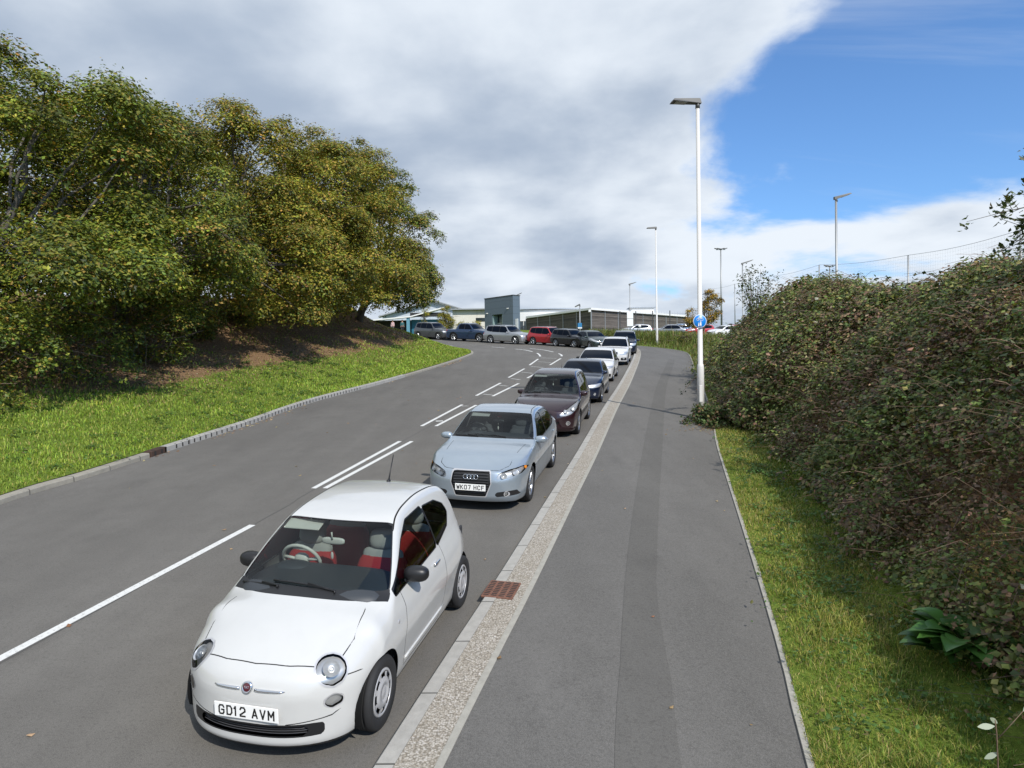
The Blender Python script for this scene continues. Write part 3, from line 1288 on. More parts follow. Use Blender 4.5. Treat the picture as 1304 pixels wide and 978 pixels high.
def fiat_spec():
    sp = dict(L=3.546, W=.814, H=1.488, fo=.66, wb=2.30, R=.29, Ra=.335, tw=.175, winset=.018, rim='cover', rim_mat=M['silverplastic'],
              paint=paint_mat('white car paint', (.52, .52, .505), 0, .3), q=1.0)
    sp['top'] = [(0, .68), (.07, .735), (.18, .80), (.38, .88), (.58, .932), (.75, .97), (.85, 1.005), (1.0, 1.095), (1.25, 1.265), (1.45, 1.38), (1.62, 1.435),
                 (1.95, 1.478), (2.25, 1.492), (2.6, 1.475), (2.9, 1.43), (3.10, 1.36), (3.20, 1.27), (3.34, 1.05), (3.44, .92), (3.546, .80)]
    sp['plan'] = [(0, .90), (.25, .955), (.6, .995), (1.0, 1.0), (2.2, 1.0), (2.8, .985), (3.2, .93), (3.546, .84)]
    sp['belt'] = [(0, .80), (.8, .86), (1.2, .93), (2.2, .955), (3.0, .97), (3.546, .90)]
    sp['zb'] = [(0, .12), (.3, .13), (1, .19), (2.8, .20), (3.3, .24), (3.546, .30)]
    sp['side'] = [(.15, .90), (.25, .945), (.36, .965), (.5, .985), (.62, 1.0), (.78, .98), (.88, .94), (.97, .885)]
    sp['rtop'] = [(0, .10), (.4, .15), (.75, .13), (1.0, .05), (1.7, .05), (2.6, .06), (3.2, .08), (3.546, .12)]
    sp['crown'] = [(0, .03), (.4, .09), (.9, .075), (1.2, .03), (2, .045), (3, .06), (3.546, .08)]
    sp['k'] = [(0, 0), (.6, .0), (.88, .24), (1.5, .22), (1.95, .0), (2.8, 0), (3.1, -.15), (3.4, -.1), (3.546, 0)]
    sp['tum'], sp['tc'] = .27, .30
    sp['nc'], sp['np_'], sp['nf'] = .40, 2.6, .80
    sp['nose'] = [(.12, .03), (.20, .0), (.33, .0), (.50, .0), (.60, .015), (.70, .055), (.80, .10), (1.0, .13)]
    sp['tc_'], sp['tp'] = .22, 2.6
    sp['tail'] = [(.2, .06), (.4, 0), (.6, 0), (.9, .08), (1.3, .10)]
    sp['smooth'] = 14
    sp['ws'] = (.87, 1.50)
    sp['cowl'] = .105
    sp['rs'] = (3.12, 3.38)
    sp['side_win'] = [[(1.07, .95), (2.19, .985), (2.16, 1.355), (1.76, 1.345), (1.52, 1.24)], [(2.26, .985), (2.66, 1.06), (2.78, 1.16), (2.74, 1.23), (2.56, 1.31), (2.24, 1.34)]]
    sp['wsplit'] = 2.22
    sp['swr'] = .02
    sp['swt'] = .012

    def front_(sh):
        c, n = sh.surf_front(.555, .69)
        sh.hl = (c, n)
        sh.cut(sph(c, .128, (1, 1, 1.08)), RING)
        sh.cut(sph(c, .114, (1, 1, 1.08)), HEAD, (RING,))
        c2, n2 = sh.surf_front(.60, .475)
        sh.cut(sph(c2, .066, (1.2, 1.2, .85)), RING)
        sh.cut(sph(c2, .058, (1.2, 1.2, .85)), FOG, (RING,))
        sh.cut(lambda A: np.maximum(A[:, 2] - .165, -A[:, 0] - .55), LOWER)
        sh.cut(front(rect(-.54, .54, .235, .335, .03), .03), TRIM)
        sh.cut(front(rect(-.44, .44, .247, .322, .012), .012), GRILLE, (TRIM,))
    sp['front'] = front_
    sp['mirror'] = (1.37, 1.01, .935)
    sp['mdep'], sp['mh'] = .075, .070
    sp['mirror_mat'] = M['black']
    sp['handles'] = [(2.06, .86)]
    sp['handle_mat'] = M['chrome']
    sp['plate'] = (.425, 'GD12 AVM')
    sp['seat_mats'] = (M['redcloth'], M['dull_cream'])
    sp['sw_mat'] = M['cream']
    sp['visor_mat'] = M['cream']
    sp['rvm_mat'] = M['cream']
    sp['gaps'] = [('side', [(1.16, .94), (1.17, .80), (1.13, .55), (1.13, .27)]), ('side', [(1.13, .27), (2.10, .26), (2.26, .40), (2.30, .62), (2.28, .96)]),
                  ('top', [(.13, .0), (.15, .25), (.21, .46)]), ('front', [(.27, .335), (.58, .365), (.63, .40)]), ('side', [(.22, .635), (.40, .625)]), ('top', [(.30, .58), (.5, .62), (.72, .60), (.82, .58)]),
                  ('roof', (1.50, 3.05, .035, .008)), ('side', [(1.12, .93), (1.4, .95), (2.3, .96), (3.0, .95)][:1] * 2)]
    sp['gaps'] = [g for g in sp['gaps'] if not (g[0] == 'side' and g[1][0] == g[1][-1])]

    def extra(sp, sh, par):
        for o in list(par.children):
            if o.name.startswith('headlight'):
                sd = 1 if sum(v.co.y for v in o.data.vertices) > 0 else -1
                c, n = sh.hl
                c = c * [1, sd, 1]
                n = n * [1, sd, 1]
                fm = frame_at(c, n, off=-.03)
                b = MB().lathe([(.001, .0), (.025, .004), (.045, .012), (.062, .03), (.066, .034)], 24, 'Z')
                k = b.build('projector', M['lamp'], o)
                k.matrix_local = fm
                b = MB().sell((0, 0, .012), (.026, .026, .02), 1, 16, 10).build('bulb', M['lamp'], o)
                b.matrix_local = fm
        # moustache bars and badge
        p, n = sh.near(y=0.0, z=.59)
        b = MB()
        fm = frame_at(p, n, off=.006)
        b.lathe([(.001, .010), (.030, .010), (.036, .007), (.042, .002), (.042, -.006)], 28, 'Z')
        o = b.build('badge', M['badge'], par)
        o.matrix_local = fm
        rg = MB().lathe([(.030, .010), (.036, .014), (.043, .008), (.044, -.004)], 28, 'Z')
        r_ = rg.build('badge_ring', M['chrome'], o)
        text_mesh('badge_lettering', 'FIAT', .026, M['chrome'], o, Matrix.Translation((0, 0, .0105)), xs=.75, extrude=.0006)
        for sd in (1, -1):
            V = []
            for y in np.linspace(.06, .285, 8):
                q, nn = sh.surf_front(y, .59 - .006 * (y / .28))
                V.append(np.array([q[0], q[1] * sd, q[2]]) + np.array([nn[0], nn[1] * sd, nn[2]]) * .004)
            bar = MB().tube(V, [.011, .0125, .0125, .012, .011, .010, .008, .004], 8)
            bar.build('chrome_bar', M['chrome'], par)
        # antenna
        z = float(sh.T(2.75, 0))
        a = MB().sell((-2.75, 0, z + .005), (.035, .02, .02), .8, 12, 8)
        a.tube([(-2.75, 0, z), (-2.80, 0, z + .10), (-2.90, 0, z + .27)], [.011, .007, .005], 6)
        a.build('antenna', M['black'], par)
        for sd in (1, -1):
            MB().lathe([(.001, .006), (.018, .005), (.022, .0)], 14, 'Y', (-.98, sd * (float(sh.w_of(.98, .74)) - (.002 if sd > 0 else .004)), .74)).build('side_repeater', M['silverplastic'], par)
        gm = MB()
        for z in np.linspace(.258, .312, 4):
            q = []
            for y in np.linspace(-.43, .43, 17):
                s_, nn = sh.surf_front(abs(y), z)
                q.append((s_[0] - .022, y, z))
            gm.tube(q, .0035, 4, cap=False)
        gm.build('grille_bars', M['silverplastic_dark'], par)
        # steering cover, cream dash insert
        MB().sell((-(sp['ws'][0] + .47), -.37, .93), (.10, .15, .055), .8, 16, 10).build('instrument_hood', M['cream'], par)
        # hood crease, door moulding
        q = []
        for s_ in np.linspace(1.15, 2.25, 12):
            q.append(np.array([-s_, float(sh.w_of(s_, .33)) + .002, .33]))
        MB().tube(q, .011, 6).build('side_moulding', sp['paint'], par)
        for sd in (-1,):
            MB().tube([(x_, y_ * sd, z_) for x_, y_, z_ in q], .011, 6).build('side_moulding', sp['paint'], par)
    sp['extra'] = extra
    return sp


M['badge'] = mat('badge enamel', (.10, .012, .02), .3, .3, coat=1)
M['bulb'] = mat('lamp bulb glass', (.9, .92, .94), .08, .9)


STROKES = {
    'G': [[(1, .78), (.8, 1), (.2, 1), (0, .8), (0, .2), (.2, 0), (.8, 0), (1, .2), (1, .48), (.55, .48)]],
    'D': [[(0, 0), (0, 1), (.7, 1), (1, .75), (1, .25), (.7, 0), (0, 0)]],
    '1': [[(.5, 0), (.5, 1)], [(.5, 1), (.25, .8)]],
    '2': [[(0, .78), (.2, 1), (.8, 1), (1, .8), (1, .58), (0, .15), (0, 0), (1, 0)]],
    'A': [[(0, 0), (.5, 1), (1, 0)], [(.2, .28), (.8, .28)]],
    'V': [[(0, 1), (.5, 0), (1, 1)]],
    'M': [[(0, 0), (0, 1), (.5, .35), (1, 1), (1, 0)]],
    'W': [[(0, 1), (.18, 0), (.5, .7), (.82, 0), (1, 1)]],
    'K': [[(0, 0), (0, 1)], [(1, 1), (0, .42)], [(.3, .6), (1, 0)]],
    '0': [[(.2, 0), (0, .2), (0, .8), (.2, 1), (.8, 1), (1, .8), (1, .2), (.8, 0), (.2, 0)]],
    '7': [[(0, 1), (1, 1), (.4, 0)]],
    'H': [[(0, 0), (0, 1)], [(1, 0), (1, 1)], [(0, .5), (1, .5)]],
    'C': [[(1, .8), (.8, 1), (.2, 1), (0, .8), (0, .2), (.2, 0), (.8, 0), (1, .2)]],
    'F': [[(0, 0), (0, 1), (1, 1)], [(0, .52), (.8, .52)]],
}


def plate_text(txt, parent):
    """registration characters as flat strokes 79 mm high, on the plate face"""
    w, h, st, gap = .038, .066, .0125, .0175
    x = 0
    xs = []
    for ch in txt:
        xs.append(x)
        x += (.033 if ch == ' ' else (w + st + gap - .003 if ch != '1' else w * .35 + st + gap))
    x0 = -(x - gap - st) / 2
    mb = MB()
    for ch, cx in zip(txt, xs):
        if ch == ' ':
            continue
        ww = w * (1.12 if ch in 'MW' else 1) if ch != '1' else w
        ox = x0 + cx - (w * .4 if ch == '1' else 0)
        for ln in STROKES[ch]:
            P = [np.array((ox + a * ww, -h / 2 + b * h)) for a, b in ln]
            for a, b in zip(P[:-1], P[1:]):
                e = (b - a) / np.linalg.norm(b - a)
                n = np.array((-e[1], e[0])) * st / 2
                a2, b2 = a - e * st * .42, b + e * st * .42
                z = .0052 + .00003 * (len(mb.f) % 7)
                mb.add([(*(a2 - n), z), (*(b2 - n), z), (*(b2 + n), z), (*(a2 + n), z)], [(0, 1, 2, 3)])
    return mb.build('plate_lettering', M['ink'], parent)


def sedan_profile(L, H, hood_z=.95, fo=.93):
    k = L / 4.586
    return [(0, .70), (.12 * k, .77), (.45 * k, .87), (.9 * k, .935), (1.28 * k, .975), (1.38 * k, 1.005), (1.6 * k, 1.11), (1.95 * k, H - .135), (2.15 * k, H - .05), (2.45 * k, H - .005),
            (2.75 * k, H), (3.15 * k, H - .025), (3.42 * k, H - .085), (3.7 * k, H - .23), (3.98 * k, 1.075), (4.12 * k, 1.04), (4.4 * k, 1.02), (L, .93)]


def hatch_profile(L, H):
    k = L / 4.3
    return [(0, .72), (.1 * k, .79), (.4 * k, .90), (.8 * k, .97), (1.08 * k, 1.01), (1.17 * k, 1.045), (1.45 * k, 1.2), (1.8 * k, H - .13), (2.0 * k, H - .06), (2.3 * k, H - .01), (2.7 * k, H),
            (3.3 * k, H - .03), (3.75 * k, H - .09), (3.86 * k, H - .16), (4.05 * k, H - .38), (4.15 * k, H - .50), (L, .92)]


def suv_profile(L, H, hood=1.08):
    k = L / 4.6
    return [(0, hood - .22), (.1 * k, hood - .13), (.35 * k, hood - .03), (.8 * k, hood + .02), (1.12 * k, hood + .05), (1.22 * k, hood + .09), (1.55 * k, hood + .30), (1.85 * k, H - .10), (2.05 * k, H - .04),
            (2.4 * k, H), (3.2 * k, H), (4.0 * k, H - .05), (4.22 * k, H - .12), (4.36 * k, H - .35), (4.46 * k, hood + .05), (L, hood - .15)]


def gen_spec(kind, L, W, H, paint, **kw):
    sp = dict(L=L, W=W, H=H, paint=paint, fo=.90, wb=L - 1.85, R=.325, tw=.215, rim='five', q=1.0)
    if kind == 'sedan':
        k = L / 4.586
        sp['top'] = sedan_profile(L, H)
        sp['ws'] = (1.42 * k, 2.12 * k)
        sp['rs'] = (3.45 * k, 3.93 * k)
        b0 = .90
        sp['belt'] = [(0, .70), (.6, .84), (1.3 * k, .90), (2.5 * k, .925), (3.8 * k, .955), (L, .90)]
        sp['side_win'] = [[(1.72 * k, .955), (2.62 * k, .96), (2.60 * k, H - .115), (2.32 * k, H - .135), (2.12 * k, H - .19)],
                          [(2.69 * k, .96), (3.55 * k, .985), (3.72 * k, 1.03), (3.50 * k, H - .20), (3.22 * k, H - .125), (2.68 * k, H - .11)]]
        sp['wsplit'] = 2.65 * k
        sp['handles'] = [(2.42 * k, .83), (3.38 * k, .85)]
        sp['gaps'] = [('side', [(1.52 * k, .90), (1.50 * k, .6), (1.50 * k, .25)]), ('side', [(1.5 * k, .25), (2.66 * k, .24)]), ('side', [(2.66 * k, .92), (2.67 * k, .24)]),
                      ('side', [(2.66 * k, .24), (3.3 * k, .26), (3.42 * k, .55), (3.62 * k, .75), (3.66 * k, .93)]), ('top', [(.10, .30), (.14, .47), (.30, .60), (1.3 * k, .68)]), ('roof', (2.2 * k, 3.3 * k, .05, .006))]
        hl = [(.43, .575), (.47, .66), (.60, .70), (.80, .735), (.86, .71), (.80, .65), (.62, .60), (.50, .565)]
    elif kind == 'hatch':
        k = L / 4.3
        h_ = H - 1.49
        sp['top'] = hatch_profile(L, H)
        sp['ws'] = (1.20 * k, 1.90 * k)
        sp['rs'] = (3.88 * k, 4.10 * k)
        sp['belt'] = [(0, .72), (.6, .86), (1.2 * k, .93), (2.5 * k, .97), (3.8 * k, 1.03), (L, .95)]
        sp['side_win'] = [[(1.55 * k, .99), (2.45 * k, 1.00), (2.43 * k, H - .13), (2.2 * k, H - .14), (1.95 * k, H - .21)],
                          [(2.52 * k, 1.005), (3.30 * k, 1.05), (3.62 * k, 1.12), (3.50 * k, H - .18), (3.2 * k, H - .14), (2.51 * k, H - .12)]]
        sp['wsplit'] = 2.48 * k
        sp['handles'] = [(2.26 * k, .88), (3.12 * k, .91)]
        sp['gaps'] = [('side', [(1.38 * k, .93), (1.36 * k, .6), (1.36 * k, .25)]), ('side', [(1.36 * k, .25), (2.5 * k, .25)]), ('side', [(2.5 * k, .95), (2.5 * k, .25)]),
                      ('side', [(2.5 * k, .25), (3.1 * k, .27), (3.2 * k, .55), (3.38 * k, .75), (3.42 * k, .97)]), ('top', [(.10, .2), (.14, .42), (.45, .62), (1.15 * k, .66)])]
        hl = [(.40, .64), (.42, .70), (.62, .80), (.80, .90), (.86, .90), (.86, .78), (.74, .68), (.55, .63)]
    else:
        k = L / 4.6
        sp['hood'] = hz = kw.get('hoodz', 1.05)
        sp['top'] = suv_profile(L, H, hz)
        sp['ws'] = (1.24 * k, 1.93 * k)
        sp['rs'] = (4.24 * k, 4.44 * k)
        sp['R'] = .365
        sp['belt'] = [(0, hz - .25), (.6, hz - .06), (1.2 * k, hz - .02), (2.5 * k, hz + .01), (4 * k, hz + .05), (L, hz)]
        sp['side_win'] = [[(1.62 * k, hz + .03), (2.55 * k, hz + .04), (2.53 * k, H - .12), (2.15 * k, H - .13), (1.95 * k, H - .20)],
                          [(2.62 * k, hz + .04), (3.38 * k, hz + .06), (3.36 * k, H - .12), (2.61 * k, H - .12)],
                          [(3.46 * k, hz + .07), (3.95 * k, hz + .13), (4.05 * k, hz + .20), (3.98 * k, H - .15), (3.44 * k, H - .13)]]
        sp['wsplit'] = 2.58 * k
        sp['handles'] = [(2.38 * k, hz - .09), (3.2 * k, hz - .07)]
        sp['gaps'] = [('side', [(1.45 * k, hz - .05), (1.42 * k, .3)]), ('side', [(2.58 * k, hz), (2.58 * k, .3)]), ('side', [(2.58 * k, .32), (3.25 * k, .34), (3.4 * k, .7), (3.45 * k, hz)]), ('side', [(1.42 * k, .32), (2.58 * k, .32)]),
                      ('top', [(.10, .2), (.14, .45), (.45, .66), (1.2 * k, .70)])]
        hl = [(.42, hz - .36), (.44, hz - .24), (.80, hz - .19), (.88, hz - .22), (.84, hz - .34), (.6, hz - .38)]
        sp['apil'] = .05
    z0 = .22 if kind == 'suv' else .17
    mx = sp['side_win'][0][0][0]
    sp['plan'] = [(0, .90), (.3, .955), (.7, .99), (1.2, 1.0), (L - 1.4, 1.0), (L - .7, .975), (L - .25, .93), (L, .88)]
    sp['zb'] = [(0, z0), (.4, z0), (1, z0 + .02), (L - .8, z0 + .03), (L, z0 + .12)]
    bz = sp['belt'][3][1]
    sp['side'] = [(.15, .915), (.25, .955), (.36, .97), (.5, .985), (bz - .30, 1.0), (bz - .14, .985), (bz, .94), (bz + .08, .90)]
    sp['rtop'] = [(0, .08), (.4, .09), (.9, .07), (1.4, .05), (2.0, .06), (L * .7, .07), (L, .09)]
    sp['crown'] = [(0, .02), (.5, .05), (1.1, .05), (1.6, .03), (2.3, .045), (L - .8, .05), (L, .05)]
    a, b = sp['ws']
    sp['k'] = [(0, 0), (a - .35, .0), (a - .05, .20), (b, .17), (b + .4, .0), (L - 1.1, 0), (L - .6, -.10), (L, 0)]
    sp['tum'], sp['tc'] = (.33, .22) if kind != 'suv' else (.22, .18)
    sp['nc'], sp['np_'], sp['nf'] = .30, 3.0, .80
    nz = sp['top'][0][1]
    sp['nose'] = [(z0, .05), (z0 + .12, .0), (.5, .0), (nz - .05, .04), (nz + .06, .10), (nz + .3, .14)]
    sp['tc_'], sp['tp'] = .16, 3
    sp['tail'] = [(.2, .06), (.4, 0), (.7, .0), (1.0, .04), (1.5, .10)]
    sp['smooth'] = 8
    sp['mirror'] = (mx + .05, W + .115, bz + .03)
    sp['cowl'] = .05
    sp['hl'] = hl
    sp['trunk'] = None
    sp.update(kw)
    if 'front' not in sp:
        def front_(sh):
            gp = sp.get('grille_poly', [(-.34, .50), (.34, .50), (.42, .66), (-.42, .66)])
            if gp:
                if sp.get('gframe', True):
                    sh.cut(front([(-a_, b_) if False else (a_, b_) for a_, b_ in gp], .022, .6, False), BADGEBAR)
                    sh.cut(front(gp, .005, .6, False), GRILLE, (BADGEBAR,))
                else:
                    sh.cut(front(gp, .005, .6, False), GRILLE)
            for lp in sp.get('lower_polys', [rect(-.5, .5, z0 + .08, z0 + .22)]):
                sh.cut(front(lp, .01, .6, False), GRILLE)
            for lp in sp.get('side_polys', []):
                sh.cut(front(lp, .01, .7), LOWER)
            sh.cut(front(sp['hl'], .008, 1.0), HEAD)
            if 'fogs' in sp:
                fy, fz, fr = sp['fogs']
                c, n = sh.surf_front(fy, fz)
                sh.cut(sph(c, fr + .012), RING, (0, LOWER, GRILLE))
                sh.cut(sph(c, fr), FOG, (RING,))
            # tail lights
            sh.cut(lambda A: np.maximum(np.maximum(np.abs(A[:, 2] - (bz - .12)) - .10, (L - .32) + A[:, 0]), .55 * W - np.abs(A[:, 1])), TAIL)
        sp['front'] = front_
    return sp


def lamp_extra(sh, lamp, sd):
    """two reflector bowls with a bright bulb inside each headlight"""
    if lamp is None:
        return
    hl = sh.sp['hl']
    cy = sum(p[0] for p in hl) / len(hl)
    cz = sum(p[1] for p in hl) / len(hl)
    for (dy, r) in ((-.09, .048), (.08, .055)):
        c, n = sh.surf_front(cy + dy, cz + dy * .25)
        c, n = c * [1, sd, 1], n * [1, sd, 1]
        b = MB().lathe([(.001, -.012), (r * .5, -.008), (r, .016), (r + .006, .018)], 20, 'Z')
        k = b.build('reflector', M['lamp'], lamp)
        k.matrix_local = frame_at(c, n, (0, 0, 1), -.028)
    c, n = sh.surf_front(cy + .20, cz + .055)
    c, n = c * [1, sd, 1], n * [1, sd, 1]
    if sh.sp.get('amber'):
        b = MB().sell((0, 0, 0), (.045, .035, .012), .8, 14, 8)
        k = b.build('indicator', M['amber'], lamp)
        k.matrix_local = frame_at(c, n, (0, 0, 1), -.008)


def rings(sp, sh, par):
    p, n = sh.surf_front(0, .60)
    fm = frame_at((p[0], 0, .60), (1, 0, .18), off=.012)
    b = MB()
    for k in range(4):
        t = np.linspace(0, 2 * math.pi, 25)
        b.tube(np.stack([(k - 1.5) * .058 + .040 * np.cos(t), .038 * np.sin(t), .001 * k + 0 * t], 1), .0058, 6, cap=False)
    o = b.build('emblem', M['chrome'], par)
    o.matrix_local = fm
    # grille slats
    sl = MB()
    for z in np.linspace(.34, .68, 9):
        q, _ = sh.surf_front(.0, z)
        w_ = .30
        sl.bbox((q[0] - .018, 0, z), (.012, w_ * 2, .010), .003)
    sl.build('grille_slats', M['silverplastic_dark'], par)
    z = float(sh.T(2.6, 0))


M['silverplastic_dark'] = mat('dark grille slat', (.05, .05, .055), .35)


def small_badge(z, r=.045):
    def f(sp, sh, par):
        p, n = sh.surf_front(0, z)
        b = MB().lathe([(.001, .006), (r * .8, .006), (r, .002), (r, -.02)], 20, 'Z')
        o = b.build('badge', M['chrome'], par)
        o.matrix_local = frame_at((p[0], 0, z), (n[0], 0, n[2]), off=.006)
        if sp.get('rails'):
            for sd in (1, -1):
                pts = []
                for s_ in np.linspace(sp['ws'][1] + .1, sp['rs'][0] - .15, 8):
                    y = float(sh.w_of(s_, float(sh.top(s_)) - .05)) - .05
                    pts.append((-s_, y * sd, float(sh.T(s_, y)) + .035))
                MB().tube(pts, .014, 6).build('roof_rail', sp['rails'], par)
        if sp.get('antenna'):
            s_ = sp['antenna']
            z_ = float(sh.T(s_, 0))
            MB().tube([(-s_, 0, z_), (-s_ - .12, 0, z_ + .16)], [.006, .003], 6).build('antenna', M['black'], par)
        if sp.get('fin'):
            s_ = sp['rs'][0] - .2
            z_ = float(sh.T(s_, 0))
            MB().sell((-s_, 0, z_ + .02), (.09, .02, .035), 1, 10, 8).build('antenna_fin', sp['paint'], par)
    return f


def all_specs():
    S = {}
    S['fiat'] = fiat_spec()
    a = gen_spec('sedan', 4.586, .886, 1.427, paint_mat('ice blue metallic paint', (.36, .42, .475), .6, .28), fo=.93, wb=2.648, R=.318, tw=.215,
                 rim='double', amber=True, plate=(.43, 'WK07 HCF'),
                 grille_poly=[(-.25, .29), (.25, .29), (.33, .50), (.31, .685), (-.31, .685), (-.33, .50)],
                 lower_polys=[], side_polys=[[(.42, .285), (.78, .31), (.74, .375), (.42, .345)]], fogs=(.60, .325, .042),
                 extra=rings, head_extra=lamp_extra, gframe_mat=M['silverplastic'], two_visors=False, mh=.062)
    a['mirror'] = (1.60, .975, 1.02)
    S['audi'] = a
    S['maroon'] = gen_spec('hatch', 4.34, .90, 1.60, paint_mat('dark maroon metallic paint', (.020, .004, .007), .3, .3), fo=.88, wb=2.62, R=.325, rim='five',
                           grille_poly=[(-.33, .30), (.33, .30), (.45, .44), (-.45, .44)], gframe=False, lower_polys=[[(-.22, .58), (.22, .58), (.24, .63), (-.24, .63)]],
                           fogs=(.66, .40, .05), plate=(.50, ''), extra=small_badge(.70), antenna=3.4, head_extra=lamp_extra, amber=False,
                           hl=[(.46, .60), (.45, .64), (.62, .76), (.82, .92), (.88, .92), (.86, .76), (.74, .64), (.58, .595)])
    S['bmw'] = gen_spec('sedan', 4.45, .885, 1.43, paint_mat('dark blue metallic paint', (.006, .013, .038), .4, .26), q=1.5, fo=.80, wb=2.75, R=.33, rim='double',
                        hl=[(.40, .60), (.42, .66), (.78, .72), (.85, .70), (.80, .62), (.6, .585)], grille_poly=[(-.26, .58), (.26, .58), (.28, .68), (-.28, .68)],
                        lower_polys=[rect(-.45, .45, .24, .38)], fogs=(.64, .36, .045), extra=small_badge(.73, .035), fin=True, plate=(.46, ''))
    S['golf'] = gen_spec('hatch', 4.26, .895, 1.48, paint_mat('bright white car paint', (.58, .58, .58), 0, .28), q=1.5, rim='seven',
                         hl=[(.42, .64), (.42, .71), (.80, .76), (.86, .74), (.82, .67), (.6, .63)], grille_poly=[(-.40, .65), (.40, .65), (.40, .70), (-.40, .70)], gframe=False,
                         lower_polys=[rect(-.45, .45, .27, .42)], side_polys=[rect(.55, .78, .28, .40)], extra=small_badge(.675), plate=(.47, ''), mirror_mat=M['black'])
    S['suvwhite'] = gen_spec('suv', 4.45, .90, 1.60, paint_mat('white estate paint', (.58, .58, .58), 0, .3), q=1.5, hoodz=1.02, rim='double', rails=M['alloy'],
                             grille_poly=[(-.27, .64), (.27, .64), (.29, .80), (-.29, .80)], lower_polys=[rect(-.4, .4, .30, .44)], side_polys=[rect(.48, .80, .33, .48, 0)],
                             fogs=(.64, .45, .06), extra=small_badge(.86, .035), plate=(.52, ''))
    S['suvblue'] = gen_spec('suv', 4.6, .93, 1.70, paint_mat('navy metallic paint', (.008, .014, .035), .5, .3), q=1.8, hoodz=1.08, rim='five', rails=M['alloy'], extra=small_badge(.8), plate=(.55, ''))
    S['green'] = gen_spec('hatch', 4.2, .87, 1.50, paint_mat('dark grey green paint', (.035, .055, .052), .6, .3), q=2.0, rim='five', extra=small_badge(.70), plate=(.5, ''))
    S['juke'] = gen_spec('suv', 4.14, .88, 1.57, paint_mat('black car paint', (.006, .006, .008), .3, .25), q=1.8, hoodz=1.00, rim='five', R=.34, extra=small_badge(.78),
                         hl=[(.36, .50), (.36, .62), (.48, .67), (.60, .62), (.60, .50), (.48, .45)], plate=(.50, ''))
    S['red'] = gen_spec('suv', 4.5, .91, 1.68, paint_mat('red car paint', (.42, .010, .016), .2, .28), q=1.8, hoodz=1.02, rim='five', rails=M['alloy'], extra=small_badge(.78), plate=(.5, ''))
    S['silver'] = gen_spec('suv', 5.05, .98, 1.74, paint_mat('silver metallic paint', (.42, .43, .44), .8, .3), q=1.8, hoodz=1.06, rim='five', R=.39, wb=3.0, rails=M['alloy'],
                           grille_poly=[(-.30, .42), (.30, .42), (.36, .62), (.33, .85), (-.33, .85), (-.36, .62)], extra=small_badge(.70), plate=(.55, ''), gframe_mat=M['chrome'])
    S['grey'] = gen_spec('suv', 4.78, .96, 1.80, paint_mat('graphite metallic paint', (.10, .105, .11), .7, .32), q=1.8, hoodz=1.14, rim='five', R=.39, extra=small_badge(.9, .02), plate=(.6, ''),
                         grille_poly=[(-.36, .80), (.36, .80), (.37, .94), (-.37, .94)])
    S['grey']['rs'] = (4.30 * 4.78 / 4.6, 4.42 * 4.78 / 4.6)
    S['pickup'] = gen_spec('suv', 5.3, .98, 1.84, paint_mat('blue pickup paint', (.020, .050, .115), .6, .3), q=1.8, hoodz=1.20, rim='five', R=.41, wb=3.22, arch_trim=.07, Ra=.47, extra=small_badge(.92, .03), plate=(.62, ''),
                           grille_poly=[(-.46, .78), (.46, .78), (.46, 1.0), (-.46, 1.0)])
    p = S['pickup']
    hz = 1.20
    p['top'] = [(0, .95), (.1, 1.06), (.4, 1.15), (.9, 1.20), (1.35, 1.23), (1.45, 1.27), (1.75, 1.5), (2.1, 1.74), (2.3, 1.80), (2.6, 1.84), (3.2, 1.83), (3.5, 1.78), (3.62, 1.66), (3.74, 1.38), (3.82, 1.26), (4.2, 1.22), (5.3, 1.22)]
    p['ws'] = (1.47, 2.18)
    p['rs'] = (3.60, 3.76)
    p['side_win'] = [[(1.85, 1.24), (2.72, 1.25), (2.70, 1.70), (2.4, 1.70), (2.18, 1.62)], [(2.8, 1.25), (3.45, 1.26), (3.42, 1.62), (3.3, 1.70), (2.79, 1.71)]]
    p['belt'] = [(0, .9), (.6, 1.1), (1.2, 1.15), (2.5, 1.2), (5.3, 1.21)]
    p['mirror'] = (1.92, 1.10, 1.24)
    p['k'] = [(0, 0), (1.1, 0), (1.42, .2), (2.18, .17), (2.6, 0), (5.3, 0)]
    return S

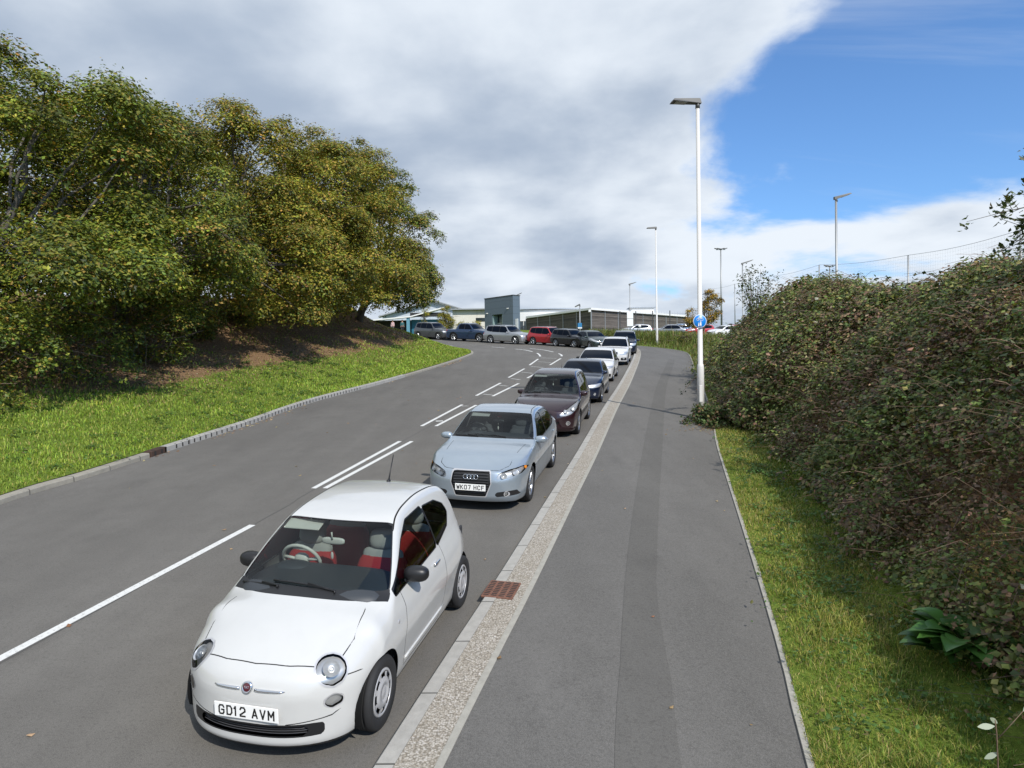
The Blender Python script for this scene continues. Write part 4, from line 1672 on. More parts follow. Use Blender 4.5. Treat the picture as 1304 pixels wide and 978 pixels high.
# ------------------------------------------------------------------ ground materials
def asphalt(name, base, worn, speck=1.0, patchy=.5):
    n = NT(name)
    fine = n.noise(160, 2, .7)
    mid = n.noise(26, 4, .65)
    big = n.noise(.55, 6, .62, sc=(1, .45, 1))
    big2 = n.noise(2.6, 5, .6, off=(5, 2, 0))
    c = n.mix(n.ramp(big, [(.35, 0), (.68, 1)]), tuple(v * .93 for v in base), tuple(v * 1.05 for v in worn))
    trk = n.noise(1.6, 3, .55, sc=(1.0, .05, 1), off=(4, 0, 0))
    c = n.mix(n.ramp(trk, [(.40, .30), (.60, 0)]), c, tuple(v * .74 for v in base))
    oil = n.noise(1.3, 3, .5, sc=(1, .5, 1), off=(2, 7, 0))
    c = n.mix(n.ramp(oil, [(.62, 0), (.74, .45)]), c, tuple(v * .55 for v in base))
    ck = n.voro(.33, 'DISTANCE_TO_EDGE')
    ckm = n.math('MULTIPLY', n.ramp(ck, [(0, 1), (.004, .8), (.009, 0)]), n.ramp(n.noise(.35, 3, .6, off=(9, 1, 0)), [(.54, 0), (.62, .55)]))
    c = n.mix(n.math('MULTIPLY', ckm, .0), c, (.035, .033, .03))
    c = n.mix(n.ramp(big2, [(.45, 0), (.75, patchy)]), c, tuple(v * .78 for v in base))
    c = n.mix(n.ramp(fine, [(.40, 0), (.72, .65 * speck)]), c, tuple(min(1, v * 1.9) for v in worn))
    c = n.mix(n.ramp(mid, [(.55, 0), (.62, .25)]), c, tuple(v * .6 for v in base))
    grit = n.noise(48, 3, .75, off=(3, 9, 1))
    c = n.mix(n.ramp(grit, [(.54, 0), (.72, .38)]), c, tuple(v * 1.6 for v in worn))
    c = n.mix(n.ramp(grit, [(.28, .42), (.45, 0)]), c, tuple(v * .5 for v in base))
    vs = n.voro(60, sc=(1, 1, 1))
    c = n.mix(n.ramp(vs, [(.05, .5 * speck), (.10, 0)]), c, (.34, .33, .30))
    n.set('Base Color', c).set('Roughness', .88).set('Specular IOR Level', .25)
    n.bump(fine, .35, .004)
    return n.m


M['asphalt'] = asphalt('road asphalt', (.096, .090, .081), (.126, .119, .107))
M['path'] = asphalt('path asphalt', (.098, .094, .087), (.124, .119, .111), .9, .35)
M['patch'] = asphalt('trench asphalt', (.085, .081, .075), (.107, .103, .095), .9, .35)


def concrete(name, col, joint=None, stain=.5):
    n = NT(name)
    a = n.noise(9, 6, .65)
    b = n.noise(70, 3, .7)
    c = n.mix(n.ramp(a, [(.35, 0), (.75, 1)]), col, tuple(v * (1 - stain * .5) for v in col))
    c = n.mix(n.ramp(b, [(.5, 0), (.75, .5)]), c, tuple(v * .7 for v in col))
    n.set('Base Color', c).set('Roughness', .9)
    n.bump(b, .3, .004)
    return n.m


M['kerb'] = concrete('kerb concrete', (.40, .385, .35))
M['kerb_old'] = concrete('weathered kerb concrete', (.33, .305, .25), stain=.8)
M['edging'] = concrete('edging concrete', (.36, .345, .30))


def gravel_mat():
    n = NT('bound gravel')
    v = n.voro(58, out='Color')
    d = n.voro(58)
    s = n.t.nodes.new('ShaderNodeSeparateXYZ')
    n.t.links.new(v, s.inputs[0])
    c = n.ramp(s.outputs[0], [(0, (.29, .25, .20)), (.3, (.40, .365, .31)), (.6, (.50, .465, .41)), (.85, (.22, .19, .15)), (1, (.58, .55, .51))])
    c = n.mix(n.ramp(d, [(.35, 0), (.75, .75)]), c, (.10, .085, .06))
    c = n.mix(n.ramp(n.noise(3, 4), [(.4, 0), (.7, .35)]), c, (.22, .19, .14))
    n.set('Base Color', c).set('Roughness', .9)
    n.bump(d, -.8, .008)
    return n.m


M['gravel'] = gravel_mat()


def rust_mat():
    n = NT('rusty iron')
    a = n.noise(30, 5, .7)
    n.set('Base Color', n.ramp(a, [(.3, (.085, .040, .028)), (.5, (.16, .070, .045)), (.75, (.22, .12, .08))])).set('Roughness', .85)
    n.bump(a, .3, .003)
    return n.m


M['rust'] = rust_mat()
M['rust_dark'] = mat('dark rusty iron', (.055, .030, .020), .9)


def paint_line():
    n = NT('road paint')
    a = n.noise(24, 6, .75)
    b = n.noise(120, 2, .7)
    w = n.math('ADD', n.math('MULTIPLY', a, .7), n.math('MULTIPLY', b, .3))
    c = n.mix(n.ramp(w, [(.52, 0), (.66, .85)]), (.62, .62, .59), (.17, .165, .155))
    n.set('Base Color', c).set('Roughness', .75)
    return n.m


def paint_worn():
    n = NT('worn road paint')
    a = n.noise(18, 6, .75)
    c = n.mix(n.ramp(a, [(.42, 0), (.60, .95)]), (.50, .50, .47), (.14, .135, .125))
    n.set('Base Color', c).set('Roughness', .8)
    return n.m


M['line'] = paint_line()
M['line_worn'] = paint_worn()


def soil_mat():
    n = NT('turf and soil')
    a = n.noise(.9, 6, .62)
    b = n.noise(14, 5, .7)
    c = n.noise(60, 3, .7)
    o = n.attr('hue')     # red channel: bareness of the ground
    s = n.t.nodes.new('ShaderNodeSeparateXYZ')
    n.t.links.new(o, s.inputs[0])
    green = n.ramp(b, [(.3, (.07, .105, .016)), (.55, (.13, .18, .03)), (.8, (.19, .21, .05))])
    brown = n.ramp(c, [(.25, (.075, .048, .026)), (.5, (.19, .12, .065)), (.7, (.31, .20, .12)), (.85, (.42, .32, .20))])
    f = n.math('ADD', s.outputs[0], n.math('MULTIPLY', n.math('SUBTRACT', a, .5), 1.6))
    n.set('Base Color', n.mix(n.ramp(f, [(.40, 0), (.60, 1)]), green, brown)).set('Roughness', 1.0).set('Specular IOR Level', .1)
    n.bump(b, .8, .05)
    return n.m


M['soil'] = soil_mat()


def leaf_mat(name, rough=.55, trans=.30, spec=.35):
    """colour per leaf comes from the mesh attribute 'hue'"""
    m = bpy.data.materials.new(name)
    m.use_nodes = True
    t = m.node_tree
    b = t.nodes['Principled BSDF']
    at = t.nodes.new('ShaderNodeAttribute')
    at.attribute_name = 'hue'
    t.links.new(at.outputs['Color'], b.inputs['Base Color'])
    b.inputs['Roughness'].default_value = rough
    b.inputs['Specular IOR Level'].default_value = spec
    tr = t.nodes.new('ShaderNodeBsdfTranslucent')
    sc = t.nodes.new('ShaderNodeVectorMath')
    sc.operation = 'MULTIPLY'
    sc.inputs[1].default_value = (1.5, 1.45, .6)
    t.links.new(at.outputs['Color'], sc.inputs[0])
    t.links.new(sc.outputs[0], tr.inputs[0])
    mx = t.nodes.new('ShaderNodeMixShader')
    mx.inputs[0].default_value = trans
    t.links.new(b.outputs[0], mx.inputs[1])
    t.links.new(tr.outputs[0], mx.inputs[2])
    t.links.new(mx.outputs[0], t.nodes['Material Output'].inputs[0])
    return m


M['leaf'] = leaf_mat('oak foliage', trans=.2)
M['blade'] = leaf_mat('grass blades', .6, .25, .25)
M['litter'] = leaf_mat('fallen leaves', .8, .1, .1)


def bark_mat(name, a, b):
    n = NT(name)
    x = n.noise(9, 6, .7, sc=(1, 1, .3))
    n.set('Base Color', n.ramp(x, [(.3, a), (.7, b)])).set('Roughness', .95)
    n.bump(x, .7, .03)
    return n.m


M['bark'] = bark_mat('oak bark', (.05, .042, .033), (.16, .145, .12))
M['twig'] = bark_mat('dry stems', (.10, .07, .05), (.24, .18, .14))

# ------------------------------------------------------------------ outlines (metres, road frame)
KR = [(-3.4, -5.0), (-2.05, 0.0), (-.75, 5.64), (-.21, 7.93), (.68, 11.88), (1.49, 15.45), (3.02, 22.49), (4.94, 30.96), (7.73, 44.0), (9.2, 51.5), (9.75, 55.2), (9.9, 57.6), (9.55, 59.8),
      (8.6, 61.9), (7.0, 63.6), (4.6, 65.4), (1.5, 67.6), (-2.5, 70.3), (-7.0, 73.4), (-13, 77.4), (-24, 84.5), (-45, 97)]
KL = [(-8.7, -8.0), (-8.85, 0), (-8.8, 6), (-8.69, 11.29), (-8.35, 13.2), (-8.1, 15.0), (-7.88, 16.78), (-7.52, 19.46), (-7.05, 24.11), (-5.51, 31.31), (-3.73, 41.85), (-2.95, 48.16), (-2.85, 50.0),
      (-3.05, 52.0), (-3.7, 54.2), (-5.0, 56.6), (-7.4, 59.3), (-11, 62.6), (-17, 67.0), (-28, 74), (-48, 86)]
PR = [(.2, -4), (1.35, 1.0), (2.15, 4.58), (2.48, 5.83), (2.85, 7.31), (3.51, 10.09), (4.45, 14.11), (5.04, 16.57), (6.1, 20.6), (7.6, 26.8), (9.35, 34.59), (11.64, 44.31), (12.75, 49.3), (13.2, 52.4), (13.0, 55.2), (12.1, 58.4),
      (10.9, 61.0), (9.3, 63.2), (7.2, 65.1), (3.5, 67.8), (0, 70.2), (-5, 73.6), (-13, 79), (-30, 90)]
SEAM_L = [(.2, .5), (.75, 4.57), (.98, 5.79), (1.36, 7.84), (1.94, 10.61), (3.06, 15.67), (4.78, 23.12), (6.29, 29.43), (8.86, 39.28), (10.2, 44.5)]
SEAM_R = [(.75, .5), (1.25, 4.7), (1.40, 5.5), (1.63, 7.21), (2.03, 9.18), (3.82, 17.0), (5.38, 23.8), (6.80, 29.7), (9.25, 39.1), (10.6, 44.4)]


def resample(pl, step):
    P = np.array(pl, float)
    # Catmull-Rom smoothing through the points
    Q = np.vstack([2 * P[0] - P[1], P, 2 * P[-1] - P[-2]])
    out = []
    for i in range(1, len(Q) - 2):
        p0, p1, p2, p3 = Q[i - 1], Q[i], Q[i + 1], Q[i + 2]
        L = np.hypot(*(p2 - p1))
        n = max(2, int(L / step))
        t = np.linspace(0, 1, n, endpoint=False)[:, None]
        out.append(.5 * ((2 * p1) + (-p0 + p2) * t + (2 * p0 - 5 * p1 + 4 * p2 - p3) * t**2 + (-p0 + 3 * p1 - 3 * p2 + p3) * t**3))
    out.append(P[-1:])
    return np.vstack(out)


def normals2(P):
    t = np.gradient(P, axis=0)
    t /= np.linalg.norm(t, axis=1)[:, None]
    return np.stack([t[:, 1], -t[:, 0]], 1)      # to the right of travel


KRs, KLs, PRs = resample(KR, .6), resample(KL, .6), resample(PR, .6)


def fall(y):
    """the site levels out beyond the bend, so it drops below the plane of the road"""
    return -.1 * np.maximum(np.asarray(y, float) - 115, 0)


def ribbon(name, P, offs, m, kind='structure', lab=None, drop=True):
    """offs: list of (offset to the right, z)"""
    N = normals2(P)
    V, F = [], []
    k = len(offs)
    for o, z in offs:
        Q = P + N * o
        V.append(np.column_stack([Q, np.full(len(Q), z) + (fall(Q[:, 1]) if drop else 0)]))
    V = np.stack(V, 1).reshape(-1, 3)
    n = len(P)
    i = np.arange(n - 1)[:, None] * k + np.arange(k - 1)[None]
    F = np.stack([i, i + 1, i + k + 1, i + k], -1).reshape(-1, 4)
    o = raw_mesh(name, V, F, m, smooth=False)
    tag(o, kind=kind)
    return o


def strip_sheet(name, A, B, z, m, n=160, across=8):
    """sheet between two long outlines"""
    def rs(P):
        d = np.concatenate([[0], np.cumsum(np.hypot(*np.diff(P, axis=0).T))])
        t = np.linspace(0, d[-1], n)
        return np.stack([np.interp(t, d, P[:, k]) for k in (0, 1)], 1)
    A, B = rs(A), rs(B)
    V = []
    for u in np.linspace(0, 1, across):
        Q = A * (1 - u) + B * u
        V.append(np.column_stack([Q, z + fall(Q[:, 1])]))
    V = np.stack(V, 1).reshape(-1, 3)
    i = np.arange(n - 1)[:, None] * across + np.arange(across - 1)[None]
    F = np.stack([i, i + 1, i + across + 1, i + across], -1).reshape(-1, 4)
    o = raw_mesh(name, V, F, m, smooth=False)
    tag(o, kind='structure')
    return o


def grid_cut(x0, x1, y0, y1, step, d):
    nx, ny = int((x1 - x0) / step) + 2, int((y1 - y0) / step) + 2
    X, Y = np.meshgrid(np.linspace(x0, x1, nx), np.linspace(y0, y1, ny))
    V = np.column_stack([X.ravel(), Y.ravel(), X.ravel() * 0])
    i = (np.arange(ny - 1)[:, None] * nx + np.arange(nx - 1)[None]).ravel()
    F = np.concatenate([np.stack([i, i + 1, i + nx + 1], 1), np.stack([i, i + nx + 1, i + nx], 1)])
    sh = Shell.__new__(Shell)
    sh.A, sh.F, sh.lab = V, F, np.zeros(len(F), int)
    sh.cut(lambda A: d(A[:, 0], A[:, 1]), 1)
    F = sh.F[sh.lab == 1]
    u, inv = np.unique(F.ravel(), return_inverse=True)
    # merge duplicates created on shared edges
    P = sh.A[u]
    key = np.round(P[:, :2], 4)
    _, first, inv2 = np.unique(key, axis=0, return_index=True, return_inverse=True)
    F = inv2.reshape(-1)[inv].reshape(-1, 3)
    P = P[first]
    F = F[(F[:, 0] != F[:, 1]) & (F[:, 1] != F[:, 2]) & (F[:, 0] != F[:, 2])]
    return P, F, None


def snoise(x, y, seed=0, f=1.0):
    r = np.random.default_rng(seed)
    v = 0
    for k in range(6):
        a = r.uniform(0, 2 * math.pi)
        fr = f * (1.0 + .55 * k)
        v = v + np.sin(fr * (x * math.cos(a) + y * math.sin(a)) + r.uniform(0, 6.3)) / (1 + .5 * k)
    return v / 3.0


LEFT_POLY = np.vstack([KLs, [(-140, 130), (-140, -20)]])
RIGHT_POLY = np.vstack([PRs, [(-30, 150), (160, 150), (160, -20), (10, -20)]])


def smooth(a, b, x):
    t = np.clip((np.asarray(x, float) - a) / (b - a), 0, 1)
    return t * t * (3 - 2 * t)


def BARE_LIM(y):
    """distance from the kerb at which the turf gives way to bare soil and leaf litter"""
    return 5.6 - 1.8 * smooth(15, 22, y) - .4 * smooth(26, 36, y) + 3.5 * smooth(46, 54, y)


def h_left(x, y):
    x, y = np.asarray(x, float), np.asarray(y, float)
    o = -sdf_poly(x, y, LEFT_POLY)
    s = .155 + .13 * smooth(12, 44, y) - .10 * smooth(47, 58, y)
    z = .11 + s * 7 * smooth(-.2, 7.2, o) * 1.0
    z = z + smooth(6.0, 10.0, o) * (1.7 + .4 * snoise(x, y, 5, .5)) * (1 - smooth(50, 62, y))
    z = z + .05 * snoise(x, y, 1, 1.3) * smooth(.3, 2, o) + .02 * snoise(x, y, 2, 4) * smooth(.2, 1, o)
    return z + fall(y) * .9


def h_right(x, y):
    x, y = np.asarray(x, float), np.asarray(y, float)
    o = -sdf_poly(x, y, RIGHT_POLY)
    b = 1 - smooth(29, 40, y)
    base = 1.45 - .9 * smooth(15, 20, y)
    z = .12 + .05 * np.clip(o, 0, 2) + .015 * snoise(x, y, 8, 5)
    bank = smooth(base, base + 3.1, o) * (2.65 + .22 * snoise(x, y, 3, .6))
    z = z + bank * b
    z = z + (1 - b) * (.45 * smooth(.5, 3, o) * (1 + .4 * snoise(x, y, 9, .7))) - smooth(68, 80, y) * .75
    z = z + fall(y) * .6
    return z


def build_ground():
    # everything far around
    mb = MB()
    s = 1500
    mb.add([(-s, -60, -.35), (s, -60, -.35), (s, 112, -.35), (-s, 112, -.35), (-s, 200, -.35 - 9), (s, 200, -.35 - 9), (-s, s, -140), (s, s, -140)],
           [(0, 1, 2, 3), (3, 2, 5, 4), (4, 5, 7, 6)])
    g = mb.build('ground', M['soil'])
    tag(g, kind='structure')
    # road sheet
    strip_sheet('road', KLs, KRs, 0.0, M['asphalt'])
    # kerb stones, gravel margin, edging, path
    cut1 = KRs[KRs[:, 1] < 75]
    ribbon('kerb', KRs, [(0, -.02), (0.0, .075), (.02, .098), (.15, .10), (.15, .05)], kerb_joint_mat('kerb'))
    ribbon('gravel_margin', KRs, [(.152, .094), (.44, .094)], M['gravel'])
    ribbon('edging', KRs, [(.442, .05), (.442, .104), (.505, .104), (.505, .05)], M['edging'])
    P = KRs
    N = normals2(P)
    inner = P + N * .50
    strip_sheet('path', inner, PRs, .096, M['path'])
    ribbon('path_edging', PRs, [(-.005, .04), (-.005, .115), (.05, .118), (.05, .02)], M['edging'])
    # darker trench repair along the path
    a, b = resample(SEAM_L, .8), resample(SEAM_R, .8)
    m = 60
    ta, tb = np.linspace(0, 1, len(a)), np.linspace(0, 1, len(b))
    tt = np.linspace(0, 1, m)
    A = np.stack([np.interp(tt, ta, a[:, k]) for k in (0, 1)], 1)
    B = np.stack([np.interp(tt, tb, b[:, k]) for k in (0, 1)], 1)
    V = np.stack([np.column_stack([A, np.full(m, .1)]), np.column_stack([B, np.full(m, .1)])], 1).reshape(-1, 3)
    i = np.arange(m - 1) * 2
    o = raw_mesh('path_patch', V, np.stack([i, i + 1, i + 3, i + 2], 1), M['patch'], smooth=False)
    tag(o, kind='structure')
    # left kerb with drain slots
    KLd = resample(KL, .12)
    near = KLd[(KLd[:, 1] < 15.08)]
    ribbon('kerb', near, [(-.17, .05), (-.17, .105), (-.015, .105), (.0, .08), (.0, -.02)], kerb_joint_mat('kerb_old'))
    mid = KLd[(KLd[:, 1] > 15.52) & (KLd[:, 1] < 33.1)]
    ribbon('kerb', mid, [(-.17, .05), (-.17, .125), (-.01, .125), (.0, .115), (.0, -.02)], kerb_joint_mat('kerb'))
    far = KLd[(KLd[:, 1] >= 33)]
    ribbon('kerb', far, [(-.17, .05), (-.17, .105), (-.015, .105), (.0, .08), (.0, -.02)], kerb_joint_mat('kerb_old'))
    # markings
    for (p, q, w, mt) in LINES:
        p, q = np.array(p), np.array(q)
        P = np.stack([p + (q - p) * t for t in np.linspace(0, 1, 6)])
        if isinstance(mt, str):
            ribbon('road_marking', P, [(-w / 2, .004), (w / 2, .004)], M[mt], drop=False)
    for pts in (([(1.97, 47.84), (1.98, 49.53), (1.88, 51.43)]), ([(1.58, 53.11), (.98, 55.26), (.25, 56.36)]), ([(-.65, 57.8), (-1.77, 59.2)]), ([(3.5, 48.17), (3.58, 49.67), (3.47, 51.03)]), ([(3.2, 52.9), (2.5, 55.4), (1.5, 57.2)])):
        ribbon('road_marking', resample(pts, .5), [(-.07, .004), (.07, .004)], M['line'], drop=False)
    # tarred joint along the crown of the road
    J = resample([(-5.6, 2.4), (-3.95, 10.6), (-3.68, 12.3), (-2.75, 17.2), (-2.4, 19.1), (-1.6, 23.9), (-1.1, 26.0), (-.3, 31.0)], .4)
    J = J + np.column_stack([.02 * snoise(J[:, 0], J[:, 1], 4, 3), 0 * J[:, 0]])
    ribbon('road_joint', J, [(-.012, .0025), (.012, .0025)], M['tar'], drop=False)
    # banks
    V, F, _ = grid_cut(-75, 0, -8, 90, .55, lambda X, Y: sdf_poly(X, Y, LEFT_POLY) + .165)
    V[:, 2] = h_left(V[:, 0], V[:, 1])
    o_ = -sdf_poly(V[:, 0], V[:, 1], LEFT_POLY)
    lim = BARE_LIM(V[:, 1])
    bare = smooth(lim - .8, lim + .8, o_) * .95
    b = raw_mesh('grass_bank', V, F, M['soil'], colattr=np.stack([bare, bare, bare], 1))
    tag(b, kind='structure')
    V, F, _ = grid_cut(0, 75, -6, 125, .6, lambda X, Y: sdf_poly(X, Y, RIGHT_POLY) + .045)
    V[:, 2] = h_right(V[:, 0], V[:, 1])
    o_ = -sdf_poly(V[:, 0], V[:, 1], RIGHT_POLY)
    bare = smooth(1.4, 2.6, o_) * (1 - smooth(28, 36, V[:, 1]))
    b = raw_mesh('verge', V, F, M['soil'], colattr=np.stack([bare, bare, bare], 1))
    tag(b, kind='structure')


M['tar'] = mat('tar seal', (.080, .076, .070), .9)
M['iron'] = mat('dark iron', (.02, .018, .016), .7)
LINES = [((-6.6, -1.6), (-4.02, 10.30), .105, 'line'),
         ((-3.70, 12.47), (-2.83, 17.04), .10, 'line'), ((-3.49, 12.48), (-2.53, 17.04), .10, 'line'),
         ((-2.58, 19.27), (-1.74, 23.68), .10, 'line'), ((-2.17, 19.29), (-1.24, 23.59), .10, 'line'),
         ((-2.27, 20.14), (-2.06, 20.20), .13, 'line'), ((-1.75, 23.33), (-1.50, 23.34), .13, 'line_worn'),
         ((-1.38, 26.13), (-.51, 30.7), .11, 'line'), ((-.74, 26.01), (.3, 30.54), .11, 'line'),
         ((-1.12, 26.62), (-.76, 26.37), .15, 'line_worn'), ((-.55, 29.75), (-.18, 29.43), .15, 'line_worn'),
         ((-.17, 33.08), (.69, 38.06), .11, 'line'), ((.74, 32.9), (1.82, 38.14), .11, 'line'),
         ((-.04, 32.66), (.38, 32.10), .16, 'line_worn'), ((.50, 36.0), (1.09, 35.35), .16, 'line_worn'),
         ((1.04, 40.48), (1.73, 45.38), .12, 'line'), ((2.27, 40.7), (3.28, 46.02), .12, 'line'),
         ((1.08, 39.65), (1.78, 38.85), .17, 'line_worn'), ((1.62, 43.1), (2.45, 42.5), .17, 'line_worn'), ((1.95, 46.5), (2.98, 45.95), .17, 'line_worn'),
         ((-5.2, 60.6), (-7.6, 62.8), .12, 'line')]


_kj = {}


def kerb_joint_mat(base):
    """concrete with a dark joint about every 0.9 m along y"""
    if base in _kj:
        return _kj[base]
    col = (.40, .385, .35) if base == 'kerb' else (.33, .305, .25)
    n = NT(base + ' stones')
    a = n.noise(9, 6, .65)
    b = n.noise(70, 3, .7)
    st = n.noise(1.1, 2, .5, sc=(1, 1, 1))
    c = n.mix(n.ramp(a, [(.35, 0), (.75, 1)]), col, tuple(v * .72 for v in col))
    c = n.mix(n.ramp(b, [(.5, 0), (.75, .5)]), c, tuple(v * .65 for v in col))
    x = n.xyz()
    fr = n.math('FRACT', n.math('MULTIPLY', n.math('ADD', x[1], n.math('MULTIPLY', x[0], .0)), 1.09))
    j = n.ramp(fr, [(0, 1), (.018, 1), (.024, 0)])
    c = n.mix(j, c, (.05, .048, .04))
    # stones differ a little in tone
    fl = n.t.nodes.new('ShaderNodeTexWhiteNoise')
    fl.noise_dimensions = '1D'
    n.t.links.new(n.math('FLOOR', n.math('MULTIPLY', x[1], 1.09)), fl.inputs['W'])
    c = n.mix(n.math('MULTIPLY', fl.outputs[0], .25), c, tuple(v * .6 for v in col))
    n.set('Base Color', c).set('Roughness', .9)
    n.bump(b, .3, .004)
    _kj[base] = n.m
    return n.m


build_ground()


def drains():
    # rusty gully grate set in the gravel margin
    r = empty('drain_grate', (-.11, 7.68, .092), math.atan2(7.93 - 5.64, -.21 + .75) - math.pi / 2)
    tag(r, 'rusty iron drain grate set in the gravel strip beside the white hatchback', 'drain grate')
    MB().bbox((0, 0, .004), (.37, .47, .022), .004).build('frame', M['rust'], r)
    g = MB()
    for i in range(9):
        for j in range(4):
            g.box((-.135 + j * .09, -.19 + i * .0475, .0165), (.062, .018, .003))
    g.build('grate_slots', M['iron'], r)
    # iron inlet in the left kerb
    a, b = np.array((-8.1, 15.05)), np.array((-8.04, 15.55))
    c = (a + b) / 2
    r = empty('kerb_drain', (c[0] - .07, c[1], 0), math.atan2(b[1] - a[1], b[0] - a[0]))
    tag(r, 'rusty iron drain inlet with two slots in the kerb below the grass bank', 'kerb drain')
    MB().bbox((0, .0, .055), (.50, .19, .15), .01).build('casting', M['rust_dark'], r)
    for k in (-.12, .12):
        sl = MB().box((k, -.094, .065), (.06, .012, .09))
        sl.box((k, -.045, .1305), (.05, .086, .004))
        sl.build('slot', M['iron'], r)
    # drainage kerb units: dark slots along the middle run
    mid = KLs[(KLs[:, 1] > 15.55) & (KLs[:, 1] < 28.5)]
    seg = np.concatenate([[0], np.cumsum(np.hypot(*np.diff(mid, axis=0).T))])
    sl = MB()
    for s in np.arange(.15, seg[-1], .245):
        p = np.array([np.interp(s, seg, mid[:, k]) for k in (0, 1)])
        q = np.array([np.interp(s + .05, seg, mid[:, k]) for k in (0, 1)])
        ang = math.atan2(*(q - p)[::-1])
        nn = np.array([-(q - p)[1], (q - p)[0]]) / np.hypot(*(q - p))
        c = p - nn * .0 + nn * .0
        sl.box((c[0], c[1], .062), (.042, .012, .09), rz=ang)
        c2 = c + nn * .03
        sl.box((c2[0], c2[1], .1262), (.03, .04, .003), rz=ang)
    o = sl.build('kerb_slots', M['iron'])
    tag(o, kind='structure')


drains()

# ------------------------------------------------------------------ vegetation


def leaves_mesh(name, C, size, hue, mat_, parent=None, aspect=.62, up=.35, rng=RNG, axis=None, fold=.0, jitter=.35):
    """one rhombus leaf per point: C (n,3) centres, size (n,), hue (n,3)"""
    n = len(C)
    nrm = rng.normal(size=(n, 3))
    nrm /= np.linalg.norm(nrm, axis=1)[:, None]
    nrm[:, 2] = np.abs(nrm[:, 2])
    nrm = nrm * (1 - up) + np.array([0, 0, 1]) * up
    if axis is not None:
        nrm = nrm + axis
    nrm /= np.linalg.norm(nrm, axis=1)[:, None]
    a = rng.normal(size=(n, 3))
    a -= nrm * (a * nrm).sum(1)[:, None]
    a /= np.linalg.norm(a, axis=1)[:, None] + 1e-9
    b = np.cross(nrm, a)
    s = (size * .5)[:, None]
    w = aspect * (1 + rng.uniform(-jitter, jitter, (n, 1)))
    k = rng.uniform(.05, .25, (n, 1))
    V = np.stack([C - a * s, C + b * s * w + a * s * k * .6 - nrm * s * .15, C + a * s + nrm * s * .1, C - b * s * w + a * s * k * .6 - nrm * s * .15], 1).reshape(-1, 3)
    F = np.arange(n * 4).reshape(n, 4)
    h = np.repeat(hue, 4, axis=0)
    return raw_mesh(name, V, F, mat_, parent, smooth=False, colattr=h)


def pick_hue(n, cols, w, rng=RNG, var=.15):
    cols = np.array(cols, float)
    k = rng.choice(len(cols), n, p=np.array(w) / sum(w))
    c = cols[k] * (1 + rng.normal(0, var, (n, 1)))
    c *= 1 + rng.normal(0, .07, (n, 3))
    return np.clip(c, .004, .9)


GREENS = [(.145, .170, .018), (.088, .125, .016), (.235, .220, .026), (.28, .205, .032), (.28, .16, .038), (.040, .062, .013)]
W_GREEN = [6, 5, 3.0, .5, .12, 2.2]
W_AUT = [3.0, 1.8, 3.8, 3.2, .7, 1.2]
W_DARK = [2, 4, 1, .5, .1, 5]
YELLOW = [(.30, .20, .02), (.20, .16, .025), (.36, .17, .02), (.12, .12, .02)]


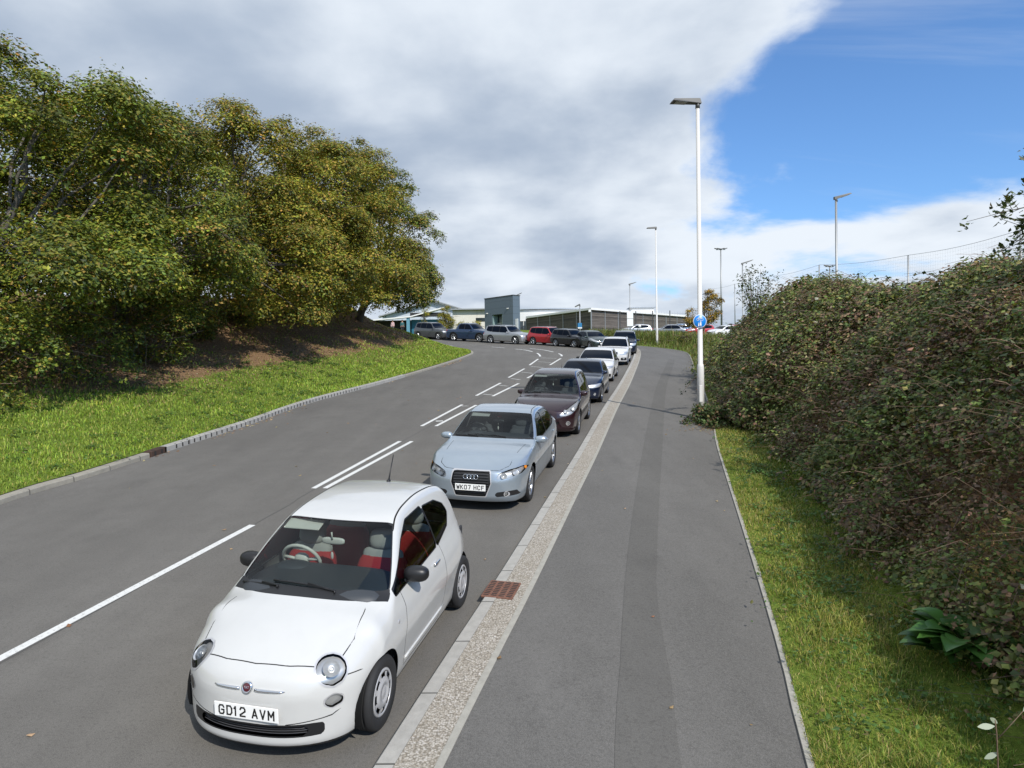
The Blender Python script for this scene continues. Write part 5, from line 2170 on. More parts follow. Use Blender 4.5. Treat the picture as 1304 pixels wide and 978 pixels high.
def crown_leaves(blobs, n, rng, clump=.55, per=60, size=.13, cols=GREENS, w=W_GREEN, inner=.30, low=None, hole=.25):
    """boughs: small domes of leaves over the shell of a union of ellipsoids; leaves face out of their bough"""
    area = np.array([(b[3] * b[4] * b[5]) ** (2 / 3) for b in blobs])
    br = clump * 1.75                               # bough radius
    nb = max(10, int(area.sum() * 2.7 / (br * br)))
    k = rng.choice(len(blobs), nb * 3, p=area / area.sum())
    B = np.array(blobs, float)[k]
    d = rng.normal(size=(len(k), 3))
    d /= np.linalg.norm(d, axis=1)[:, None]
    rad = (1.0 - inner * rng.random((len(k), 1)) ** 1.6) * (1 + .07 * np.clip(rng.normal(size=(len(k), 1)), -1.6, 1.3))
    C = B[:, :3] + d * (B[:, 3:6] - br * .6) * rad
    keep = np.ones(len(C), bool)
    for b in blobs:
        q = np.linalg.norm((C - b[:3]) / np.array(b[3:6]), axis=1)
        keep &= ~(q < .60)
    if low is not None:
        keep &= C[:, 2] > low(C[:, 0], C[:, 1]) + br * .3
    C, d = C[keep][:nb], d[keep][:nb]
    m = len(C)
    R_ = br * rng.uniform(.55, 1.35, m)
    tone = 1.08 + rng.normal(0, .20, (m, 1))
    shift = rng.random(m)
    wt = R_ ** 2
    nt = int(n / 5)                                  # tufts of about five leaves
    i = rng.choice(m, nt, p=wt / wt.sum())
    e = rng.normal(size=(nt, 3)) + d[i] * .75 + np.array([0, 0, .75])
    e /= np.linalg.norm(e, axis=1)[:, None]
    rr = R_[i] * (1 - .55 * rng.random(nt) ** 2.2)
    P0 = C[i] + e * rr[:, None] * np.array([1, 1, .52])
    # ragged: some tufts stand out on twigs
    out = rng.random(nt) < .10
    P0[out] += e[out] * (rng.random((out.sum(), 1)) * clump * .45)
    # sparse inner foliage behind the boughs
    core = rng.random(nt) < .22
    kc = rng.choice(len(blobs), nt, p=area / area.sum())
    Bc = np.array(blobs, float)[kc]
    u = rng.normal(size=(nt, 3))
    u /= np.linalg.norm(u, axis=1)[:, None]
    P0 = np.where(core[:, None], Bc[:, :3] + u * Bc[:, 3:6] * rng.uniform(.45, .85, (nt, 1)), P0)
    ii = np.repeat(np.arange(nt), 5)
    P = P0[ii] + rng.normal(0, size * .62, (len(ii), 3))
    ax = e[ii] * .9 + np.array([0, 0, .2])
    bi = i[ii]
    hue = pick_hue(len(ii), cols, w, rng)
    alt = pick_hue(len(ii), cols, np.array(w, float)[::-1] * .6 + np.array(w), rng)
    hue = np.where((shift[bi] > .70)[:, None], alt, hue) * tone[bi] * (1 + rng.normal(0, .16, (nt, 1)))[ii]
    sz = size * rng.uniform(.6, 1.3, len(ii))
    if low is not None:
        kk = P[:, 2] > low(P[:, 0], P[:, 1]) - .3
        P, hue, sz, ax = P[kk], hue[kk], sz[kk], ax[kk]
    crown_leaves.axis = ax
    return P, sz, np.clip(hue, .004, .9), C


def limbs(mb, base, blobs, rng, trunk_r=.28, n=26, targets=None, droop=0, k=6):
    """a leaning trunk that forks, with limbs reaching towards clumps of the crown"""
    base = np.array(base, float)
    top = np.array([np.mean([b[0] for b in blobs]), np.mean([b[1] for b in blobs]), np.mean([b[2] for b in blobs])])
    H = top - base
    pts = [base + H * t + np.array([rng.normal(0, .12), rng.normal(0, .12), 0]) * (t > 0) for t in np.linspace(-.06, 1.15, 8)]
    mb.tube(pts, np.linspace(trunk_r, trunk_r * .35, 8), 10)
    T = targets[rng.choice(len(targets), min(n, len(targets)), replace=False)]
    for q in T:
        t = rng.uniform(.25, .95)
        a = base + H * t
        mid = a * .5 + q * .5 + np.array([rng.normal(0, .35), rng.normal(0, .35), .3 + rng.normal(0, .3)])
        u = np.linspace(0, 1, k)[:, None]
        P = (1 - u)**2 * a + 2 * u * (1 - u) * mid + u * u * q
        P[1:-1] += rng.normal(0, .09, (k - 2, 3))
        r0 = trunk_r * rng.uniform(.18, .42)
        mb.tube(P, np.linspace(r0, .018, k), 5, cap=False)
        # side twigs
        for _ in range(3):
            i = rng.integers(2, k - 1)
            e = P[i] + rng.normal(0, .75, 3) + (q - a) * .12
            mb.tube([P[i], (P[i] + e) / 2 + rng.normal(0, .08, 3), e], [.022, .014, .007], 4, cap=False) if e[2] < P[i][2] + .45 else None


def tree(name, base, blobs, n, label, cat='tree', group=None, seed=0, size=.13, cols=GREENS, w=W_GREEN, clump=.55, per=60, trunk_r=.28, nl=40, low=None, hole=.25, trunk_mat=None, inner=.30, aspect=.62):
    rng = np.random.default_rng(seed)
    r = empty(name, base)
    tag(r, label, cat, group)
    P, sz, hue, C = crown_leaves(blobs, n, rng, clump, per, size, cols, w, low=low, hole=hole, inner=inner)
    o = leaves_mesh('crown', P - np.array(base), sz, hue, M['leaf'], r, rng=rng, aspect=aspect, axis=crown_leaves.axis)
    mb = MB()
    limbs(mb, (0, 0, 0), [(b[0] - base[0], b[1] - base[1], b[2] - base[2], *b[3:]) for b in blobs], rng, trunk_r, nl, C - np.array(base))
    mb.build('trunk', trunk_mat or M['bark'], r)
    return r


def zl(x, y):
    return float(h_left(np.array([x]), np.array([y]))[0])


def zr(x, y):
    return float(h_right(np.array([x]), np.array([y]))[0])


def build_trees():
    low = lambda x, y: h_left(x, y) + .6 + .5 * smooth(20, 27, y)
    G = 'oak trees on the bank'
    spec = [
        # base xy, blobs, leaves, label, weights
        ((-15.6, 20.0), [(-15.0, 20.6, 6.75, 4.9, 4.2, 4.7), (-12.6, 17.6, 4.2, 3.0, 2.4, 1.9), (-17, 17.4, 5.2, 4.2, 3.2, 3.4), (-11.2, 19.2, 4.4, 2.2, 2, 1.6)], 111000,
         'tallest green oak at the far left edge, its low boughs hanging over the grass', W_GREEN, .115, 1),
        ((-14.6, 25.4), [(-13.4, 25, 6.8, 4.2, 4.0, 4.4), (-11.2, 23.4, 5.0, 2.6, 2.4, 2.0), (-14.2, 24.4, 9.0, 3.0, 2.6, 1.9)], 82000,
         'dense green oak second from the left, with a dark green top', W_GREEN, .115, 2),
        ((-14.6, 31.0), [(-13.4, 31, 7.3, 4.8, 4.4, 5.0), (-10.4, 29.6, 5.0, 2.8, 2.6, 2.9), (-14.6, 30.5, 10.4, 3.2, 2.8, 1.8)], 82000,
         'bronze and olive oak with a rounded top in the middle of the tree line', W_AUT, .12, 3),
        ((-13.0, 35.5), [(-11.0, 35.5, 7.6, 4.3, 4.2, 5.3), (-8.8, 34.0, 5.4, 2.6, 2.4, 3.0)], 72000,
         'tawny yellow oak with the brightest autumn leaves, right of the rounded bronze one', W_AUT, .125, 4),
        ((-11.9, 41.0), [(-10.1, 41, 8.1, 4.5, 4.4, 5.5), (-7.6, 39.6, 6.0, 2.4, 2.5, 3.4), (-10.8, 41, 11.2, 3.2, 2.8, 1.8)], 75000,
         'golden olive oak, second from the right end of the tree line', W_AUT, .13, 5),
        ((-10.3, 46.2), [(-9.0, 46.4, 7.1, 3.9, 3.8, 5.2), (-7.2, 45.6, 5.6, 2.5, 2.6, 2.9), (-8.4, 45.6, 10.6, 2.2, 2, 1.7)], 64000,
         'darker green oak at the right end of the tree line, leaning over the bend', [4, 4, 2, 1.2, .4, 4.5], .135, 6),
        ((-22.5, 27.5), [(-22, 27.5, 8.6, 5.8, 5, 4.9)], 25000, 'oak half hidden behind the two leftmost trees', W_GREEN, .20, 7),
        ((-19.5, 37.5), [(-19, 37.5, 8.6, 5.5, 5, 5.2)], 21000, 'oak crown showing behind the middle of the tree line', W_AUT, .22, 8),
        ((-16.5, 47.5), [(-15.6, 47.5, 7.8, 5.0, 5, 5.4)], 21000, 'oak filling the gap behind the right end of the tree line', W_GREEN, .22, 9),
    ]
    for (bx, by), blobs, n, lab, w, size, sd in spec:
        tree('oak_tree', (bx, by, zl(bx, by)), blobs, n, lab, 'tree', G, sd, size, w=w, clump=.62, per=55, low=low, nl=46)
    # undergrowth along the foot of the trees
    rng = np.random.default_rng(40)
    n = 0
    US = [((-13.4, 17.0), 2.2, 1.5), ((-13.2, 20.0), 2.0, 1.4), ((-12.9, 24), 1.9, 1.5), ((-13.4, 28.5), 1.5, 1.0), ((-12.8, 33), 1.5, 1.1), ((-12.0, 38), 1.5, 1.2)]
    names = ['dark scrubby shrub under the tallest left oak', 'low dark shrub in the shade under the left oaks', 'shrub in the shade below the dense green oak', 'small scrub clump on the bare brown bank',
             'dark scrub under the tawny yellow oak', 'dark scrub by the trunks under the golden olive oak']
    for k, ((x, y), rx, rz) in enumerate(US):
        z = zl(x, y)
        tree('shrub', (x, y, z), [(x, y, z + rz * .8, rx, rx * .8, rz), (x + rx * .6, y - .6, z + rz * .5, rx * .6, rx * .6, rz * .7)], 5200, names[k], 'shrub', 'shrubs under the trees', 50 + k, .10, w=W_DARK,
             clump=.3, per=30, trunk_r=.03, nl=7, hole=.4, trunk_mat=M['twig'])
    # small conical young tree, wispy saplings and shrubs by the building
    # young trees stand on the levelled ground near the building (true positions tipped back)
    yt = [((-7.6, 78.0), [(-7.6, 78, 1.7, .95, .9, 1.2), (-7.6, 78, 2.75, .55, .5, .85)], 9000, 'small conical yellow green tree between the two parked blue and grey four by fours', [2, 1, 4, 3, .5, 1], .11),
          ((-9.6, 77.0), [(-9.75, 77, 3.2, .55, .5, .8), (-9.9, 77, 1.6, .5, .4, .9)], 3000, 'thin young tree behind the grey four by four', W_AUT, .11)]
    for k, ((x, y), bl, n, lab, w, sz) in enumerate(yt):
        tree('young_tree', (x, y, -.1), bl, n, lab, 'tree', 'young trees by the building', 70 + k, sz, w=w, clump=.22, per=24, trunk_r=.05, nl=18)
    for k, (x, y, z, r_) in enumerate([(-6.0, 84, 1.0, 1.1), (-4.6, 83, 1.1, .9)]):
        tree('shrub', (x, y, -.1), [(x, y, z, r_, r_, r_ * .8)], 1600, ['pale olive shrub in front of the white wall', 'pale olive shrub beside the grey entrance block'][k], 'shrub', None, 80 + k, .13, w=W_AUT, clump=.25, per=24, trunk_r=.04, nl=10)
    # autumn tree by the lamp post
    tree('autumn_tree', (21.0, 75, -.3), [(21.6, 75, 3.6, 1.25, 1.2, 1.9), (19.5, 75, 2.4, .9, .9, 1.3)], 6500, 'small tree with yellow and orange leaves behind the near lamp post', 'tree', None, 90, .16, cols=YELLOW, w=[4, 3, 3, 2],
         clump=.3, per=22, trunk_r=.10, nl=22, hole=.45, trunk_mat=M['twig'])
    # wispy birch sapling on top of the bramble bank
    bx, by = 10.6, 30.0
    rng = np.random.default_rng(91)
    r = empty('birch_sapling', (bx, by, zr(bx, by) - .1))
    tag(r, 'wispy birch sapling sticking up out of the far end of the bramble bank', 'sapling')
    mb = MB()
    tips = []
    for _ in range(22):
        a = rng.uniform(0, 6.28)
        l = rng.uniform(2.9, 4.7)
        sp_ = rng.uniform(.35, 1.15)
        P = [np.array([0, 0, 0.])]
        for t in np.linspace(.2, 1, 6):
            P.append(np.array([math.cos(a) * sp_ * t ** 1.5, math.sin(a) * sp_ * t ** 1.5 * .5, l * (t - .22 * t ** 3)]) + rng.normal(0, .03, 3))
        mb.tube(P, np.linspace(.018, .005, 7), 4, cap=False)
        for i in range(3, 7):
            for _ in range(12):
                tips.append(P[i] + rng.normal(0, .13, 3))
    mb.build('stems', M['twig'], r)
    tips = np.array(tips)
    leaves_mesh('leaves', tips, np.full(len(tips), .13) * rng.uniform(.7, 1.3, len(tips)), pick_hue(len(tips), [(.05, .075, .025), (.08, .10, .03), (.04, .05, .02)], [3, 2, 2], rng), M['leaf'], r, rng=rng, aspect=.4, up=.1)


def hedge_points(n, rng, x0=2, x1=13, y0=3.4, y1=36, thick=.35, power=1.0):
    """random points on the bramble bank, denser towards the camera"""
    out = []
    tot = 0
    while tot < n:
        u = rng.random(n)
        y = y0 * (y1 / y0) ** u
        x = rng.uniform(x0, x1, n)
        o = -sdf_poly(x, y, RIGHT_POLY)
        foot = HEDGE_FOOT(y) + .22 * snoise(x * 0, y, 21, 2.1)
        k = (o > foot) & (x < .86 * y + 2.5) & (x < 13)
        # visible front face weighs more than the top
        k &= rng.random(n) < np.where(o > foot + 4.6, .35, 1)
        x, y, o, foot = x[k], y[k], o[k], foot[k]
        out.append(np.stack([x, y, o, foot], 1))
        tot += len(x)
    A = np.concatenate(out)[:n]
    return A


def HEDGE_FOOT(y):
    return 1.45 - .95 * smooth(15, 20, y) + .25 * smooth(8, 5, y)


def hedge_h(x, y, o, foot):
    t = o - foot
    lump = .46 * snoise(x, y, 31, 1.1) + .22 * snoise(x, y, 32, 2.9) + .06 * snoise(x, y, 33, 6.5)
    end = 1 - smooth(30, 37, y)
    return h_right(x, y) + (.30 + 1.05 * smooth(0, .8, t) - .35 * smooth(2, 4, t)) * (.35 + .65 * end) + lump * smooth(0, .8, t) * (.4 + .6 * end)


def build_hedge():
    rng = np.random.default_rng(5)
    r = empty('bramble_bank', (7.0, 14.0, zr(7.0, 14.0)))
    tag(r, 'tall tangled bank of brambles and dry stems along the right side of the path', 'hedge')
    b0 = np.array(r.location)
    N_ = 300000
    # domes of leaves over the surface of the bank
    nb = 5200
    S = hedge_points(nb, rng)
    x, y, o, foot = S.T
    h = hedge_h(x, y, o, foot)
    dist = np.hypot(x, y)
    Rb = (.13 + .017 * dist) * rng.uniform(.5, 1.5, nb)
    t = o - foot
    zc = np.where(t < .8, h - rng.random(nb) * (h - h_right(x, y)) * .95, h - Rb * .6)
    C = np.column_stack([x - np.where(t < .8, .0, 0), y, zc])
    wt = Rb ** 2 / dist ** 1.1
    i = rng.choice(nb, N_ // 4, p=wt / wt.sum())
    e = rng.normal(size=(len(i), 3)) + np.array([-.45, -.35, .55])
    e /= np.linalg.norm(e, axis=1)[:, None]
    P0 = C[i] + e * (Rb[i] * (1 - .5 * rng.random(len(i)) ** 2))[:, None] * np.array([1, 1, .8])
    # thin cover between the domes
    A = hedge_points(N_ // 4, rng)
    hx, hy, ho, hf = A.T
    hh = hedge_h(hx, hy, ho, hf)
    hz = hh - rng.random(len(hx)) ** 1.6 * (hh - h_right(hx, hy)) * np.where(ho - hf < .8, 1., .5) - .05
    use = rng.random(len(P0)) < .30
    P0[use] = np.column_stack([hx, hy, hz])[use]
    e[use] = rng.normal(size=(use.sum(), 3)) * .6 + np.array([-.3, -.3, .5])
    ii = np.repeat(np.arange(len(P0)), 4)
    dd = np.hypot(P0[:, 0], P0[:, 1])
    P = P0[ii] + rng.normal(0, 1, (len(ii), 3)) * (.022 + .0016 * dd)[ii][:, None]
    AX = e[ii] * .9 + np.array([0, 0, .15])
    bt = rng.normal(0, .20, nb)
    btone = (1.38 + np.where(use, 0, bt[i]))[ii]
    x, y, z = P.T
    dist = np.hypot(x, y)
    size = np.clip(.036 + .0027 * dist, .050, .12) * rng.uniform(.55, 1.4, len(x)) * (1 + .38 * snoise(x * .8, y * .8, 44, 1.3))
    brown = snoise(x * 1.2, y * .9 + z * 1.5, 41, .9)
    br2 = snoise(x, z * 2 + y, 42, 2.2)
    pb = np.clip(.20 + .58 * brown + .22 * br2, .03, .80)
    isb = rng.random(len(P0))[ii] < pb
    hg = pick_hue(len(x), [(.075, .105, .026), (.11, .145, .034), (.045, .065, .022), (.18, .19, .055), (.17, .14, .05)], [5, 4, 2.4, 2, 2], rng, .17)
    hb = pick_hue(len(x), [(.12, .075, .045), (.18, .11, .065), (.075, .050, .032), (.24, .17, .10), (.11, .10, .04)], [4, 3, 3, 1.4, 3], rng, .17)
    hue = np.where(isb[:, None], hb, hg)
    # pale undersides and seed heads, sparse
    pale = rng.random(len(x)) < .0022
    hue[pale] = np.array([.50, .50, .40]) * rng.uniform(.6, 1, (pale.sum(), 1))
    hue *= btone[:, None]
    leaves_mesh('foliage', P - b0, size, hue, M['leaf'], r, rng=rng, aspect=.72, up=.25, axis=AX)
    # dry stems
    mb = MB()
    S = hedge_points(4600, rng, y0=3.8, y1=28)
    S = S[(snoise(S[:, 0] * 1.2, S[:, 1] * .9, 41, .9) + .4 * rng.normal(size=len(S))) > .0]
    for x, y, o, foot in S:
        h = float(hedge_h(x, y, o, foot))
        d = math.hypot(x, y)
        a = rng.uniform(0, 6.28)
        L_ = rng.uniform(.35, 1.25)
        p0 = np.array([x, y, h - rng.uniform(.05, .45)])
        v = np.array([math.cos(a) * L_ * .8, math.sin(a) * L_ * .8, rng.uniform(-.1, .5) * L_])
        q = p0 + v
        q[2] = min(q[2], h + .25)
        mid = (p0 + q) / 2 + np.array([0, 0, rng.uniform(.0, .25) * L_])
        mb.tube([p0, mid, q], [.0018 + .00018 * d, .0016 + .00015 * d, .001 + .0001 * d], 3, cap=False, smooth=False)
    # arching leafy shoots on the skyline, added to the mesh of the dry stems
    rng = np.random.default_rng(8)
    tips, hu = [], []
    for _ in range(560):
        y = 5.5 * (31 / 5.5) ** rng.random()
        x = rng.uniform(4.2, 10)
        if x > .9 * y or float(-sdf_poly(np.array([x]), np.array([y]), RIGHT_POLY)[0]) < HEDGE_FOOT(y) + .3:
            continue
        o = float(-sdf_poly(np.array([x]), np.array([y]), RIGHT_POLY)[0])
        h = float(hedge_h(x, y, o, float(HEDGE_FOOT(y))))
        a = rng.uniform(0, 6.28)
        L_ = rng.uniform(.3, .8)
        P = [np.array([x, y, h - .1]) + np.array([math.cos(a) * L_ * t, math.sin(a) * L_ * t * .5, L_ * (1.15 * t - .75 * t * t)]) for t in np.linspace(0, 1, 5)]
        mb.tube(P, np.linspace(.008, .004, 5), 4, cap=False)
        for p in P[1:]:
            for _ in range(4):
                tips.append(p + rng.normal(0, .05, 3))
    mb.build('dry_stems', M['stem_pale'], r)
    tips = np.array(tips)
    leaves_mesh('shoot_leaves', tips - b0, .085 * rng.uniform(.6, 1.3, len(tips)), pick_hue(len(tips), [(.045, .065, .02), (.07, .085, .028), (.09, .05, .03)], [4, 3, 1], rng), M['leaf'], r, rng=rng, aspect=.7)
    for ch in r.children:
        if ch.name.startswith(('dry_stems', 'shoots')):
            ch.location = -b0
    return r


M['stem_pale'] = bark_mat('pale bramble stems', (.10, .065, .045), (.26, .18, .13))


def blades(name, X, Y, hfun, h, w, hue, rng, lean=.45):
    """curved two-segment grass blades"""
    n = len(X)
    z = hfun(X, Y)
    a = rng.uniform(0, 2 * math.pi, n)
    d = np.stack([np.cos(a), np.sin(a)], 1)
    s = np.stack([-d[:, 1], d[:, 0]], 1)
    L_ = lean * h * rng.uniform(.2, 1.6, n)
    B = np.column_stack([X, Y, z - .01])
    W2 = np.column_stack([s * (w / 2)[:, None], np.zeros(n)])
    mid = B + np.column_stack([d * (L_ * .35)[:, None], h * .62])
    tip = B + np.column_stack([d * L_[:, None], h * rng.uniform(.75, 1.0, n)])
    V = np.stack([B - W2, B + W2, mid + W2 * .8, tip, mid - W2 * .8], 1).reshape(-1, 3)
    i = np.arange(n)[:, None] * 5
    F = np.concatenate([i + np.array([[0, 1, 2]]), i + np.array([[0, 2, 4]]), i + np.array([[4, 2, 3]])])
    o = raw_mesh(name, V, F, M['blade'], smooth=False, colattr=np.repeat(hue, 5, axis=0))
    return o


def build_grass():
    rng = np.random.default_rng(77)
    # left bank
    n = 460000
    y = 7 * (62 / 7) ** rng.random(n)
    x = rng.uniform(-30, -2, n)
    o = -sdf_poly(x, y, LEFT_POLY)
    lim = BARE_LIM(y) + .9 * snoise(x, y, 51, .45) + .7 * snoise(x, y, 52, 1.4)
    # ragged edge, fading into leaf litter
    p = 1 - smooth(lim - 1.0, lim + 1.2, o)
    pz = .42 * smooth(-.25, .35, snoise(x, y, 55, 1.0) + .4 * snoise(x, y, 56, 3.2)) * (o < lim + 4)
    k = (o > .17) & (rng.random(n) < np.maximum(p, np.maximum(pz, .04 * (o < 9))))
    x, y, o = x[k], y[k], o[k]
    d = np.hypot(x, y)
    patch = snoise(x, y, 53, .8) + .5 * snoise(x, y, 54, 3)
    h = (.055 + .022 * patch) * rng.uniform(.5, 1.5, len(x)) * (1 + .0 * d) + .02
    h = np.clip(h, .02, .16) * (1 + .006 * d)
    w = .004 + .0009 * d
    hue = pick_hue(len(x), [(.235, .340, .040), (.185, .275, .034), (.31, .37, .06), (.36, .34, .10), (.10, .15, .03)], [5, 4, 3.6, 1.6, 1.4], rng, .2)
    hue *= (1 + .22 * np.clip(patch, -1, 1))[:, None]
    dry = (rng.random(len(x)) < smooth(lim[k] - 2.2, lim[k] + 1.2, o) * .62)
    hue[dry] = pick_hue(dry.sum(), [(.30, .22, .11), (.22, .14, .07), (.17, .16, .05)], [2, 2, 2], rng)
    ob = blades('bank_grass', x, y, h_left, h, w, hue, rng, .6)
    tag(ob, 'bright green mown grass on the bank beside the left kerb', 'grass', kind='stuff')
    # right verge, near
    n = 520000
    y = 3.6 * (30 / 3.6) ** rng.random(n)
    x = rng.uniform(1.5, 12, n)
    o = -sdf_poly(x, y, RIGHT_POLY)
    foot = HEDGE_FOOT(y)
    k = (o > .03) & (o < foot + 1.1 + .3 * snoise(x, y, 61, 2)) & (rng.random(n) < 1 - .75 * smooth(foot - .1, foot + 1.0, o))
    x, y, o = x[k], y[k], o[k]
    d = np.hypot(x, y)
    patch = snoise(x, y, 62, 2.2) + .5 * snoise(x, y, 63, 6)
    tuft = snoise(x, y, 64, 9)
    h = (.060 + .028 * patch + .028 * tuft) * rng.uniform(.5, 1.5, len(x)) * (.55 + .45 * smooth(0, .35, o))
    h = np.clip(h, .02, .26)
    w = .0022 + .0005 * d
    yel = np.clip(.60 + .42 * snoise(x, y, 65, 1.7) - .25 * smooth(.6, 1.6, o), .08, .92)
    g = pick_hue(len(x), [(.13, .215, .028), (.10, .165, .025), (.18, .25, .04), (.065, .105, .022)], [4, 4, 2, 2], rng, .2)
    s_ = pick_hue(len(x), [(.36, .34, .09), (.30, .31, .065), (.42, .36, .15), (.24, .18, .08)], [4, 4, 2, 1.5], rng, .2)
    hue = np.where((rng.random(len(x)) < yel)[:, None], s_, g)
    ob = blades('verge_grass', x, y, h_right, h, w, hue, rng, .75)
    tag(ob, 'yellow green rough grass on the verge between path and brambles', 'grass', kind='stuff')
    # flat weeds among the grass
    C = []
    for (m_, xr, yr, hf, P_, omax) in ((190, (-16, -6), (8, 34), h_left, LEFT_POLY, 5.0), (150, (2.6, 6.5), (4.2, 17), h_right, RIGHT_POLY, 1.9)):
        x, y = rng.uniform(*xr, m_ * 6), rng.uniform(*yr, m_ * 6)
        o = -sdf_poly(x, y, P_)
        k = (o > .15) & (o < omax)
        x, y = x[k][:m_], y[k][:m_]
        for a, b, z in zip(x, y, hf(x, y)):
            r_ = rng.uniform(.05, .16)
            for _ in range(int(14 + 120 * r_)):
                C.append((a + rng.normal(0, r_), b + rng.normal(0, r_), z + rng.uniform(.03, .11), math.hypot(a, b)))
    C = np.array(C)
    ob = leaves_mesh('low_weeds', C[:, :3], (.035 + .0016 * C[:, 3]) * rng.uniform(.6, 1.4, len(C)), pick_hue(len(C), [(.05, .10, .02), (.08, .15, .03), (.14, .12, .04)], [4, 3, 1], rng), M['leaf'], None, up=.6, rng=rng)
    tag(ob, 'small dark broad leaved weeds dotted through the grass of bank and verge', 'weeds', kind='stuff')
    # tall weeds and grass at the far end of the path
    n = 60000
    y = rng.uniform(36, 76, n)
    x = rng.uniform(8, 32, n)
    o = -sdf_poly(x, y, RIGHT_POLY)
    k = (o > .05) & (o < 7 + 3 * smooth(50, 40, y))
    x, y, o = x[k], y[k], o[k]
    pt = snoise(x, y, 71, 1.2)
    h = np.clip((.30 + .22 * pt + .35 * smooth(.5, 2.5, o)) * rng.uniform(.4, 1.4, len(x)), .08, 1.1)
    w = .035 + .02 * rng.random(len(x))
    hue = pick_hue(len(x), [(.12, .17, .035), (.17, .19, .05), (.22, .19, .08), (.06, .085, .025), (.16, .12, .06)], [4, 3, 2, 3, 1.5], rng, .22)
    ob = blades('roadside_weeds', x, y, h_right, h, w, hue, rng, .5)
    tag(ob, 'tall green and straw coloured weeds beyond the far end of the path', 'weeds', kind='stuff')
    # narrow strip of grass behind the cars on the far side of the bend
    n = 9000
    P = PRs[(PRs[:, 1] > 61)]
    i = rng.integers(0, len(P) - 1, n)
    Q = P[i] + rng.random((n, 1)) * (P[i + 1] - P[i])
    Nn = normals2(P)[i]
    off = rng.uniform(.1, 3.5, n)
    Q = Q + Nn * off[:, None]
    hue = pick_hue(n, [(.10, .13, .035), (.17, .17, .06), (.22, .19, .10)], [4, 3, 2], rng, .2)
    ob = blades('far_verge_grass', Q[:, 0], Q[:, 1], h_right, np.clip(rng.normal(.16, .06, n), .05, .4), np.full(n, .05), hue, rng, .5)
    tag(ob, 'thin grass on the strip behind the cars round the bend', 'grass', kind='stuff')
    # low bushes among the far weeds
    for k, (x, y, r_, n) in enumerate([(14.8, 57.5, .9, 900), (18.5, 55, 1.2, 1500), (16.8, 47.5, 1.1, 1500), (14.2, 43, .9, 1500), (22, 60, 1.3, 1300)]):
        z = zr(x, y)
        lab = ['low dark weed bush beside the second lamp post', 'rounded bush in the tall weeds by the car park', 'leafy bush in the weeds just beyond the brambles', 'small bush at the path edge behind the near lamp post', 'bush in the weeds in front of the parked cars'][k]
        tree('bush', (x, y, z), [(x, y, z + r_ * .4, r_, r_, r_ * .7)], n, lab, 'bush', 'bushes in the far weeds', 200 + k, .12, w=[4, 4, 2, 1, .3, 2], clump=.2, per=24, trunk_r=.02, nl=8, trunk_mat=M['twig'])
    # fallen leaves: under the trees and along the kerbs
    n = 60000
    y = 12 * (60 / 12) ** rng.random(n)
    x = rng.uniform(-26, -3, n)
    o = -sdf_poly(x, y, LEFT_POLY)
    k = (o > 1.0) & (o < 11) & (rng.random(n) < smooth(-1.6, 1.4, o - BARE_LIM(y) + 1.0 * snoise(x, y, 51, .45)))
    x, y = x[k], y[k]
    # kerb drift
    m = 1500
    i = rng.integers(0, len(KLs) - 1, m)
    q = KLs[i] + rng.random((m, 1)) * (KLs[i + 1] - KLs[i])
    q = q + normals2(KLs)[i] * (np.abs(rng.normal(0, .16, m)) + .02)[:, None]
    kk = (snoise(q[:, 0] * 0, q[:, 1], 81, .8) > .05) & (q[:, 1] > 8) & (q[:, 1] < 50)
    q = q[kk]
    X = np.concatenate([x, q[:, 0]])
    Y = np.concatenate([y, q[:, 1]])
    Z = np.concatenate([h_left(x, y) + .03, np.full(len(q), .012)])
    # a few loose ones on the road and path
    m2 = 90
    rx, ry = rng.uniform(-7.5, 4.4, m2), 5 + 30 * rng.random(m2) ** 1.3
    on_path = rx > np.interp(ry, KRs[:, 1][:60], KRs[:, 0][:60]) + .5
    ok = (rx < np.interp(ry, PRs[:90, 1], PRs[:90, 0]) - .1) & (rx > -8 + .07 * ry)
    X = np.concatenate([X, rx[ok]])
    Y = np.concatenate([Y, ry[ok]])
    Z = np.concatenate([Z, np.where(on_path[ok], .112, .012)])
    N_ = len(X)
    hue = pick_hue(N_, [(.28, .17, .09), (.38, .26, .15), (.18, .10, .055), (.42, .32, .14), (.48, .40, .28)], [4, 3, 2.4, 1, .9], rng)
    d = np.hypot(X, Y)
    ob = leaves_mesh('fallen_leaves', np.column_stack([X, Y, Z]), (.045 + .0016 * d) * rng.uniform(.6, 1.3, N_), hue, M['litter'], None, up=.8, rng=rng)
    tag(ob, 'brown fallen leaves lying under the trees and along the kerb', 'fallen leaves', kind='stuff')


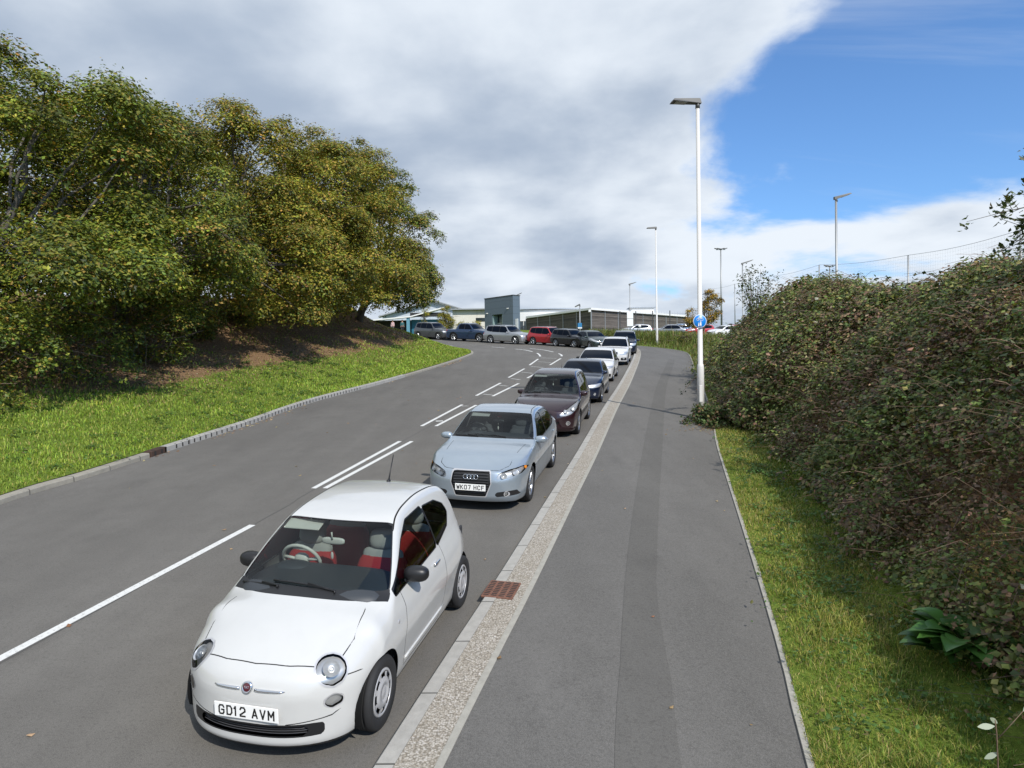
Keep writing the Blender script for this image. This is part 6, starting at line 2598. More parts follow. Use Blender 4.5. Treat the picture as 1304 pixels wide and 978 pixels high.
def build_small_plants():
    rng = np.random.default_rng(15)
    # broad-leaved plant in the shade of the brambles
    x0, y0 = 4.06, 5.80
    r = empty('broad_leaved_plant', (x0, y0, zr(x0, y0)))
    tag(r, 'big broad leaved dark green plant in the grass at the foot of the brambles', 'plant')
    V, F, H = [], [], []
    for k in range(60):
        a = rng.uniform(0, 6.28)
        e = rng.uniform(.25, 1.15)
        L_ = rng.uniform(.22, .36)
        w = L_ * rng.uniform(.30, .38)
        z0 = rng.uniform(.05, .30)
        r0 = rng.uniform(.0, .26)
        c = np.array([math.cos(a), math.sin(a), 0])
        s = np.array([-math.sin(a), math.cos(a), 0])
        pts = []
        for i, t in enumerate(np.linspace(0, 1, 7)):
            rr = r0 + L_ * t * math.cos(e * (1 - t * .6))
            zz = z0 + L_ * (math.sin(e) * t - .75 * t * t * math.sin(e) * 1.1) + .02
            ww = w * math.sin(math.pi * min(1, .08 + t * .92) ** .8) * (1 if t < 1 else 0)
            mid = c * rr + np.array([0, 0, zz])
            pts += [mid - s * ww + np.array([0, 0, ww * .28]), mid, mid + s * ww + np.array([0, 0, ww * .28])]
        n0 = len(V)
        V += pts
        for i in range(6):
            for j in range(2):
                q = n0 + i * 3 + j
                F.append((q, q + 1, q + 4, q + 3))
        H += [list(np.array([.055, .135, .026]) * rng.uniform(.7, 1.4))] * len(pts)
    raw_mesh('leaves', np.array(V), np.array(F), M['leafgloss'], r, smooth=True, colattr=np.array(H))
    # second, lower one behind
    # brambles round the foot of the near lamp post
    x0, y0 = 5.95, 19.6
    r = empty('bramble_clump', (x0, y0, .1))
    tag(r, 'low bramble clump spilling onto the path round the foot of the near lamp post', 'bramble')
    bl = [(x0, y0, .28, .55, .9, .38), (x0 - .42, y0 - .15, .20, .38, .5, .22), (x0 + .5, y0 - .9, .25, .5, .8, .35), (x0 - .80, y0 - .35, .17, .34, .42, .18), (x0 - .3, y0 - .9, .2, .4, .5, .24)]
    P, sz, hue, C = crown_leaves(bl, 9000, rng, .16, 26, .085, [(.040, .070, .020), (.06, .09, .025), (.10, .10, .03), (.12, .07, .04)], [4, 3, 1, 1], hole=.1)
    k = P[:, 2] > .105
    leaves_mesh('foliage', P[k] - np.array([x0, y0, .1]), sz[k], hue[k], M['leaf'], r, rng=rng, aspect=.7)
    n = 420
    q = np.column_stack([rng.normal(x0 - .1, .5, n), rng.normal(y0 - 1.0, .45, n), np.full(n, .118)])
    q = q[q[:, 0] < np.interp(q[:, 1], PRs[:90, 1], PRs[:90, 0]) + .3]
    o = leaves_mesh('fallen_leaves', q, .07 * rng.uniform(.6, 1.2, len(q)), pick_hue(len(q), [(.22, .13, .06), (.33, .27, .12), (.12, .09, .04)], [3, 2, 2], rng), M['litter'], None, up=.8, rng=rng)
    tag(o, 'brown and yellow fallen leaves on the path beside the bramble clump', 'fallen leaves', kind='stuff')
    # spray of bramble reaching out across the pole
    r = empty('bramble_spray', (6.4, 21.6, 1.0))
    tag(r, 'thin leafy bramble spray reaching from the hedge past the near lamp post over the path', 'bramble')
    mb = MB()
    tips = []
    for k, (dx, dz) in enumerate(((-1.45, -.62), (-1.1, -.18), (-.9, .12), (-1.25, -.35))):
        P = [np.array([.35 + dx * t, -1.1 * t * .5, .25 + .28 * math.sin(2.4 * t) + dz * t * t]) for t in np.linspace(0, 1, 8)]
        mb.tube(P, np.linspace(.010, .004, 8), 4, cap=False)
        for p in P[2:]:
            for _ in range(9):
                tips.append(p + rng.normal(0, .055, 3) * [1, 1, .8])
    mb.build('stems', M['stem_pale'], r)
    tips = np.array(tips)
    leaves_mesh('leaves', tips, .085 * rng.uniform(.6, 1.3, len(tips)), pick_hue(len(tips), [(.045, .07, .025), (.07, .09, .035), (.03, .045, .02)], [3, 2, 2], rng), M['leaf'], r, rng=rng, aspect=.45)
    # oak bough reaching in from the right
    base = (12.6, 8.6, zr(12.6, 8.6))
    r = empty('oak_tree', base)
    tag(r, 'leafy oak bough reaching in from the right edge above the brambles', 'tree')
    b0 = np.array(base)
    mb = MB()
    mb.tube([(0, 0, -.3), (.1, .05, 1.2), (0, .1, 2.6), (.2, 0, 4.6)], [.20, .16, .12, .07], 8)
    ends = []

    def bough(a, b, sag=.0, tw=14, r0=.045):
        a, b = np.array(a, float) - b0, np.array(b, float) - b0
        P = [a + (b - a) * t + np.array([0, 0, sag * math.sin(math.pi * t)]) + rng.normal(0, .03, 3) * (0 < t < 1) for t in np.linspace(0, 1, 9)]
        mb.tube(P, np.linspace(r0, .006, 9), 5, cap=False)
        for i in range(tw):
            t = 1 - .30 * rng.random() ** 1.3
            f_ = t * 8
            i0 = min(7, int(f_))
            p = P[i0] + (P[i0 + 1] - P[i0]) * (f_ - i0)
            e = p + rng.normal(0, .13, 3)
            mb.tube([p, e], [.006, .003], 3, cap=False)
            for _ in range(9):
                ends.append(e + rng.normal(0, .055, 3))
        ends.append(P[-1])
    tr = (12.6, 8.7, 5.4)
    bough(tr, (6.80, 9.8, 4.74), .15, 26)
    bough(tr, (7.12, 9.9, 4.36), .1, 30)
    bough(tr, (7.12, 9.7, 5.52), .1, 14)
    bough(tr, (7.25, 9.9, 5.02), .1, 30)
    bough(tr, (7.2, 9.9, 4.58), .0, 30)
    bough(tr, (9.5, 7.0, 6.4), .1, 30)
    mb.build('trunk', M['bark'], r)
    E_ = np.array(ends)
    leaves_mesh('leaves', E_, .10 * rng.uniform(.6, 1.3, len(E_)), pick_hue(len(E_), [(.05, .075, .025), (.075, .095, .03), (.11, .10, .03)], [3, 3, 1.5], rng), M['leaf'], r, rng=rng, aspect=.5)
    # pale willow leaves at the bottom right corner
    r = empty('pale_leaved_shoot', (3.16, 4.02, zr(3.16, 4.02)))
    tag(r, 'thin shoot with pale silvery leaves at the bottom right corner of the verge', 'shoot')
    mb = MB().tube([(0, 0, 0), (-.05, .02, .25), (-.08, .03, .55), (-.12, .0, .66)], [.006, .005, .004, .003], 5)
    mb.tube([(-.08, .03, .5), (.05, .0, .72)], [.004, .002], 4)
    mb.build('stem', M['stem_pale'], r)
    V, F = [], []
    for (c, d, L_) in (((-.12, .0, .62), (-.95, .1, -.12), .10), ((-.08, .03, .62), (-.75, -.2, .55), .08), ((.05, 0, .72), (.6, .0, .6), .09), ((-.06, .03, .42), (-.8, .1, -.5), .09)):
        c, d = np.array(c), np.array(d) / np.linalg.norm(d)
        s = np.cross(d, (-.55, -.6, .55))
        s /= np.linalg.norm(s)
        n0 = len(V)
        for t in np.linspace(0, 1, 6):
            w = L_ * .19 * math.sin(math.pi * (.04 + .92 * t))
            V += [c + d * L_ * t - s * w, c + d * L_ * t + s * w]
        F += [(n0 + 2 * i, n0 + 2 * i + 1, n0 + 2 * i + 3, n0 + 2 * i + 2) for i in range(5)]
    raw_mesh('leaves', np.array(V), np.array(F), M['pale_leaf'], r, smooth=True)


M['leafgloss'] = leaf_mat('broad leaves', .35, .2, .5)
M['pale_leaf'] = mat('pale leaf', (.26, .30, .22), .6)
build_trees()
build_hedge()
build_grass()
build_small_plants()

# ------------------------------------------------------------------ buildings (true, level frame: z is straight up)
TRUE = set()


def troot(name, loc, label, cat, group=None, rz=0.0):
    o = empty(name, loc, rz)
    TRUE.add(o.name)
    tag(o, label, cat, group)
    return o


def timber_mat(name, dark, light):
    n = NT(name)
    x = n.xyz()
    z = x[2]
    fr = n.math('FRACT', n.math('MULTIPLY', z, 5.0))
    wn = n.t.nodes.new('ShaderNodeTexWhiteNoise')
    wn.noise_dimensions = '1D'
    n.t.links.new(n.math('FLOOR', n.math('MULTIPLY', z, 5.0)), wn.inputs['W'])
    a = n.noise(.9, 6, .7, sc=(1, 1, 14))
    f = n.math('ADD', n.math('MULTIPLY', a, .75), n.math('MULTIPLY', wn.outputs[0], .3))
    c = n.mix(n.ramp(f, [(.35, 0), (.75, 1)]), dark, light)
    c = n.mix(n.ramp(fr, [(0, 1), (.07, 1), (.12, 0)]), c, (.012, .011, .010))
    n.set('Base Color', c).set('Roughness', .85)
    return n.m


def clad_mat(name, col, pitch, axis=2, dk=.55):
    n = NT(name)
    x = n.xyz()
    fr = n.math('FRACT', n.math('MULTIPLY', x[axis], 1 / pitch))
    a = n.noise(.5, 4, .6)
    c = n.mix(n.ramp(a, [(.3, 0), (.8, .25)]), col, tuple(v * .8 for v in col))
    c = n.mix(n.ramp(fr, [(0, 1), (.06, 1), (.10, 0)]), c, tuple(v * dk for v in col))
    n.set('Base Color', c).set('Roughness', .5)
    return n.m


M['timber'] = timber_mat('weathered timber boards', (.045, .038, .033), (.16, .14, .12))
M['white_clad'] = clad_mat('white cladding', (.62, .63, .62), .3)
M['grey_clad'] = clad_mat('blue grey panels', (.095, .125, .155), .9, 2, .8)
M['white_wall'] = clad_mat('white render', (.62, .60, .54), 3.0, 0, .9)
M['roof_pale'] = clad_mat('pale metal roof', (.33, .37, .42), .4, 0, .85)
M['gable'] = clad_mat('pale blue grey gable', (.46, .51, .57), .8, 0, .92)
M['teal'] = mat('teal panel', (.015, .12, .19), .5)
M['fascia'] = mat('white fascia', (.68, .68, .66), .5)
M['win'] = mat('building window glass', (.02, .03, .035), .06, spec=.8)
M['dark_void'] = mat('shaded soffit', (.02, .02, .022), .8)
M['post_grey'] = mat('galvanised steel', (.34, .35, .35), .5, .6)
M['post_white'] = mat('off white painted column', (.60, .59, .57), .45)
M['post_dark'] = mat('dark green grey post', (.03, .035, .035), .6)
M['lamp_dark'] = mat('lamp head casting', (.10, .10, .095), .5, .3)
M['lamp_glass'] = mat('lamp glass unlit', (.30, .30, .27), .2)
M['blue_sign'] = mat('blue sign face', (.006, .20, .62), .35)
M['white_sign'] = mat('white sign face', (.72, .73, .74), .4)
M['skin'] = mat('skin', (.42, .24, .17), .6)
M['hair'] = mat('dark hair', (.03, .02, .015), .7)


def wall_run(mb, pts, z0, z1, mat=0, t=.3):
    """walls along a polyline (level frame), with thickness inwards"""
    for a, b in zip(pts[:-1], pts[1:]):
        a, b = np.array(a), np.array(b)
        e = (b - a) / np.hypot(*(b - a))
        n = np.array([-e[1], e[0]]) * t
        v = [(*a, z0), (*b, z0), (*(b + n), z0), (*(a + n), z0), (*a, z1), (*b, z1), (*(b + n), z1), (*(a + n), z1)]
        mb.add(v, [(3, 2, 1, 0), (4, 5, 6, 7), (0, 1, 5, 4), (1, 2, 6, 5), (2, 3, 7, 6), (3, 0, 4, 7)], mat)


def build_buildings():
    # --- timber clad hall
    L_, C_, R_ = np.array((2.31, 107.17)), np.array((11.08, 94.66)), np.array((28.1, 109.0))
    base = np.array((11.08, 94.66, 9.0))
    r = troot('timber_hall', tuple(base), 'low hall of dark timber boards with white roof edge, corner facing the road', 'building')
    zt = 12.68 - 9.0
    l, c, q = L_ - base[:2], np.array((0., 0.)), R_ - base[:2]
    mb = MB()
    wall_run(mb, [l, c], -.6, zt - .28)
    wall_run(mb, [c, q], -.6, zt - .28)
    mb.build('wall', M['timber'], r)
    back = (l + q) + (l + q) / np.hypot(*(l + q)) * 1.0
    f = MB()
    oc = -(l / np.hypot(*l) + q / np.hypot(*q)) * .35

    def off(p, k):
        return tuple(p + oc * k)
    f.prism([off(l, 1), off(c, 1.1), off(q, 1), tuple(back)], zt - .28, zt)
    f.build('roof', M['fascia'], r)
    for a, b, n in ((l, c, 5), (c, q, 8)):
        e = (b - a) / np.hypot(*(b - a))
        nn = np.array([e[1], -e[0]]) * .04
        for k in range(n + 1):
            p = a + (b - a) * k / n + nn
            MB().box((p[0], p[1], zt / 2 - .4), (.10, .10, zt + .2), math.atan2(e[1], e[0])).build('joint_post', M['post_grey'], r)
    # corner downpipe head and small wall lamp
    MB().bbox((-.25, -.45, zt - .45), (.35, .3, .35), .04).build('corner_box', M['fascia'], r)
    # --- white hall behind
    base = np.array((3.75, 107.5, 9.0))
    r = troot('white_hall', tuple(base), 'long white clad hall with a pale curved roof rising behind the timber hall', 'building')
    mb = MB()
    mb.box((2.4, 5.0, 2.2), (10.0, 8, 5.4))
    mb.build('wall', M['white_clad'], r)
    ro = MB()
    xs = np.linspace(-2.9, 13, 16)
    V = []
    for x in xs:
        zz = 5.15 - .012 * (x - 1) ** 2 * .35
        V += [(x, .6, zz), (x, 9.6, zz + .55), (x, 9.6, zz + .35), (x, .6, zz - .18)]
    F = []
    for i in range(15):
        for j in range(4):
            F.append((i * 4 + j, i * 4 + (j + 1) % 4, i * 4 + 4 + (j + 1) % 4, i * 4 + 4 + j))
    F += [(0, 1, 2, 3), (60, 63, 62, 61)]
    ro.add(V, F)
    ro.build('roof', M['roof_pale'], r)
    # glazed strip beside the entrance block
    w = MB()
    for k in range(3):
        w.box((-2.15 + k * .62, .94, 1.5), (.50, .06, 3.2))
    wo = w.build('window', M['win'], r)
    fr = MB()
    for k in range(4):
        fr.box((-2.46 + k * .62, .90, 1.5), (.09, .10, 3.3))
    fr.box((-1.53, .90, 3.15), (1.95, .10, .10))
    fr.box((-1.53, .90, .9), (1.95, .10, .07))
    fr.build('frame', M['fascia'], wo)
    # --- blue grey entrance block
    A, B, S = np.array((-3.59, 91.67)), np.array((.22, 87.66)), np.array((.935, 88.61))
    base = np.array((*B, 8.7))
    r = troot('entrance_block', tuple(base), 'tall blue grey entrance block with a recessed glazed doorway in front of the white hall', 'building')
    zt = 13.78 - 8.7
    a, b, s_ = A - B, np.array((0., 0.)), S - B
    e = (b - a) / np.hypot(*(b - a))
    width = np.hypot(*(b - a))
    Mx = math.atan2(e[1], e[0])
    blk = empty('shell', (0, 0, 0), Mx)
    blk.parent = r
    # local frame: x along the face from left (-width) to 0, y into the building
    dpt = 1.25
    mb = MB()
    o0, o1, oz = -width * .74, -width * .36, 2.85
    for (x0, x1, z0, z1) in ((-width, o0, -.8, zt), (o1, 0, -.8, zt), (o0, o1, oz, zt)):
        mb.box(((x0 + x1) / 2, dpt / 2, (z0 + z1) / 2), (x1 - x0, dpt, z1 - z0))
    mb.build('wall', M['grey_clad'], blk)
    cp = MB().box((-width / 2, dpt / 2, zt + .04), (width + .1, dpt + .1, .09))
    cp.build('coping', M['post_dark'], blk)
    rc = MB()
    rc.box((o0 + .10, .5, 1.0), (.16, .8, 3.6))
    rc.box((o1 - .10, .5, 1.0), (.16, .8, 3.6))
    rc.build('reveal', M['glass_green'], blk)
    g = MB().box(((o0 + o1) / 2, .9, 1.0), (o1 - o0 - .02, .05, 3.65))
    go = g.build('door', M['win'], blk)
    fr = MB()
    for t in (0.02, .33, .5, .67, .98):
        fr.box((o0 + (o1 - o0) * t, .85, .9), (.05, .06, 3.4))
    fr.box(((o0 + o1) / 2, .85, 1.75), (o1 - o0, .06, .06))
    fr.build('frame', M['fascia'], go)
    for (x, z) in ((-width * .9, 3.1), (-width * .17, 3.45)):
        MB().bbox((x, -.09, z), (.26, .16, .12), .02).build('wall_light', M['fascia'], blk)
    for k in range(1):
        sg = MB().bbox((.30, .35, 1.05), (.50, .06, 2.0), .01).build('white_panel_sign', M['white_sign'], blk)
    # --- white hall with the sloping roof, left of the entrance block
    base = np.array((-8.0, 96.0, 8.8))
    r = troot('gabled_hall', tuple(base), 'cream walled hall with a low gable roof behind the small conical tree', 'building')
    k_ = 96 / 99.66
    mb = MB()
    mb.box((2.4, 3.0, 1.65), (5.4, 6, 4.6))
    mb.build('wall', M['white_wall'], r)
    gb = MB()
    # gable wall: apex left, sloping to the right
    P = [(-11.5, -.8), (2.35, -.8), (2.35, 4.05), (-3.6, 5.95), (-11.5, 3.9)]
    v = [(x, 7.0, z) for x, z in P] + [(x, 7.4, z) for x, z in P]
    n = len(P)
    gb.add(v, [tuple(range(n))[::-1], tuple(range(n, 2 * n))] + [(i, (i + 1) % n, n + (i + 1) % n, n + i) for i in range(n)])
    gb.build('gable', M['gable'], r)
    rf = MB()
    for (p0, p1) in (((-3.7, 6.05), (2.9, 3.95)), ((-3.7, 6.05), (-12, 3.7))):
        rf = MB()
        v = []
        for (x, z) in (p0, p1):
            v += [(x, 6.2, z), (x, 7.6, z), (x, 7.6, z + .16), (x, 6.2, z + .16)]
        rf.add(v, [(0, 4, 5, 1), (1, 5, 6, 2), (2, 6, 7, 3), (3, 7, 4, 0), (0, 1, 2, 3), (4, 7, 6, 5)])
        rf.build('roof_slope', M['post_grey'], r)
    rf = MB().box((2.4, -.2, 4.05), (5.9, 1.0, .16))
    rf.build('roof', M['post_grey'], r)
    MB().box((3.7, -.04, 2.6), (1.4, .05, .5)).build('window', M['win'], r)
    # --- teal fronted canopy
    base = np.array((-12.6, 92.5, 8.8))
    r = troot('canopy_building', tuple(base), 'low building with teal panels under a pale sloping canopy, left of the conical tree', 'building')
    k_ = .925
    mb = MB()
    mb.box((.9, 1.0, 1.0), (4.0, .3, 3.0))
    mb.build('panel', M['teal'], r)
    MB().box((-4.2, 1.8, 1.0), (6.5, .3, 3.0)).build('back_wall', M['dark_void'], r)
    rf = MB()
    V = []
    for x, z in ((-8.0, 2.3), (-1.0, 2.85), (3.4, 4.0)):
        V += [(x, -.9, z), (x, 3, z + .3), (x, 3, z + .15), (x, -.9, z - .16)]
    F = []
    for i in range(2):
        for j in range(4):
            F.append((i * 4 + j, i * 4 + (j + 1) % 4, i * 4 + 4 + (j + 1) % 4, i * 4 + 4 + j))
    F += [(0, 1, 2, 3), (8, 11, 10, 9)]
    rf.add(V, F)
    rf.build('canopy_roof', M['fascia'], r)
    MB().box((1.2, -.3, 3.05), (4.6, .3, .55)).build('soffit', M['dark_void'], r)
    MB().box((-1.35, -.5, 1.2), (.42, .42, 3.2)).build('column', M['teal_pale'], r)
    MB().box((-9.2, -.2, .9), (4.2, .2, 2.0)).build('screen', M['post_grey'], r)
    # --- white plant room on the roof, far right
    r = troot('plant_room', (20.5, 108.0, 12.7), 'small white plant room standing on the roof of the timber hall', 'roof box')
    MB().box((.3, 1.2, .60), (3.6, 2.4, 1.25)).build('wall', M['fascia'], r)
    MB().box((.3, 1.2, 1.28), (4.2, 3.0, .12)).build('roof', M['roof_pale'], r)
    MB().box((-2.6, 1.2, .35), (2.2, 2.0, .6)).build('duct', M['post_grey'], r)


M['glass_green'] = mat('pale green reveal', (.26, .36, .36), .3)
M['teal_pale'] = mat('pale teal column', (.10, .25, .33), .5)
build_buildings()

# ------------------------------------------------------------------ lamp posts, signs, fences


def lamp_column(loc, h, head_az, label, style='flat', group='street lamps', r0=.105, r1=.055, base_h=1.55, matk='post_white', L_=.78, rise=.0, name='street_lamp'):
    r = empty(name, loc, 0, upright=True)
    tag(r, label, 'street lamp', group)
    mb = MB()
    if style == 'flat':
        mb.tube([(0, 0, -.1), (0, 0, base_h), (0, 0, base_h + .09), (0, 0, base_h + .1), (0, 0, h)], [r0, r0, r0 * .82, r0 * .72, r1], 16)
    else:
        mb.tube([(0, 0, -.1), (0, 0, base_h), (0, 0, base_h + .1), (0, 0, h)], [r0, r0, r0 * .7, r1], 10)
    mb.build('column', M[matk], r)
    if style == 'flat' and r0 > .09:
        d = MB().bbox((-r0 * .2, -r0 * .93, .75), (.10, .03, .5), .008)
        d.build('access_door', M[matk], r)
    hd = empty('lamp_head', (0, 0, h), head_az)
    hd.rotation_mode = 'QUATERNION'
    hd.rotation_quaternion = Quaternion((0, 0, 1), head_az) @ Quaternion((0, 1, 0), -rise)
    hd.parent = r
    b = MB()
    w = .17
    # housing: a flat tapering box from the column outward, thin at the tip
    V = [(-.10, -w * .45, .02), (-.10, w * .45, .02), (L_, w, .03), (L_, -w, .03), (-.06, -w * .4, .17), (-.06, w * .4, .17), (L_ - .04, w * .8, .095), (L_ - .04, -w * .8, .095)]
    b.add(V, [(0, 3, 2, 1), (4, 5, 6, 7), (0, 1, 5, 4), (1, 2, 6, 5), (2, 3, 7, 6), (3, 0, 4, 7)])
    b.tube([(0, 0, -.12), (0, 0, .06)], [r1 * 1.25, r1 * 1.15], 12)
    b.build('housing', M['lamp_dark'], hd)
    MB().box((L_ * .66, 0, .022), (L_ * .42, w * 1.35, .018)).build('lamp_glass', M['lamp_glass'], hd)
    return r


def build_lamps():
    PI = math.pi
    lamp_column((5.70, 20.33, .1), 9.42, PI * .98 + .22, 'tallest looking off white lamp post at the right path edge, flat head pointing left', L_=.82)
    lamp_column((12.72, 59.95, .1), 10.3, PI * 1.02, 'tall off white lamp post in the weeds at the far end of the path', L_=.80)
    lamp_column((13.85, 80.2, -.05), 6.2, .25, 'thin grey lamp post carrying two white notice boards, beside the timber hall', 'thin', r0=.07, r1=.045, matk='post_grey', rise=.35, L_=.85)
    lamp_column((7.35, 74.0, -.05), 3.75, PI - .2, 'short grey lamp post with a blue sign on it behind the black parked crossover', 'thin', r0=.07, r1=.05, matk='post_grey', rise=-.35, L_=.55)
    lamp_column((.85, 100.3, -.2), 5.4, .1, 'grey lamp post whose angled head shows over the corner of the entrance block', 'thin', r0=.07, r1=.05, matk='post_grey', rise=.5, L_=.75)
    lamp_column((17.2, 36.4, 3.3), 5.9, .1, 'grey lamp post rising behind the brambles on the right with its head tilted up', 'thin', r0=.09, r1=.055, matk='post_grey', rise=.32, L_=.85, base_h=1.2)
    lamp_column((23.8, 70.5, .5), 7.5, .1, 'grey lamp post whose head shows just above the wispy birch sapling', 'thin', r0=.09, r1=.055, matk='post_grey', rise=.35, L_=1.2)
    lamp_column((14.9, 100.2, -.2), 2.8, PI * .95, 'small pale lamp post against the timber boards left of the notice boards', 'thin', r0=.06, r1=.05, matk='post_white', L_=.55, base_h=.5)
    # floodlight masts
    for (x, y, h, lab) in ((33.9, 110.8, 13.6, 'taller floodlight mast with four lamps, left of the birch sapling'), (56.2, 121.0, 11.6, 'distant floodlight mast just above the brambles, left of the tilted grey lamp head')):
        r = empty('floodlight_mast', (x, y, -.6), 0, upright=True)
        tag(r, lab, 'floodlight', 'floodlight masts')
        MB().tube([(0, 0, -.2), (0, 0, h)], [.16, .10], 8).build('mast', M['post_grey'], r)
        MB().box((0, 0, h), (1.5, .10, .10)).build('crossbar', M['post_grey'], r)
        for k, a in ((-.72, 2.7), (-.28, 3.6), (.28, -.4), (.72, .35)):
            hd = MB().bbox((k, 0, h + .16), (.62, .36, .12), .03, rz=.3 * (1 if k > 0 else -1), M=Matrix.Rotation(.25 * (-1 if k > 0 else 1), 4, 'Y'))
            hd.build('floodlight', M['lamp_dark'], r)
    # blue route sign on the near lamp post
    r = empty('cycle_path_sign', (5.70, 20.33, .1), 0, upright=True)
    tag(r, 'round blue cyclist and pedestrian sign fixed to the near lamp post', 'sign')
    zc, yf = 2.92, -.12
    d = MB().lathe([(.001, 0), (.200, 0), (.203, .004), (.203, .012), (.001, .012)], 40, 'Y', (-.035, yf, zc))
    d.build('disc', M['blue_sign'], r)
    bd = MB().lathe([(.186, -.0015), (.200, -.0015), (.200, .0)], 40, 'Y', (-.035, yf, zc))
    bd.build('border', M['white_sign'], r)
    sy = MB()
    cx = -.035

    def P(x, z):
        return (cx + x, yf - .004, zc + z)
    t = np.linspace(0, 2 * math.pi, 17)
    for wx in (-.062, .062):       # bicycle
        sy.tube([P(wx + .036 * math.cos(a), .052 + .036 * math.sin(a)) for a in t], .0055, 5, cap=False)
    for a, b in (((-.062, .052), (-.035, .098)), ((-.035, .098), (.042, .098)), ((-.062, .052), (-.002, .058)), ((-.002, .058), (.042, .098)), ((.042, .098), (.062, .052)), ((-.002, .058), (-.038, .108)), ((-.05, .110), (-.026, .110)), ((.042, .098), (.036, .118)), ((.036, .118), (.056, .118))):
        sy.tube([P(*a), P(*b)], .0052, 5)
    sy.build('bicycle_symbol', M['white_sign'], r)
    pe = MB()                      # adult and child
    for ox, s in ((.022, 1.0), (-.036, .66)):
        zb = -.165
        pe.sell(P(ox, zb + .165 * s), (.017 * s, .004, .019 * s), 1, 10, 6)
        pe.add([P(ox - .026 * s, zb + .05 * s), P(ox + .026 * s, zb + .05 * s), P(ox + .019 * s, zb + .142 * s), P(ox - .019 * s, zb + .142 * s)], [(0, 1, 2, 3)])
        pe.tube([P(ox - .010 * s, zb + .055 * s), P(ox - .016 * s, zb)], .0085 * s, 5)
        pe.tube([P(ox + .010 * s, zb + .055 * s), P(ox + .016 * s, zb)], .0085 * s, 5)
    pe.tube([P(-.018, -.075), P(.004, -.06)], .0045, 5)
    pe.build('pedestrian_symbol', M['white_sign'], r)
    for z in (zc + .1, zc - .1):
        MB().lathe([(.088, z - .012), (.091, z - .012), (.091, z + .012), (.088, z + .012)], 16, 'Z').build('bracket', M['post_grey'], r)
    # notice boards on the thin grey post
    for k, (z, h, lab) in enumerate(((2.55, .80, 'upper of two blank white notice boards on the thin grey lamp post'), (1.68, .86, 'lower of two blank white notice boards on the thin grey lamp post'))):
        r = empty('notice_board', (13.85, 80.2, -.05), 0, upright=True)
        tag(r, lab, 'sign', 'white notice boards')
        MB().bbox((-.02, -.10, z + .12), (.72, .04, h), .01).build('board', M['white_sign'], r)
        MB().box((-.02, -.07, z + .12), (.10, .05, h * .9)).build('rail', M['post_grey'], r)
    r = empty('blue_sign', (7.35, 74.0, -.05), 0, upright=True)
    tag(r, 'small square blue sign with a white lower edge on the short grey lamp post', 'sign')
    MB().bbox((-.02, -.10, 1.62), (.46, .04, .46), .01).build('panel', M['blue_panel'], r)
    MB().bbox((-.02, -.10, 1.31), (.46, .04, .14), .01).build('lower_panel', M['white_sign'], r)
    # small round white sign and bollards by the car park
    r = empty('round_sign', (14.55, 78.0, -.1), 0, upright=True)
    tag(r, 'small round white sign on a short post above the weeds by the car park', 'sign')
    MB().tube([(0, 0, -.1), (0, 0, 1.5)], .03, 8).build('post', M['post_grey'], r)
    MB().lathe([(.001, 0), (.16, 0), (.16, .02), (.001, .02)], 20, 'Y', (0, -.05, 1.52)).build('disc', M['white_sign'], r)
    # metal security fence in front of the timber hall
    r = empty('mesh_fence', (14.0, 90.0, -.2), 0, upright=True)
    tag(r, 'dark wire mesh fence with tall dark posts in front of the timber hall', 'fence')
    xs = [.2, 2.3, 4.5, 6.8, 9.1, 11.4, 13.7]
    for x in xs:
        MB().box((x, x * .02, 1.5), (.10, .10, 3.5)).build('post', M['post_dark'], r)
    w = MB()
    for z in np.arange(.3, 3.2, .42):
        w.tube([(0, 0, z), (14, .28, z)], .008, 3, cap=False)
    for x in np.arange(.1, 14, .35):
        w.tube([(x, x * .02, 0), (x, x * .02, 3.15)], .004, 3, cap=False)
    w.build('mesh_wires', M['post_dark'], r)
    # ball court fence on the plateau behind the brambles
    r = empty('netting_fence', (19.6, 34.0, 3.5), 0, upright=True)
    tag(r, 'pale grey posts carrying fine netting along the top of the bramble bank', 'fence')
    pts = [(.4, -14.0), (.42, -6.9), (0, 0), (.1, 10.0), (.6, 20.0), (1.2, 30), (2.2, 42)]
    hs = [3.1, 3.05, 2.6, 2.75, 2.45, 2.2, 2.1]
    for (x, y), h in zip(pts, hs):
        g = -.1 * 0
        MB().tube([(x, y, -2.2 + y * .1), (x, y, h + y * .10 * 1.0)], [.045, .04], 8).build('post', M['post_grey'], r)
    wr = MB()
    for i in range(len(pts) - 1):
        (x0, y0), (x1, y1) = pts[i], pts[i + 1]
        z0, z1 = hs[i] + y0 * .1, hs[i + 1] + y1 * .1
        t = np.linspace(0, 1, 9)
        top = [np.array([x0 + (x1 - x0) * u, y0 + (y1 - y0) * u, z0 + (z1 - z0) * u - .13 * math.sin(math.pi * u)]) for u in t]
        wr.tube(top, .009, 4, cap=False)
        nn = int(np.hypot(x1 - x0, y1 - y0) / .16)
        if i < 4:
            for u in np.linspace(0, 1, nn):
                p = np.array([np.interp(u, t, [q[k] for q in top]) for k in range(3)])
                wr.tube([p, p - [0, 0, 1.9]], .0014, 3, cap=False, smooth=False)
            for dz in np.arange(.16, 1.9, .16):
                wr.tube([q - [0, 0, dz] for q in top], .0014, 3, cap=False, smooth=False)
    wr.build('netting', M['netting'], r)


M['blue_panel'] = mat('blue panel', (.02, .16, .34), .4)
M['netting'] = mat('grey netting', (.30, .33, .36), .7)
build_lamps()


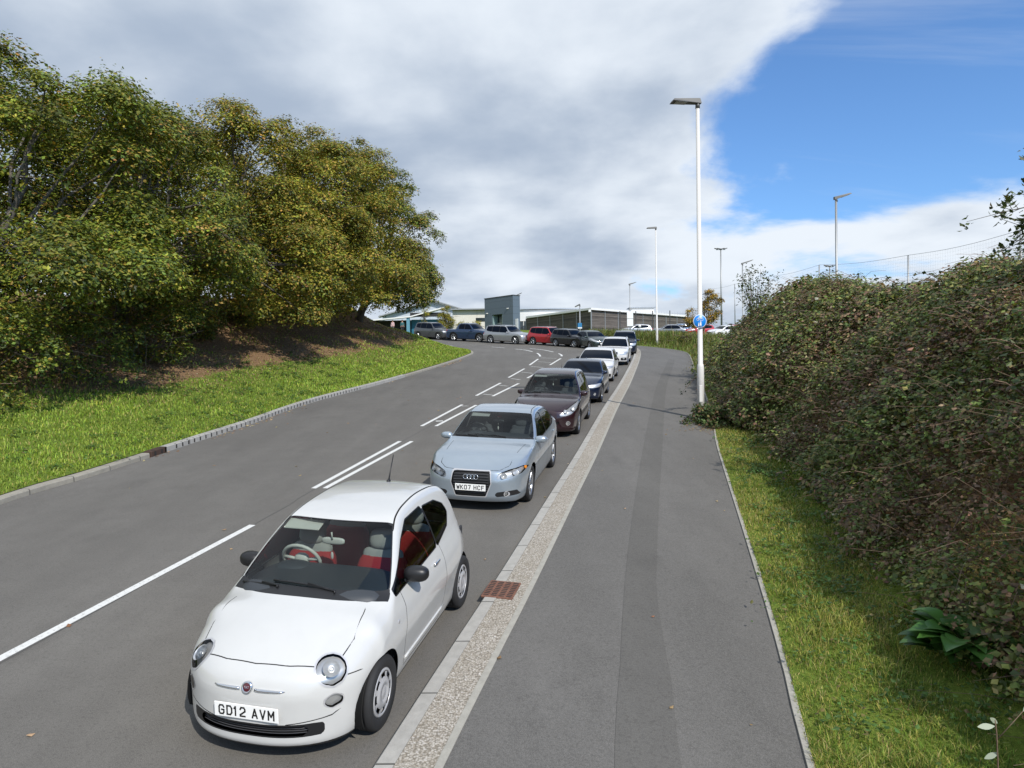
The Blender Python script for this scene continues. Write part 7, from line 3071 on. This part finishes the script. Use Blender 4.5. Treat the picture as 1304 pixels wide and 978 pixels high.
# ------------------------------------------------------------------ people
def person(loc, az, h, label, top, legs, pose, hair=True):
    """one continuous skinned body; clothing colours by part meshes of its own"""
    r = empty('person', loc, az, upright=True)
    tag(r, label, 'person')
    k = h / 1.75

    def skin(name, verts, edges, rad, m, root=0):
        me = bpy.data.meshes.new(name)
        me.from_pydata([tuple(np.array(v) * k) for v in verts], edges, [])
        me.materials.append(m)
        o = bpy.data.objects.new(name, me)
        COL.objects.link(o)
        o.modifiers.new('skin', 'SKIN').use_smooth_shade = True
        for i, rr in enumerate(rad):
            sv = me.skin_vertices[0].data[i]
            rr = (rr, rr) if isinstance(rr, (int, float)) else rr
            sv.radius = (rr[0] * k, rr[1] * k)
            sv.use_root = (i == root)
        s = o.modifiers.new('sub', 'SUBSURF')
        s.levels = s.render_levels = 2
        dg = bpy.context.evaluated_depsgraph_get()
        m2 = bpy.data.meshes.new_from_object(o.evaluated_get(dg))
        bpy.data.objects.remove(o)
        m2.materials.clear()
        m2.materials.append(m)
        for p in m2.polygons:
            p.use_smooth = True
        o = bpy.data.objects.new(name, m2)
        COL.objects.link(o)
        o.parent = r
        return o
    st = .10 if pose == 'walk' else .0
    V = [(0, 0, .95), (0, 0, 1.15), (0, 0, 1.38), (0, 0, 1.50), (0, .01, 1.60), (0, .02, 1.70),
         (.17, 0, 1.42), (.21, .03, 1.14), (.20, .10, .90), (.20, .13, .82), (-.17, 0, 1.42), (-.22, -.02, 1.14), (-.21, .04, .90), (-.21, .06, .82),
         (.09, 0, .90), (.10, .02 + st, .50), (.10, -.02 + st * 2, .09), (.10, .12 + st * 2, .03), (-.09, 0, .90), (-.10, .03 - st, .50), (-.10, -.03 - st * 2, .09), (-.10, .11 - st * 2, .03)]
    E = [(0, 1), (1, 2), (2, 3), (3, 4), (4, 5), (2, 6), (6, 7), (7, 8), (8, 9), (2, 10), (10, 11), (11, 12), (12, 13), (0, 14), (14, 15), (15, 16), (16, 17), (0, 18), (18, 19), (19, 20), (20, 21)]
    Rd = [(.15, .10), (.13, .09), (.15, .10), .05, .085, .075, .05, .04, .03, .032, .05, .04, .03, .032, .08, .055, .04, .04, .08, .055, .04, .04]
    skin('body', V, E, Rd, M['skin'])
    skin('top', [(0, 0, .93), (0, 0, 1.15), (0, 0, 1.40), (.175, 0, 1.42), (.215, .03, 1.13), (.205, .09, .93), (-.175, 0, 1.42), (-.225, -.02, 1.13), (-.212, .035, .93)],
         [(0, 1), (1, 2), (2, 3), (3, 4), (4, 5), (2, 6), (6, 7), (7, 8)], [(.175, .125), (.155, .115), (.17, .12), .07, .058, .05, .07, .058, .05], top)
    skin('trousers', [(0, 0, .96), (.09, 0, .88), (.10, .02 + st, .50), (.10, -.02 + st * 2, .12), (-.09, 0, .88), (-.10, .03 - st, .50), (-.10, -.03 - st * 2, .12)],
         [(0, 1), (1, 2), (2, 3), (0, 4), (4, 5), (5, 6)], [(.165, .12), .10, .075, .06, .10, .075, .06], legs)
    MB().sell((0, 0 * k, 1.70 * k), (.088 * k, .10 * k, .095 * k), 1, 12, 8).build('hair', M['hair'], r)
    return r


person((-15.3, 87.6, .0), 2.6, 1.72, 'person in a pale pink top standing by the trees left of the parked cars', mat('pale pink cloth', (.62, .42, .42), .8), mat('grey trousers', (.12, .12, .13), .8), 'stand')
person((-14.1, 87.8, .0), 3.4, 1.76, 'person in a dark teal jacket standing left of the pale teal column', mat('teal cloth', (.02, .09, .10), .8), mat('dark trousers', (.02, .02, .025), .8), 'walk')

# ------------------------------------------------------------------ cars in place


def place_car(key, name, label, x, y, deg, z=0.0, group=None, cat='car'):
    sp = SPECS[key]
    r = empty(name, (0, 0, 0))
    tag(r, label, cat, group)
    make_car(sp, r)
    th = R(deg)
    r.rotation_quaternion = Quaternion((0, 0, 1), th)
    r.location = (x + sp['fo'] * math.cos(th), y + sp['fo'] * math.sin(th), z)
    return r


SPECS = all_specs()
Q = 'cars queueing along the kerb'
place_car('fiat', 'hatchback', 'small white three door hatchback at the front of the queue, black mirrors and red seats', -1.794, 5.362, -101.93, 0, Q)
place_car('audi', 'saloon_car', 'pale silver blue saloon directly behind the small white hatchback', -.484, 11.94, -102.0, 0, Q)
place_car('maroon', 'hatchback', 'very dark maroon hatchback behind the silver blue saloon', .98, 18.42, -102.2, 0, Q)
place_car('bmw', 'saloon_car', 'dark navy blue saloon between the maroon hatchback and a white hatchback', 2.44, 24.75, -102.5, 0, Q)
place_car('golf', 'hatchback', 'white hatchback with black mirrors behind the dark navy saloon', 3.9, 31.9, -103, 0, Q)
place_car('suvwhite', 'sport_utility_car', 'white sport utility car with roof rails, behind the white hatchback in the queue', 6.15, 41.3, -103, 0, Q)
place_car('suvblue', 'sport_utility_car', 'navy sport utility car at the bend, mostly hidden by the white one with roof rails', 8.25, 50.4, -101, 0, Q)
place_car('green', 'hatchback', 'dark grey green hatchback between the black crossover and the navy sport utility car', 7.2, 57.0, -72, 0, Q)
place_car('juke', 'crossover_car', 'black crossover with round front lamps, right of the red car', 5.95, 59.4, -50, 0, Q)
place_car('red', 'estate_car', 'red estate car with roof rails, the only red one in the queue', 4.45, 61.8, -42, 0, Q)
place_car('silver', 'sport_utility_car', 'large silver sport utility car between the red estate and the blue pickup', .85, 64.3, -38, 0, Q)
place_car('pickup', 'pickup_truck', 'dark blue double cab pickup truck left of the large silver car', -2.75, 68.3, -33, 0, Q, 'pickup')
place_car('grey', 'off_road_car', 'graphite grey boxy four by four at the far left end of the queue', -7.2, 72.3, -38, 0, Q)


def park_spec(kind, L, W, H, name, col, metal):
    return gen_spec(kind, L, W, H, paint_mat(name, col, metal, .3), q=2.4, rim='five', extra=small_badge(.70))


G = 'cars in the car park beyond the weeds'
for i, (k, kind, dims, col, x, y, deg, lab, nm) in enumerate([
        ('a', 'hatch', (4.0, .87, 1.48), ((.40, .012, .02), .2), 21.9, 84.0, 190, 'red hatchback in the car park, its bonnet showing left of the near lamp post', 'hatchback'),
        ('b', 'hatch', (4.3, .89, 1.46), ((.72, .72, .72), 0), 24.0, 81.0, 200, 'white hatchback in the car park just right of the near lamp post', 'hatchback'),
        ('c', 'sedan', (4.7, .90, 1.46), ((.25, .27, .30), .7), 17.6, 84.0, 170, 'silver grey saloon in the car park behind the second lamp post', 'saloon_car'),
        ('d', 'hatch', (4.2, .88, 1.50), ((.02, .06, .13), .5), 19.8, 86.8, 184, 'dark blue hatchback in the car park in front of the mesh fence', 'hatchback'),
        ('e', 'hatch', (4.1, .87, 1.46), ((.45, .46, .48), .7), 14.2, 84.6, 180, 'silver hatchback in the car park beside the white notice boards', 'hatchback'),
        ('f', 'hatch', (4.1, .87, 1.46), ((.35, .02, .03), .3), 26.5, 86.5, 186, 'red hatchback in the car park half hidden behind the white one', 'hatchback')]):
    SPECS[k] = park_spec(kind, *dims, 'parked car paint ' + k, *col)
    place_car(k, nm, lab, x, y, deg, .03, G)
cp = MB().quad((11, 79, .03), (48, 79, .03), (48, 100, .03), (11, 100, .03)).build('car_park', M['asphalt'])
tag(cp, kind='structure')

# ------------------------------------------------------------------ tip everything so that up is up
bpy.context.view_layer.update()
for o in list(scene.objects):
    if o.parent is None and o.name not in TRUE:
        o.matrix_world = TIP @ o.matrix_world
